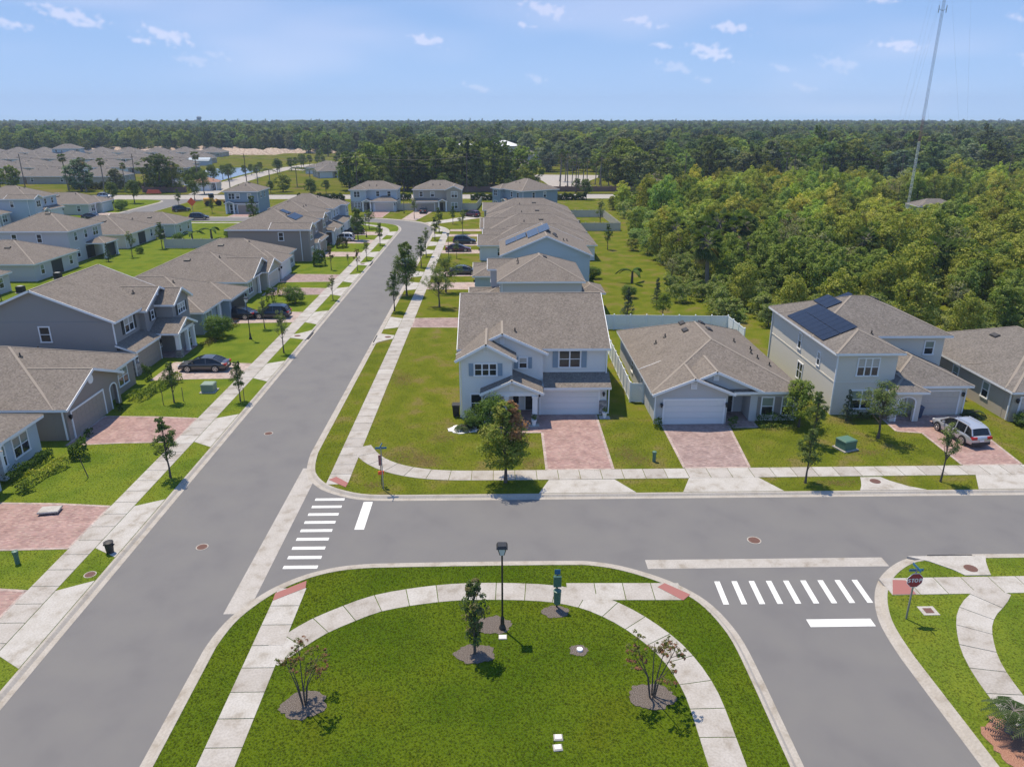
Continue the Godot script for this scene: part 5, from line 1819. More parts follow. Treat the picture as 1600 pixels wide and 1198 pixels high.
# ---------------------------------------------------------------- street furniture and small things
func lamp_post(label: String, x: float, z: float, h := 4.6) -> void:
	var o := thing("street_lamp", label, "street lamp", V(x, 0, z), 0.0, "street lamps")
	var mb := MB.new()
	mb.cyl(V(0, 0, 0), V(0, h - 0.3, 0), 0.052, 0.042, 12)
	part(o, "pole", mb.mesh(true), M.black_metal)
	var b := MB.new()
	b.lathe(Vector3.ZERO, [[0.17, 0.0], [0.17, 0.12], [0.1, 0.3], [0.09, 0.7], [0.066, 0.75]], 12)
	part(o, "base", b.mesh(), M.black_metal)
	var g := MB.new()
	g.hexa([V(-0.1, h - 0.3, -0.1), V(0.1, h - 0.3, -0.1), V(0.1, h - 0.3, 0.1), V(-0.1, h - 0.3, 0.1), V(-0.2, h + 0.12, -0.2), V(0.2, h + 0.12, -0.2), V(0.2, h + 0.12, 0.2), V(-0.2, h + 0.12, 0.2)])
	part(o, "lantern_glass", g.mesh(), M.lamp_clear)
	var c := MB.new()
	c.hexa([V(-0.27, h + 0.12, -0.27), V(0.27, h + 0.12, -0.27), V(0.27, h + 0.12, 0.27), V(-0.27, h + 0.12, 0.27), V(-0.2, h + 0.26, -0.2), V(0.2, h + 0.26, -0.2), V(0.2, h + 0.26, 0.2), V(-0.2, h + 0.26, 0.2)])
	for sx in [-1, 1]:
		for sz in [-1, 1]:
			c.bar(V(sx * 0.105, h - 0.3, sz * 0.105), V(sx * 0.21, h + 0.12, sz * 0.21), 0.03, 0.03)
	part(o, "lantern_cap", c.mesh(), M.black_metal)


func oct(r: float, z0: float, z1: float) -> ArrayMesh:
	var p := PackedVector2Array()
	for i in 8:
		var a := TAU * (i + 0.5) / 8
		p.append(Vector2(cos(a) * r, sin(a) * r))
	var mb := MB.new()
	for i in 8:
		var j := (i + 1) % 8
		mb.tri(V(0, 0, z1), V(p[i].x, p[i].y, z1), V(p[j].x, p[j].y, z1))
		mb.tri(V(0, 0, z0), V(p[j].x, p[j].y, z0), V(p[i].x, p[i].y, z0))
		mb.quad(V(p[i].x, p[i].y, z0), V(p[j].x, p[j].y, z0), V(p[j].x, p[j].y, z1), V(p[i].x, p[i].y, z1))
	return mb.mesh()


func stop_sign(x: float, z: float) -> void:
	var o := thing("stop_sign", "red stop sign with blue street name blades on a galvanised post", "stop sign", V(x, 0, z))
	part(o, "post", box_mesh(V(-0.035, -0.02, -0.03), V(0.035, 2.95, 0.03)), M.grey_metal)
	var b := part(o, "sign_border", oct(0.43, 0.035, 0.05), M.white_paint)
	b.position = V(0, 2.32, 0); b.rotation = V(0, 0.06, 0)
	var f := part(o, "sign_face", oct(0.405, 0.05, 0.056), M.stop_red)
	f.position = b.position; f.rotation = b.rotation
	var t := TextMesh.new()
	var font := SystemFont.new()
	font.font_names = PackedStringArray(["Droid Sans"])
	font.font_weight = 700
	t.font = font
	t.text = "STOP"
	t.font_size = 32
	t.pixel_size = 0.0095
	t.depth = 0.006
	var l := part(o, "lettering", t, M.white_paint)
	l.position = V(0.003, 2.32, 0.063); l.rotation = b.rotation
	part(o, "name_blade", box_mesh(V(-0.36, 2.82, -0.012), V(0.36, 2.95, 0.012)), M.sign_blue).rotation = V(0, 0.02, 0)
	part(o, "name_blade", box_mesh(V(-0.012, 2.97, -0.36), V(0.012, 3.1, 0.36)), M.sign_blue).rotation = V(0, 0.02, 0)


func build_street_things() -> void:
	lamp_post("black lamp post with a square lantern on the park lawn", 0.12, -30.6)
	lamp_post("dark lamp post on the lawn before the open garage on the left", -28.3, -82.1)
	lamp_post("thin dark lamp post beside the white pickup on the left", -27.5, -157.7)
	lamp_post("thin dark lamp post between the sidewalk and the wine red car on the right", -8.6, -130.3)
	lamp_post("thin dark lamp post before the pair of houses facing down the street", -24.4, -198.5)
	stop_sign(20.62, -31.0)
	# street name sign at the corner
	var o := thing("street_name_sign", "blue street name sign on a post at the corner verge", "street sign", V(-7.9, 0, -45.4))
	part(o, "post", box_mesh(V(-0.03, -0.02, -0.03), V(0.03, 3.2, 0.03)), M.grey_metal)
	part(o, "name_blade", box_mesh(V(-0.38, 3.05, -0.012), V(0.38, 3.18, 0.012)), M.sign_blue).rotation.y = 0.05
	part(o, "name_blade", box_mesh(V(-0.012, 3.2, -0.38), V(0.012, 3.33, 0.38)), M.sign_blue).rotation.y = -0.1
	o = thing("marker_post", "thin orange and red marker post leaning by the street name sign", "marker post", V(-8.1, 0, -46.0), 0.3)
	part(o, "stake", box_mesh(V(-0.025, -0.02, -0.025), V(0.025, 2.3, 0.025)), M.wood_pole)
	part(o, "red_band", box_mesh(V(-0.12, 1.55, -0.032), V(0.12, 2.3, 0.032)), M.tactile_red)
	part(o, "orange_band", box_mesh(V(-0.2, 0.85, -0.034), V(0.2, 1.1, 0.034)), M.orange)
	# bag dispenser for dogs
	o = thing("dog_bag_station", "green dog waste station, box and bin on a post by the curved path", "waste station", V(2.95, 0, -32.3))
	part(o, "post", box_mesh(V(-0.04, -0.02, -0.04), V(0.04, 2.0, 0.04)), M.black_metal)
	var mb := MB.new()
	mb.bevel(V(-0.2, 1.35, 0.04), V(0.2, 2.0, 0.2), 0.06)
	part(o, "bag_box", mb.mesh(), M.utility_green)
	mb = MB.new()
	mb.lathe(V(0, 0.4, 0.24), [[0.17, 0.0], [0.2, 0.7], [0.21, 0.78], [0.0, 0.84]], 14)
	part(o, "bin", mb.mesh(), M.utility_green)
	part(o, "notice", box_mesh(V(-0.15, 2.02, 0.03), V(0.15, 2.3, 0.05)), M.sign_blue)
	# beds on the park lawn
	blob("mulch_bed", -0.35, -30.9, 0.95, 0.7, 0.02, M.mulch, 3)
	blob("mulch_bed", 2.85, -31.9, 0.72, 0.5, 0.02, M.mulch, 4)
	blob("mulch_bed", -1.2, -28.8, 0.95, 0.68, 0.03, M.mulch, 5)
	blob("mulch_bed", -8.55, -25.7, 0.98, 0.85, 0.03, M.mulch, 6)
	blob("mulch_bed", 6.65, -25.9, 1.02, 0.8, 0.03, M.mulch, 7)
	blob("mulch_bed", 3.75, -28.95, 0.46, 0.4, 0.02, M.mulch, 8)
	blob("mulch_bed", 20.9, -22.9, 1.1, 1.5, 0.03, M.red_mulch, 9)
	plant("magnolia", "tree", "narrow dark leafy young tree in a mulch ring by the park lamp post", "tree", -1.2, -28.8, 1.0)
	plant("crape_myrtle", "crape_myrtle", "bare-stemmed crape myrtle in the left mulch ring of the park", "small tree", -8.5, -25.75, 0.95, "crape myrtles in the park")
	plant("crape_myrtle", "crape_myrtle", "bare-stemmed crape myrtle by the curved path on the right of the park", "small tree", 6.65, -25.85, 1.05, "crape myrtles in the park", 2.0)
	plant("pygmy_palm", "small_palm", "small feathery palm in a red mulch bed at the bottom right corner", "palm", 21.0, -23.6, 0.9)
	plant("pygmy_palm", "small_palm", "second small palm half cut off by the bottom right corner", "palm", 21.5, -22.5, 0.9, "", 1.0)
	o = thing("cleanout_cap", "white round pipe cap in a bare ring on the park lawn", "pipe cap", V(3.8, 0, -28.95))
	mb = MB.new()
	mb.lathe(Vector3.ZERO, [[0.15, 0.0], [0.15, 0.1], [0.12, 0.12], [0.0, 0.12]], 14)
	part(o, "cap", mb.mesh(), M.white_paint)
	for k in 2:
		o = thing("valve_cover", ["upper of two white valve covers in the park lawn", "lower of two white valve covers in the park lawn"][k], "valve cover", V(2.36 - k * 0.06, 0, -23.68 + k * 0.52), 0.1 * k)
		mb = MB.new()
		mb.bevel(V(-0.19, -0.02, -0.17), V(0.19, 0.07, 0.17), 0.04)
		part(o, "box", mb.mesh(), M.concrete_c)
		part(o, "lid", box_mesh(V(-0.13, 0.07, -0.11), V(0.13, 0.082, 0.11)), M.white_stone)
	o = thing("junction_box", "small white cover at the foot of the park lamp post", "ground box", V(0.13, 0, -29.95))
	part(o, "box", box_mesh(V(-0.2, -0.02, -0.16), V(0.2, 0.05, 0.16)), M.concrete_c)
	part(o, "lid", box_mesh(V(-0.16, 0.05, -0.12), V(0.16, 0.06, 0.12)), M.white_stone)
	o = thing("valve_cover", "square valve cover in a concrete collar beside the stop sign", "valve cover", V(22.1, 0, -31.6))
	part(o, "collar", box_mesh(V(-0.42, -0.05, -0.36), V(0.42, 0.022, 0.36)), M.concrete_c)
	part(o, "lid", box_mesh(V(-0.22, 0.022, -0.2), V(0.22, 0.034, 0.2)), M.rust_iron)
	disc("manhole", "rusty manhole cover in the cross street, right half", 15.4, -38.7, 0.42, -0.12, M.rust_iron)
	disc("manhole", "manhole cover in the long street left of the crosswalk", -17.7, -38.6, 0.36, -0.12, M.rust_iron)
	disc("manhole", "manhole cover in the left verge behind the bin", -22.8, -35.7, 0.33, 0.0, M.rust_iron)
	disc("manhole", "pale manhole cover in the long street above the corner", -18.6, -55.4, 0.36, -0.12, M.rust_iron)
	# left side of the long street
	o = thing("rubbish_bin", "dark bin standing on the apron at the bottom left", "bin", V(-22.75, 0.02, -37.9))
	mb = MB.new()
	mb.lathe(Vector3.ZERO, [[0.2, 0.0], [0.25, 0.62], [0.27, 0.64], [0.27, 0.7], [0.15, 0.75], [0.0, 0.76]], 16)
	part(o, "body", mb.mesh(), M.vent_dark)
	for s in [-1, 1]:
		part(o, "handle", box_mesh(V(s * 0.27 - 0.03, 0.48, -0.08), V(s * 0.27 + 0.03, 0.55, 0.08)), M.black_trim)
	o = thing("utility_pedestal", "small green utility post on the lawn at the left edge", "utility post", V(-27.5, 0, -36.9))
	mb = MB.new()
	mb.lathe(Vector3.ZERO, [[0.13, 0.0], [0.13, 0.62], [0.16, 0.64], [0.16, 0.8], [0.0, 0.84]], 12)
	part(o, "post", mb.mesh(), M.utility_green)
	o = thing("utility_pedestal", "small green utility post on the lawn before the low grey house", "utility post", V(11.45, 0, -49.4))
	part(o, "post", mb.mesh(), M.utility_green)
	var bx := [[-26.8, -65.0, "sage green transformer box on the lawn before the slate grey house", 0.0, "utility_sage"], [26.6, -51.4, "green transformer box on the lawn between two young trees", 0.35, "utility_green"]]
	for b in bx:
		o = thing("transformer_box", b[2], "transformer box", V(b[0], 0, b[1]), b[3])
		mb = MB.new()
		mb.bevel(V(-0.55, 0.08, -0.5), V(0.55, 0.78, 0.5), 0.06)
		part(o, "cabinet", mb.mesh(), M[b[4]])
		mb = MB.new()
		mb.bevel(V(-0.58, 0.7, -0.53), V(0.58, 0.84, 0.53), 0.07)
		part(o, "lid", mb.mesh(), M[b[4]])
		part(o, "pad", box_mesh(V(-0.7, -0.05, -0.65), V(0.7, 0.08, 0.65)), M.concrete)
	o = thing("mattress_slab", "flat pale board lying raised on the red paver drive at the left", "board", V(-28.9, 0, -42.7), 0.15)
	mb = MB.new()
	mb.bevel(V(-0.62, 0.14, -0.42), V(0.62, 0.26, 0.42), 0.03)
	part(o, "board", mb.mesh(), M.concrete_c)
	for s in [-1, 1]:
		part(o, "batten", box_mesh(V(s * 0.45 - 0.06, 0.0, -0.36), V(s * 0.45 + 0.06, 0.14, 0.36)), M.wood_pole)
	o = thing("garden_stake", "lone dark stake with a withered sapling on the left lawn", "stake", V(-29.0, 0, -47.6), 0.0)
	mb = MB.new()
	mb.cyl(V(0, 0, 0), V(-0.25, 1.5, 0.1), 0.035, 0.03, 6)
	part(o, "stake", mb.mesh(), M.wood_pole)
	for k in [[-22.75, -62.4], [-23.0, -62.1], [-28.2, -62.5], [-29.6, -61.6]]:
		o = thing("tree_stake", "thin wooden stake steadying a young tree on the left verge", "stake", V(k[0], 0, k[1]), 0.0, "stakes beside the young trees")
		mb = MB.new()
		mb.cyl(V(0, -0.02, 0), V(0.03, 1.3, 0), 0.03, 0.028, 6)
		part(o, "stake", mb.mesh(), M.wood_pole)
	blob("gravel_bed", -2.9, -55.6, 1.25, 0.85, 0.05, M.white_stone, 12)
	blob("gravel_bed", 0.75, -53.2, 0.5, 0.3, 0.04, M.white_stone, 13)
	# pots at the corner house
	for k in [[2.9, -56.35, "white flower pot on a pale mat by the porch column"], [8.95, -57.9, "white flower pot by the stone pier right of the garage"]]:
		o = thing("flower_pot", k[2], "flower pot", V(k[0], 0.012, k[1]))
		mb = MB.new()
		mb.lathe(Vector3.ZERO, [[0.14, 0.0], [0.2, 0.4], [0.23, 0.42], [0.23, 0.5], [0.17, 0.5], [0.16, 0.42], [0.0, 0.42]], 14)
		part(o, "pot", mb.mesh(), M.white_paint)
		mb = MB.new()
		rng.seed = 9
		foliage(mb, [[V(0, 0.7, 0), V(0.25, 0.25, 0.25)]], 14, 12, 0.12, [Color(0.07, 0.1, 0.03)])
		part(o, "flowers", mb.mesh(), M.leaf)
		part(o, "mat", box_mesh(V(-0.45, 0.0, -0.35), V(0.45, 0.02, 0.35)), M.concrete_c)
	o = thing("recycling_bin", "blue wheeled bin beside the garage of the cream house", "bin", V(35.35, 0.012, -57.4))
	mb = MB.new()
	mb.hexa([V(-0.25, 0.08, -0.28), V(0.25, 0.08, -0.28), V(0.25, 0.08, 0.26), V(-0.25, 0.08, 0.26), V(-0.31, 1.02, -0.34), V(0.31, 1.02, -0.34), V(0.31, 1.02, 0.36), V(-0.31, 1.02, 0.36)])
	part(o, "body", mb.mesh(), M.bin_blue)
	mb = MB.new()
	mb.bevel(V(-0.33, 1.02, -0.38), V(0.33, 1.1, 0.4), 0.04)
	part(o, "lid", mb.mesh(), M.bin_blue)
	for s in [-1, 1]:
		mb = MB.new()
		mb.cyl(V(s * 0.24, 0.12, -0.3), V(s * 0.3, 0.12, -0.3), 0.12, 0.12, 12)
		part(o, "wheel", mb.mesh(), M.tyre)
	o = thing("wheeled_bin", "black wheeled bin beside the left wall of the white corner house", "bin", V(-3.6, 0, -58.6))
	mb = MB.new()
	mb.hexa([V(-0.25, 0.06, -0.28), V(0.25, 0.06, -0.28), V(0.25, 0.06, 0.26), V(-0.25, 0.06, 0.26), V(-0.31, 1.0, -0.34), V(0.31, 1.0, -0.34), V(0.31, 1.0, 0.36), V(-0.31, 1.0, 0.36)])
	part(o, "body", mb.mesh(), M.black_trim)
	part(o, "lid", box_mesh(V(-0.33, 1.0, -0.38), V(0.33, 1.08, 0.4)), M.black_trim)
	air_unit(V(-68.9, 0, -116.4), "air conditioner behind the low grey house with the dark sliding screen")
	air_unit(V(-68.8, 0, -106.6), "air conditioner by the covered back porch at the far left")
	air_unit(V(-69.6, 0, -156.6), "air conditioner behind the low cream house")
	air_unit(V(19.0, 0, -176.5), "air conditioner behind the last low house of the right row")
	fence("vinyl_fence", "white vinyl fence between the corner house and the low grey house", [Vector2(12.85, -61.35), Vector2(11.7, -61.5), Vector2(11.9, -85.4), Vector2(27.2, -84.6), Vector2(27.4, -79.0)], 1.8, M.vinyl_fence)
	fence("tan_fence", "tan vinyl fence joining the pair of houses that face down the street", [Vector2(-27.0, -205.0), Vector2(-22.4, -205.0)], 1.8, M.tan_fence)
	fence("tan_fence", "tan vinyl fence right of the taupe house at the bend", [Vector2(-9.6, -205.5), Vector2(-5.6, -205.5), Vector2(-4.6, -222)], 1.8, M.tan_fence)
	fence("tan_fence", "tan vinyl fence round the yard behind the right row, by the woodland", [Vector2(17.8, -189.6), Vector2(26.6, -189.6), Vector2(27.2, -165.8), Vector2(17.6, -165.8)], 1.8, M.tan_fence)
	fence("tan_fence", "tan vinyl fence behind the first taupe two-storey house on the left", [Vector2(-64.0, -144.5), Vector2(-48.0, -144.5)], 1.8, M.tan_fence)
	# cars
	car("suv", "silver_car", "silver SUV on the red paver drive of the cream house, seen from behind", 36.6, -53.4, PI / 2 + 0.14)
	car("sedan", "grey_car", "dark grey sedan parked on the drive of the slate grey house", -29.5, -71.3, PI)
	car("suv", "navy_car", "dark blue SUV before the open garage, behind a small tree", -28.6, -91.9, PI)
	car("sedan", "black_car", "black car nosed into the open garage on the left", -33.0, -91.6, PI)
	car("sedan", "grey_car", "grey sedan on the drive behind the white corner house, right of the street", -5.4, -118.9, 0.0)
	car("sedan", "wine_car", "wine red sedan on the right, next to the teal minivan", -7.4, -140.2, 0.0)
	car("suv", "teal_car", "dark teal minivan on the right, beyond the wine red sedan", -6.6, -149.3, 0.0)
	car("suv", "wine_car", "wine red SUV far off at the end of the right row", -6.4, -191.4, 2.4)
	car("suv", "black_car", "black SUV at the garage of the taupe house facing down the street", -19.4, -199.4, PI / 2)
	car("sedan", "navy_car", "dark car at the right kerb, hidden by the oval tree", -15.4, -125.2, PI / 2)
	car("suv", "white_car", "white pickup on the drive, left side of the far street", -31.4, -153.0, PI)
	car("suv", "black_car", "dark car beyond the white pickup on the left", -31.0, -162.5, PI)
	car("suv", "navy_car", "dark blue SUV parked along the street round the bend", -73.6, -187.6, 0.2)
	car("suv", "black_car", "black SUV waiting near the orange diamond sign", -84.4, -203.8, 0.5)
	car("sedan", "navy_car", "dark sedan on a drive at the far left, beside the pale green house", -100.6, -189.4, 0.0)
	car("suv", "silver_car", "pale car in the open on the main road at the far left", -122.0, -239.4, 0.0)
	# road works at the junction
	o = thing("road_work_sign", "orange diamond road work sign on a stand at the junction", "road sign", V(-80.8, 0, -202.4))
	part(o, "stand", box_mesh(V(-0.05, 0, -0.05), V(0.05, 2.2, 0.05)), M.grey_metal)
	mb = MB.new()
	mb.hexa([V(0, 1.5, 0.04), V(1.15, 2.65, 0.04), V(1.15, 2.65, 0.07), V(0, 1.5, 0.07), V(-1.15, 2.65, 0.04), V(0, 3.8, 0.04), V(0, 3.8, 0.07), V(-1.15, 2.65, 0.07)])
	part(o, "sign_face", mb.mesh(), M.orange)
	o = thing("wheel_loader", "yellow wheel loader working at the junction", "loader", V(-80.6, 0, -217.5), 0.5)
	mb = MB.new()
	mb.bevel(V(-2.6, 0.9, -1.0), V(0.0, 2.2, 1.0), 0.2); mb.bevel(V(0.0, 0.9, -0.7), V(1.9, 1.5, 0.7), 0.15)
	for s in [-1, 1]:
		mb.bar(V(0.6, 1.6, s * 0.6), V(2.9, 0.8, s * 0.6), 0.2, 0.3)
	part(o, "body", mb.mesh(), M.yellow_paint)
	mb = MB.new()
	mb.hexa([V(-1.2, 2.2, -0.8), V(0.2, 2.2, -0.8), V(0.2, 2.2, 0.8), V(-1.2, 2.2, 0.8), V(-1.1, 3.4, -0.75), V(0.1, 3.4, -0.75), V(0.1, 3.4, 0.75), V(-1.1, 3.4, 0.75)])
	part(o, "cab", mb.mesh(), M.car_glass)
	mb = MB.new()
	mb.hexa([V(2.8, 0.3, -1.3), V(3.7, 0.15, -1.3), V(3.7, 0.15, 1.3), V(2.8, 0.3, 1.3), V(2.7, 1.3, -1.3), V(3.2, 1.3, -1.3), V(3.2, 1.3, 1.3), V(2.7, 1.3, 1.3)])
	part(o, "bucket", mb.mesh(), M.rust_iron)
	for x in [-1.7, 1.2]:
		for s in [-1, 1]:
			mb = MB.new()
			mb.cyl(V(x, 0.75, s * 0.75), V(x, 0.75, s * 1.2), 0.75, 0.75, 18)
			part(o, "wheel", mb.mesh(), M.tyre)
	o = thing("barrier", "orange plastic barrier beside the main road on the left", "barrier", V(-113, 0, -253.2))
	mb = MB.new()
	mb.hexa([V(-2.4, 0, -0.5), V(2.4, 0, -0.5), V(2.4, 0, 0.5), V(-2.4, 0, 0.5), V(-1.8, 1.2, -0.15), V(1.8, 1.2, -0.15), V(1.8, 1.2, 0.15), V(-1.8, 1.2, 0.15)])
	part(o, "barrier", mb.mesh(), M.orange)
	mast(104.0, -190.0)
	# power line along the main road
	for i in 11:
		var x := -154.0 + i * 36.0
		o = thing("power_pole", ["weathered wooden power pole beside the main road, %s" % ["left of the fan palms", "among the fan palms", "by the pond", "by the far side road", "before the low dark roofed homes", "left of the tall trees", "among the tall trees", "before the red tiled roof", "above the hedge on the right", "behind the woodland", "far right behind the woodland"][i]][0], "power pole", V(x, 0, -252.5))
		mb = MB.new()
		mb.cyl(V(0, -0.05, 0), V(0.1, 12.5, 0), 0.17, 0.11, 8)
		part(o, "pole", mb.mesh(), M.wood_pole)
		part(o, "cross_arm", box_mesh(V(-0.06, 11.4, -1.1), V(0.06, 11.55, 1.1)), M.wood_pole)
	o = thing("power_lines", "thin power lines strung between the poles along the main road", "power lines", V(0, 0, -252.5))
	for w in [[11.6, -1.0], [11.6, 1.0], [12.5, 0.0], [9.4, 0.0]]:
		mb = MB.new()
		for i in 10:
			for k in 6:
				var f := func(t: float) -> Vector3: return V(-154.0 + (i + t) * 36.0 + 0.1, w[0] - 1.1 * (1 - pow(2 * t - 1, 2)), w[1])
				mb.cyl(f.call(k / 6.0), f.call((k + 1) / 6.0), 0.025, 0.025, 4, false)
		part(o, "wire", mb.mesh(), M.black_metal)


func mast(x: float, z: float) -> void:
	var o := thing("radio_mast", "tall guyed lattice radio mast in red and white bands rising out of the picture", "radio mast", V(x, 0, z))
	var c := []
	for i in 3:
		c.append(V(cos(TAU * i / 3) * 0.3, 0, sin(TAU * i / 3) * 0.3))
	for band in 14:
		var mb := MB.new()
		for k in 6:
			var y := band * 6.0 + k * 1.0
			for i in 3:
				var j := (i + 1) % 3
				if k == 0:
					mb.cyl(c[i] + V(0, y, 0), c[i] + V(0, y + 6.0, 0), 0.032, 0.032, 6, false)
				mb.cyl(c[i] + V(0, y, 0), c[j] + V(0, y + 1.0, 0), 0.013, 0.013, 4, false)
				mb.cyl(c[i] + V(0, y + 1.0, 0), c[j] + V(0, y + 1.0, 0), 0.013, 0.013, 4, false)
		part(o, "lattice_section", mb.mesh(), M.white_paint if band < 3 else (M.tactile_red if band == 3 else M.mast_grey))
	var g := MB.new()
	for i in 3:
		var d := V(cos(TAU * i / 3 + 0.4), 0, sin(TAU * i / 3 + 0.4))
		for h in [28.0, 56.0, 84.0]:
			g.cyl(V(0, h, 0), d * (7.0 if h < 50 else 13.0), 0.008, 0.008, 4, false)
	part(o, "guy_wires", g.mesh(), M.grey_metal)
	var a := MB.new()
	for k in [[-0.9, 47.0], [0.9, 47.0], [-0.9, 50.0], [0.9, 50.0]]:
		a.bar(V(0, k[1], 0), V(k[0], k[1] + 0.4, 0), 0.08, 0.08); a.cyl(V(k[0], k[1] - 0.4, 0), V(k[0], k[1] + 1.2, 0), 0.08, 0.08, 6)
	part(o, "antenna", a.mesh(), M.grey_metal)


func ground_plants() -> void:
	var gp := "young trees along the verges"
	plant("maple", "maple_tree", "green maple turning red on its right, before the white corner house", "tree", 0.45, -46.3, 1.08, "", 0.3, 0.88)
	plant("young_oak", "street_tree", "small oak on the verge left of the storm drain on the cross street", "tree", 21.3, -45.8, 1.0, gp, -1.0, 0.9)
	plant("thin_oak", "street_tree", "thin young oak on the verge before the silver SUV", "tree", 30.8, -45.8, 1.0, gp, -1.0, 1.05)
	plant("spreading_oak", "yard_tree", "spreading dark tree on the lawn before the arched porch of the cream house", "tree", 30.0, -53.2, 1.0)
	plant("yard_tree", "yard_tree", "bright yellow-green tree at the right end of the low grey house", "tree", 24.6, -55.6, 1.05)
	plant("young_oak", "yard_tree", "slender tree overlapping the yellow-green tree on the lawn", "tree", 24.4, -52.2, 0.95)
	plant("young_oak", "street_tree", "young oak on the left verge nearest the camera, shadow on the kerb", "tree", -23.2, -47.5, 1.0, gp)
	plant("young_oak", "street_tree", "young oak with stakes on the left verge before the arched taupe house", "tree", -23.1, -62.4, 0.82, gp)
	plant("young_oak", "yard_tree", "young oak with stakes on the lawn before the arched taupe house", "tree", -28.9, -62.2, 0.82)
	plant("thin_oak", "street_tree", "thin tree on the left verge before the round yard bush and lamp post", "tree", -23.1, -76.8, 1.1, gp)
	plant("thin_oak", "street_tree", "sparse sapling on the left verge opposite the oval tree", "tree", -22.9, -101.4, 0.8, gp)
	plant("red_shrub_tree", "street_tree", "reddish young tree on the left verge before the taupe two-storey houses", "tree", -23.1, -121.9, 1.1, gp)
	plant("thin_oak", "street_tree", "thin tree on the left verge at the second taupe house", "tree", -23.1, -131.2, 0.85, gp)
	plant("young_oak", "street_tree", "staked dark tree on the left verge near the bend", "tree", -23.2, -147.7, 0.95, gp)
	plant("thin_oak", "yard_tree", "small tree before the dark blue SUV on the left", "tree", -28.0, -86.6, 0.9)
	plant("round_bush", "yard_bush", "large round bush on the lawn beyond the dark blue SUV", "bush", -27.6, -99.4, 1.1)
	plant("red_shrub_tree", "yard_tree", "thin reddish tree on the lawn before the first taupe two-storey house", "tree", -27.6, -122.8, 1.2)
	plant("thin_oak", "yard_tree", "tiny sapling on the lawn right of the reddish tree", "tree", -25.5, -126.5, 0.5)
	plant("round_bush", "yard_bush", "large rounded shrub by the porch of the slate grey house", "bush", -32.2, -82.8, 1.25)
	plant("oval_tree", "yard_tree", "dense green tree in front of the white pickup", "tree", -28.6, -153.8, 0.85)
	plant("spreading_oak", "yard_tree", "pale spreading tree at the inside of the bend", "tree", -29.0, -170.5, 0.9)
	plant("oval_tree", "street_tree", "tall oval tree on the right verge of the long street", "tree", -12.95, -103.8, 0.98, gp)
	plant("young_oak", "street_tree", "dark young oak on the right verge before the tall oval tree", "tree", -13.5, -94.6, 1.15, gp)
	plant("young_oak", "street_tree", "young oak on the right verge beyond the car at the kerb", "tree", -12.9, -124.8, 1.1, gp)
	plant("thin_oak", "street_tree", "thin tree on the right verge by the second drive", "tree", -13.0, -135.4, 1.2, gp)
	plant("young_oak", "street_tree", "small tree on the right verge near the bend", "tree", -12.9, -154.3, 1.0, gp)
	plant("young_oak", "street_tree", "last small tree on the right verge before the bend", "tree", -12.8, -164.9, 1.15, gp)
	plant("spreading_oak", "yard_tree", "nearest grey-green tree right of the right sidewalk, on a pale ring", "tree", -7.8, -96.8, 1.1)
	plant("spreading_oak", "yard_tree", "second grey-green tree right of the right sidewalk", "tree", -7.5, -105.6, 1.15)
	plant("thin_oak", "yard_tree", "small tree on the lawn before the wine red sedan", "tree", -7.3, -132.7, 0.75)
	plant("thin_oak", "yard_tree", "thin tree on the lawn beyond the teal minivan", "tree", -7.5, -162.6, 1.2)
	plant("young_oak", "yard_tree", "young tree by the walk end before the wine red SUV", "tree", -10.5, -178.0, 0.9)
	plant("thin_oak", "street_tree", "thin tree before the pair of houses facing down the street", "tree", -20.6, -187.5, 1.2)
	plant("banana", "banana_plant", "banana plant alone on the back lawn by the woodland", "banana plant", 20.5, -111.5, 1.15)
	plant("round_bush", "yard_bush", "round shrub in a bare patch on the back lawn", "bush", 18.3, -101.8, 0.85)
	plant("cypress_tree", "yard_tree", "slender grey-green tree on the back lawn behind the fence", "tree", 21.2, -96.5, 0.85)
	plant("cypress_tree", "yard_tree", "pointed conifer just behind the white vinyl fence", "tree", 15.6, -86.6, 1.05)
	plant("yard_tree", "yard_tree", "bright leafy tree behind the fence by the woodland", "tree", 20.9, -91.2, 0.8)
	plant("young_oak", "yard_tree", "small round-headed tree on the back lawn further up", "tree", 21.0, -141.5, 1.05)
	plant("round_bush", "yard_bush", "dark bush at the back corner of the light blue house", "bush", 15.0, -115.0, 0.9)
	plant("thin_oak", "yard_tree", "tall thin tree in the fenced yard by the woodland", "tree", 23.0, -168.0, 1.6)
	plant("cycad", "cycad", "spiky cycad in the white gravel ring by the corner house", "cycad", -2.85, -55.6, 1.0)
	plant("round_bush", "entry_shrub", "large soft green shrub before the porch of the corner house", "shrub", -0.7, -55.5, 0.92, "", -1.0, 1.5)
	plant("round_bush", "entry_shrub", "tall loose shrub beside the cycad at the corner house", "shrub", -1.9, -56.0, 0.75)
	plant("cypress_tree", "entry_shrub", "pointed shrub at the left corner of the cream house", "shrub", 29.1, -56.9, 0.6)
	plant("red_shrub_tree", "entry_shrub", "dark red-leaved shrub between the low grey house and the cream house", "shrub", 27.4, -58.6, 0.55)
	plant("cycad", "cycad", "dark cycad at the right corner of the cream house garage", "cycad", 40.3, -57.6, 1.2)
	plant("round_bush", "entry_shrub", "leafy shrub at the corner of the tan house on the right edge", "shrub", 43.2, -55.4, 0.6)
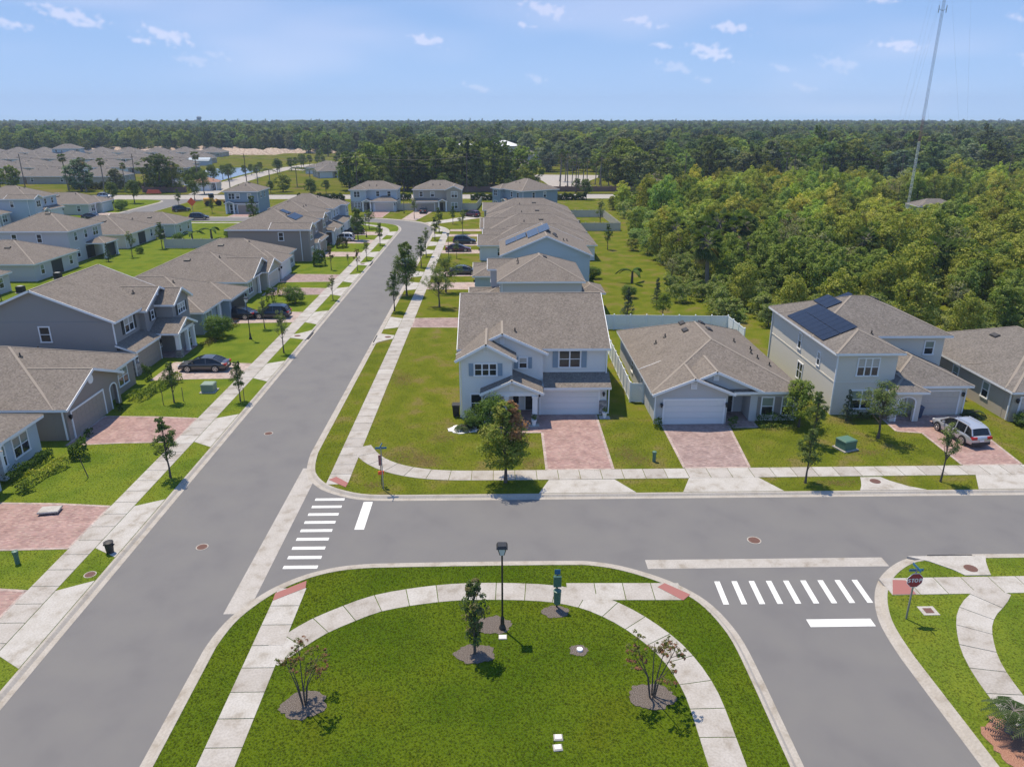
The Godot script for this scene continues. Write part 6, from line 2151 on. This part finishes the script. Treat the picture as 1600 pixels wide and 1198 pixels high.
	# the back row's yard
	for k in [["young_oak", -64.4, -144.2, 1.1, "slender tree in the back yards, left of the banana clumps"], ["cypress_tree", -68.2, -131.0, 0.7, "dark shrub by the hip-roofed back porch"], ["thin_oak", -66.0, -135.2, 1.1, "brown-green tree in front of the back porch"], ["round_bush", -64.2, -151.5, 0.9, "grey-green bush in the back yards"], ["round_bush", -66.4, -139.0, 0.6, "pale bush in the back yards"], ["young_oak", -54.6, -170.0, 1.6, "tall thin tree at the end of the back yards"], ["young_oak", -50.0, -165.0, 1.0, "dark tree beside the tan fence"], ["banana", -62.0, -153.0, 1.1, "left banana clump in the back yards"], ["banana", -59.4, -156.5, 1.2, "right banana clump in the back yards"], ["round_bush", -56.6, -158.2, 0.7, "bush right of the banana clumps"], ["thin_oak", -68.8, -102.0, 0.9, "shrubby tree by the covered porch at the far left"], ["young_oak", -88.6, -212.8, 1.1, "tree by the loader at the junction"], ["young_oak", -70.8, -206.6, 1.1, "dark young tree left of the steel blue house"], ["young_oak", -74.5, -199.0, 0.8, "small tree before the steel blue house"], ["street_tree", -106.0, -224.0, 0.9, "round tree by the junction at the left"], ["street_tree", -113.0, -226.0, 0.8, "second tree by the junction at the left"], ["round_bush", -101.5, -206.0, 1.1, "round bush before the pale green house"], ["round_bush", -103.0, -210.0, 1.2, "larger bush beside the pale green house"]]:
		plant(k[0], "yard_tree", k[4], "tree" if "tree" in k[4] else "bush", k[1], k[2], k[3])
	var gr := [Color(0.05, 0.09, 0.018), Color(0.07, 0.11, 0.024), Color(0.04, 0.07, 0.016)]
	var yl := [Color(0.32, 0.3, 0.05), Color(0.24, 0.25, 0.045), Color(0.12, 0.16, 0.03)]
	var mixd := [Color(0.12, 0.16, 0.03), Color(0.06, 0.1, 0.02), Color(0.16, 0.19, 0.04)]
	hedge("hedge", "dark clipped hedge under the windows of the low grey house", "hedge", Vector2(21.3, -56.2), Vector2(24.6, -56.2), 0.9, 0.95, gr)
	hedge("flower_bed", "low light green border in front of that hedge", "shrub bed", Vector2(21.3, -55.3), Vector2(24.2, -55.3), 0.6, 0.35, mixd)
	hedge("shrub", "round dark shrub left of the low grey house's garage", "shrub", Vector2(12.7, -55.7), Vector2(13.3, -55.7), 0.9, 0.9, gr)
	hedge("shrub", "round dark shrub right of the low grey house's garage", "shrub", Vector2(18.8, -55.7), Vector2(19.5, -55.7), 1.0, 0.95, gr)
	hedge("shrub_bed", "mixed shrubs along the front wall of the cream house", "shrub bed", Vector2(29.4, -57.3), Vector2(32.2, -57.3), 0.9, 0.8, [Color(0.08, 0.06, 0.04), Color(0.05, 0.08, 0.02), Color(0.09, 0.11, 0.03)])
	hedge("shrub_bed", "bright yellow-leaved shrubs before the pale grey corner house", "shrub bed", Vector2(-32.6, -46.8), Vector2(-31.6, -49.6), 1.0, 0.9, yl, 0.16)
	hedge("shrub_bed", "dark shrubs against the wall of the pale grey corner house", "shrub bed", Vector2(-34.0, -46.6), Vector2(-33.6, -51.2), 0.8, 0.9, gr, 0.16)
	hedge("shrub", "large green shrub at the corner of the pale grey house", "shrub", Vector2(-31.9, -50.6), Vector2(-30.8, -51.2), 1.7, 1.6, gr, 0.18)
	hedge("shrub", "green shrub at the left picture edge by the paver walk", "shrub", Vector2(-32.4, -45.2), Vector2(-32.0, -46.0), 1.2, 1.0, mixd, 0.16)
	hedge("shrub", "small dark shrub left of the taupe garage door", "shrub", Vector2(-32.9, -54.9), Vector2(-32.4, -54.9), 0.9, 0.9, gr)
	hedge("shrub", "small dark shrub between the taupe garage and the arched entry", "shrub", Vector2(-33.0, -60.3), Vector2(-32.7, -60.6), 0.8, 0.9, gr)
	hedge("shrub_bed", "mixed shrubs before the window of the arched taupe house", "shrub bed", Vector2(-32.6, -62.4), Vector2(-31.4, -67.2), 1.7, 0.8, mixd, 0.17)
	hedge("shrub", "yellow shrub at the end of that bed", "shrub", Vector2(-31.2, -67.4), Vector2(-30.6, -68.0), 1.2, 0.9, yl, 0.16)
	hedge("shrub", "tall dark shrub between the taupe house and the slate grey house", "shrub", Vector2(-34.2, -68.2), Vector2(-33.6, -68.6), 1.0, 1.7, gr, 0.16)
	hedge("shrub_bed", "brown-leaved bed along the porch of the slate grey house", "shrub bed", Vector2(-32.6, -79.2), Vector2(-32.2, -81.4), 1.3, 0.5, [Color(0.1, 0.07, 0.04), Color(0.07, 0.08, 0.03)])
	hedge("shrub", "red-brown shrub by the open garage house", "shrub", Vector2(-32.3, -86.6), Vector2(-32.0, -88.4), 1.2, 0.9, [Color(0.11, 0.05, 0.03), Color(0.07, 0.06, 0.03)])
	hedge("shrub", "dark conical shrub before the olive house", "shrub", Vector2(-30.9, -98.6), Vector2(-30.5, -99.2), 1.6, 2.2, gr, 0.18)
	hedge("shrub", "bright lime shrub beside the olive house", "shrub", Vector2(-30.7, -103.4), Vector2(-30.2, -105.0), 1.8, 1.5, yl, 0.18)
	hedge("shrub", "dark tall shrubs by the first taupe two-storey house", "shrub", Vector2(-30.6, -125.2), Vector2(-30.2, -127.4), 2.0, 2.6, gr, 0.22)
	hedge("shrub", "shrubs between the two taupe two-storey houses", "shrub", Vector2(-30.4, -143.6), Vector2(-30.0, -146.2), 2.0, 1.9, [Color(0.04, 0.06, 0.018), Color(0.07, 0.05, 0.03)], 0.22)
	hedge("shrub", "brown and green shrubs at the porch of the grey house behind the corner house", "shrub", Vector2(-3.8, -95.2), Vector2(-3.6, -99.2), 1.6, 1.3, [Color(0.09, 0.07, 0.03), Color(0.06, 0.09, 0.02)], 0.2)
	for k in [[-60, -46, "dark hedge along the main road left of the pair of houses"], [-44, -26, "dark hedge along the main road behind the pair of houses"], [-8.0, 2.0, "dark hedge along the main road left of the askew blue house"], [14.0, 27.0, "dark hedge along the main road right of the askew blue house"]]:
		hedge("hedge", k[2], "hedge", Vector2(k[0], -230.4), Vector2(k[1], -230.4), 2.0, 2.0, [Color(0.045, 0.065, 0.02), Color(0.06, 0.08, 0.026)], 0.5, 30.0)
	hedge("hedge", "long dark hedge behind the fan palms on the far left", "hedge", Vector2(-148, -268), Vector2(-112, -268), 3.0, 2.6, [Color(0.075, 0.08, 0.04), Color(0.06, 0.07, 0.03)], 0.5, 24.0)


# ---------------------------------------------------------------- woodland, forest and the far neighbourhoods
func inside(flat: Array, x: float, z: float) -> bool:
	return Geometry2D.is_point_in_polygon(Vector2(x, z), PackedVector2Array(pts(flat)))


func woodland() -> void:
	var area := [29, -86.5, 24.5, -97, 24.5, -108, 27, -122, 25.5, -140, 28.5, -160, 30, -190, 30, -205, 37, -222, 120, -230, 260, -231, 260, -84, 60, -78, 40, -80]
	var gap := [88, -160, 97, -158, 119, -184, 128, -200, 100, -200]
	rng.seed = 401
	var spots := []
	var z := -80.0
	while z > -232.0:
		var x := 20.0
		while x < 210.0:
			var px := x + rng.randf_range(-1.7, 1.7)
			var pz := z + rng.randf_range(-1.7, 1.7)
			if inside(area, px, pz) and not inside(gap, px, pz) and absf(px) < 40 + absf(pz) * 0.72:
				spots.append([px, 0.0, pz])
			x += 4.0
		z -= 4.0
	spots.sort_custom(func(a, b): return a[2] > b[2])
	var patch := noise(55, 0.035, 2)
	var kinds := ["wild_scrub", "wild_willow", "wild_willow_b", "wild_bare"]
	var said := {"wild_scrub": ["low bushy scrub tree at the near edge of the woodland", "scrub"], "wild_willow": ["yellow-green leafy tree crowded among the trees of the woodland", "tree"], "wild_willow_b": ["darker green leafy tree crowded among the trees of the woodland", "tree"], "wild_bare": ["thin grey-leaved tree standing up among the trees of the woodland", "tree"]}
	var rest := {}
	var n := 0
	for s in spots:
		var v := patch.get_noise_2d(s[0], s[2]) + rng.randf_range(-0.25, 0.25)
		var deep := inside([40, -96, 34, -112, 34, -150, 38, -200, 60, -226, 200, -228, 200, -90, 70, -88], s[0], s[2])
		var k: String = "wild_willow" if v > -0.06 else "wild_willow_b"
		if rng.randf() < 0.09: k = "wild_bare"
		if not deep and rng.randf() < 0.75 or rng.randf() < 0.16: k = "wild_scrub"
		var size := rng.randf_range(0.72, 1.12) * (0.8 if not deep else 1.0)
		var tall := rng.randf_range(0.85, 1.2) * (1.25 if s[2] < -165 else 1.05)
		if n < 290:
			plant(k, "woodland_" + ("scrub" if k == "wild_scrub" else "tree"), said[k][0], said[k][1], s[0], s[2], size, said[k][0].replace("tree", "trees"), rng.randf() * TAU, tall)
		else:
			if not rest.has(k): rest[k] = []
			rest[k].append([s[0], 0.0, s[2], size, rng.randf() * TAU, tall])
		n += 1
	for k in kinds:
		mass("woodland_mass", "the rest of the woodland, " + said[k][0], "woodland", k, rest.get(k, []))
	var pg := "sabal palms at the woodland edge"
	for p in [[30.5, -105.5, 1.35], [33.5, -121.0, 1.3], [36.0, -123.5, 1.4], [38.5, -120.5, 1.25], [41.0, -124.0, 1.35], [44.0, -108.5, 1.1], [60.0, -101.5, 1.25], [62.5, -103.0, 1.2], [65.0, -99.0, 1.15], [30.2, -128.0, 1.1], [37.5, -112.0, 1.05], [56.0, -112.0, 1.2]]:
		plant("sabal_palm", "sabal_palm", "sabal palm with a skirt of tan dead fronds in the woodland", "palm", p[0], p[1], p[2], pg, -1.0, 1.25)
	mass("undergrowth", "low green undergrowth on the woodland floor", "undergrowth", "wild_scrub", spots.filter(func(s): return int(absf(s[0] * 7 + s[2] * 3)) % 2 == 0).map(func(s): return [s[0] + 2.0, -0.6, s[2] + 2.0, 0.62, s[0], 0.8]))


func far_places() -> void:
	# single-storey neighbourhood on the far left
	var n := 0
	rng.seed = 88
	var H := new_house("grey-roofed low house in the crowded neighbourhood on the far left", V(-176, 0, -296), 0.0, {"wall": M.tan_wall, "roof": M.shingles_grey}, "low houses of the far left neighbourhood")
	low_house(H, 15.0, 15, 1.0, {"wing": "hip", "lanai": false})
	var first: Node3D = H.n
	first.set_meta("base_name", "house")
	for row in 6:
		for i in 17:
			var x := -134.0 - i * 17.2 - row * 9.0 + rng.randf_range(-1, 1)
			var z := -304.0 - row * 36.0 + rng.randf_range(-2, 2)
			if x > -150 and row == 0 and i < 1 or n > 96:
				continue
			if absf(x) > 40 + absf(z) * 0.74:
				continue
			var o := dup(first, V(x, 0, z), PI if row % 2 == 0 else 0.0, V(1, 1, 1), "grey-roofed low house in the crowded neighbourhood on the far left")
			n += 1
			var _o := o
	var named := [["blue-walled house standing above the far left neighbourhood", -258, -470, 0.3, "pale_blue_wall", "shingles_grey", true], ["low dark-roofed home among trees, left of the tall tree row", -66, -318, 0.4, "tan_wall", "shingles_grey", false], ["second dark-roofed home among trees, behind the first", -78, -338, -0.5, "grey_wall", "shingles_grey", false], ["long low building with a grey roof behind the palms", 10, -352, 0.05, "tan_wall", "shingles_grey", false], ["dark-roofed two-storey building above the long low building", 14, -386, 0.0, "grey_wall", "shingles_grey", true], ["small green-walled building by the foot of the radio mast", 110.5, -187, -0.1, "green_wall", "shingles_grey", false], ["white-walled house glimpsed between trees on the right", 60, -268, 0.2, "white_wall", "shingles", false]]
	for k in named:
		H = new_house(k[0], V(k[1], 0, k[2]), k[3], {"wall": M[k[4]], "roof": M[k[5]]})
		if k[6]: tall_house(H, 15, 13, 1.0, {})
		elif k[1] == 110.5: low_house(H, 9.6, 7.5, 1.0, {"wing": "hip", "lanai": false, "gr": 4.0, "gw": 3.0})
		else: low_house(H, 15, 13, 1.0, {"wing": "hip"})
	H = new_house("red clay tiled pavilion beyond the hedge", V(9.5, 0, -292), 0.1, {"wall": M.cream_wall, "roof": M.clay_tile})
	low_house(H, 10, 10, 1.0, {"lanai": false})
	H = new_house("pump house with a red roof beside the pond", V(-99.5, 0, -262), 0.2, {"wall": M.cream_wall, "roof": M.clay_tile})
	low_house(H, 8.5, 7, 1.0, {"wing": "hip", "lanai": false})
	for k in [[-17.0, -410, 22, "left of two white-roofed buildings rising above the trees"], [3.0, -415, 34, "right of two white-roofed buildings rising above the trees"]]:
		H = new_house(k[3], V(k[0], 0, k[1]), 0.0, {"wall": M.cream_wall, "roof": M.white_paint})
		wall(H, -k[2] / 4.0, k[2] / 4.0, -14, 0, 0, 9.0)
		roof(H, "hip", -k[2] / 4.0 - 0.6, k[2] / 4.0 + 0.6, -14.6, 0.6, 9.0, 0.35)
		for i in 4:
			window(H, "f", 0, -k[2] / 4.0 + 2 + i * 2.4, 5.5, 1.2, 1.5)
	var o := thing("greenhouse", "pale blue-roofed shed beyond the pond", "shed", V(-153, 0, -402), 0.1)
	var mb := MB.new()
	mb.box(V(-5, 0, -3), V(5, 2.4, 3))
	part(o, "wall", mb.mesh(), M.pale_blue_wall)
	mb = MB.new()
	mb.hexa([V(-5.3, 2.4, -3.3), V(5.3, 2.4, -3.3), V(5.3, 2.4, 3.3), V(-5.3, 2.4, 3.3), V(-5.3, 3.9, -0.1), V(5.3, 3.9, -0.1), V(5.3, 3.9, 0.1), V(-5.3, 3.9, 0.1)])
	part(o, "roof", mb.mesh(), M.pale_blue_wall)
	o = thing("water_tower", "small dark water tower on the left horizon", "water tower", V(-600, 0, -1600))
	mb = MB.new()
	mb.lathe(Vector3.ZERO, [[2.0, 0.0], [1.6, 16.0], [4.4, 18.0], [4.6, 22.0], [3.0, 23.5], [0.0, 24.0]], 14)
	part(o, "tank", mb.mesh(), M.steel_wall)
	for k in [[-28.0, 64.0, "long brown brick wall along the far side of the main road"], [64.0, 150.0, "brown brick wall along the main road behind the woodland"], [-118.0, -104.0, "short brown wall by the pump house"]]:
		o = thing("brick_wall", k[2], "wall", V(k[0], 0, -257.0))
		var L: float = k[1] - k[0]
		part(o, "wall", box_mesh(V(0, 0, -0.12), V(L, 1.7, 0.12)), M.brick_wall)
		var np := int(L / 5.0)
		for i in np + 1:
			var mb2 := MB.new()
			mb2.bevel(V(-0.3, 0, -0.3), V(0.3, 1.95, 0.3), 0.08)
			part(o, "pier", mb2.mesh(), M.brick_wall).position = V(L * i / np, 0, 0)
	sheet("parking_lot", PackedVector2Array(pts([20, -262, 33, -262, 36, -300, 46, -330, 14, -334, 18, -300])), -0.1, 0.01, M.concrete_b)
	# palms
	var pn := ["first tall fan palm from the left, behind the back row", "second tall fan palm from the left", "third tall fan palm from the left", "fourth tall fan palm, in front of the power pole", "fifth tall fan palm, shorter", "sixth tall fan palm", "seventh tall fan palm", "eighth tall fan palm, the highest above the roofs"]
	var pp := [[-147.3, -265.4, 0.86], [-138.4, -260, 0.8], [-130.5, -256, 0.8], [-124.5, -258, 0.68], [-117.5, -258, 0.58], [-112.5, -259, 0.62], [-108.0, -257, 0.72], [-104.8, -270, 0.9]]
	for i in 8:
		plant("fan_palm", "fan_palm", pn[i], "palm", pp[i][0], pp[i][1], pp[i][2], "tall fan palms along the main road", -1.0, 0.97)
	rng.seed = 19
	for i in 22:
		plant("fan_palm", "fan_palm", "fan palm in the palm grove by the parking lot", "palm", rng.randf_range(22, 62), rng.randf_range(-300, -262), rng.randf_range(0.72, 0.95), "palms in the grove by the parking lot", -1.0, rng.randf_range(0.7, 1.0))
	for i in 16:
		plant("fan_palm", "fan_palm", "fan palm beyond the main road near the radio mast", "palm", rng.randf_range(100, 150), rng.randf_range(-300, -262), rng.randf_range(0.8, 1.1), "palms beyond the main road near the mast", -1.0, rng.randf_range(0.6, 0.9))
	for i in 5:
		plant("feather_palm", "feather_palm", "feather palm by the side road near the pond", "palm", -93.0 + i * 7, -268.0 - (i % 2) * 9, 1.0, "feather palms near the pond")
	# the tall row behind the pair of houses
	var row := [[-41, -268, 0.6], [-36, -262, 0.72], [-31.5, -260, 0.8], [-26, -266, 0.84], [-20.5, -259, 0.8], [-15.5, -264, 0.86], [-6.0, -259, 0.84], [-1, -263, 0.8], [3.5, -260, 0.76], [-46, -280, 0.62], [-34, -280, 0.76], [-12, -282, 0.8], [2, -284, 0.78]]
	for r in row:
		plant("tall_tree", "tall_tree", "tall dense tree in the row behind the pair of houses", "tree", r[0], r[1], r[2], "tall trees behind the pair of houses")
	plant("dark_spire", "dark_conifer", "dark pointed conifer standing above the tall tree row", "tree", -9.8, -258.5, 0.76)
	for i in 26:
		var x := -92.0 + (i % 13) * 19.5 + rng.randf_range(-4, 4)
		plant("street_tree", "street_tree", "round street tree along the main road", "tree", x, -231.5 if i < 13 else -252.0 + rng.randf_range(-2, 1), rng.randf_range(0.55, 0.95), "round street trees along the main road")
	for i in 24:
		var t := i / 24.0
		plant("street_tree", "street_tree", "round tree along the pond and the far side road", "tree", -112 + sin(i * 2.3) * 6 + t * 26, -284 - t * 150, rng.randf_range(0.6, 1.0), "round trees by the pond")
	for i in 9:
		plant("forest_oak_b" if i % 3 else "forest_oak", "broad_tree", "broad dark tree between the fan palms and the pond", "tree", -126 + rng.randf_range(0, 22), -266 - rng.randf_range(0, 26), rng.randf_range(0.4, 0.56), "broad trees between the palms and the pond")
	for i in 10:
		plant("forest_oak_b", "broad_tree", "bushy yellow-green tree at the far left behind the back row", "tree", -168 - rng.randf_range(0, 40), -252 - rng.randf_range(0, 30), rng.randf_range(0.5, 0.72), "bushy trees at the far left")


func forest() -> void:
	rng.seed = 5150
	var patch := noise(71, 0.006, 3)
	var far := {}
	var kinds := ["forest_oak", "forest_oak_b", "forest_oak_c", "tall_tree", "wild_willow_b"]
	for k in kinds:
		far[k] = []
	var open := [[-470, -262, -100, -262, -92, -300, -88, -420, -110, -500, -150, -560, -470, -560], [-100, -262, -56, -262, -60, -300, -70, -345, -60, -372, -46, -470, -110, -520, -90, -420], [-130, -262, -58, -262, -58, -278, -130, -278], [-96, -300, -54, -300, -54, -346, -96, -346], [16, -258, 40, -258, 44, -342, 4, -344, 2, -300, 18, -292], [2, -340, 22, -340, 24, -400, 2, -400], [-900, -1000, -480, -1000, -480, -1190, -900, -1190], [-2, -284, 16, -284, 16, -306, -2, -306], [-24, -400, -10, -400, -10, -430, -24, -430], [-8, -405, 16, -405, 16, -435, -8, -435]]
	var rings := [[-262.0, -620.0, 8.6, 1.12], [-620.0, -1150.0, 10.5, 1.1], [-1150.0, -2150.0, 14.0, 1.05]]
	for g in rings:
		var z: float = g[0]
		while z > g[1]:
			var half := 70.0 - z * 0.76
			var x := -half
			while x < half:
				var px: float = x + rng.randf_range(-0.45, 0.45) * g[2]
				var pz: float = z + rng.randf_range(-0.45, 0.45) * g[2]
				x += g[2]
				var skip := false
				if z > -1300:
					for o in open:
						if inside(o, px, pz):
							skip = true
							break
				if skip or rng.randf() < 0.05:
					continue
				var v := patch.get_noise_2d(px, pz) + rng.randf_range(-0.22, 0.22)
				var k := "forest_oak_c" if v < -0.1 else ("forest_oak" if v < 0.14 else "forest_oak_b")
				if rng.randf() < 0.05: k = "tall_tree"
				if rng.randf() < 0.06: k = "wild_willow_b"
				var size := rng.randf_range(0.5, 1.18) * float(g[3]) * (1.5 if k == "wild_willow_b" else 1.0) * (0.75 if k == "tall_tree" else 1.0)
				far[k].append([px, -0.2, pz, size, rng.randf() * TAU, rng.randf_range(0.8, 1.1)])
			z -= g[2]
	var said := {"forest_oak": "dark green oaks of the far forest", "forest_oak_b": "lighter green trees of the far forest", "forest_oak_c": "grey-green oaks of the far forest", "tall_tree": "taller trees standing out of the far forest", "wild_willow_b": "bushy low trees of the far forest"}
	for k in kinds:
		mass("forest", said[k], "forest", k, far[k])
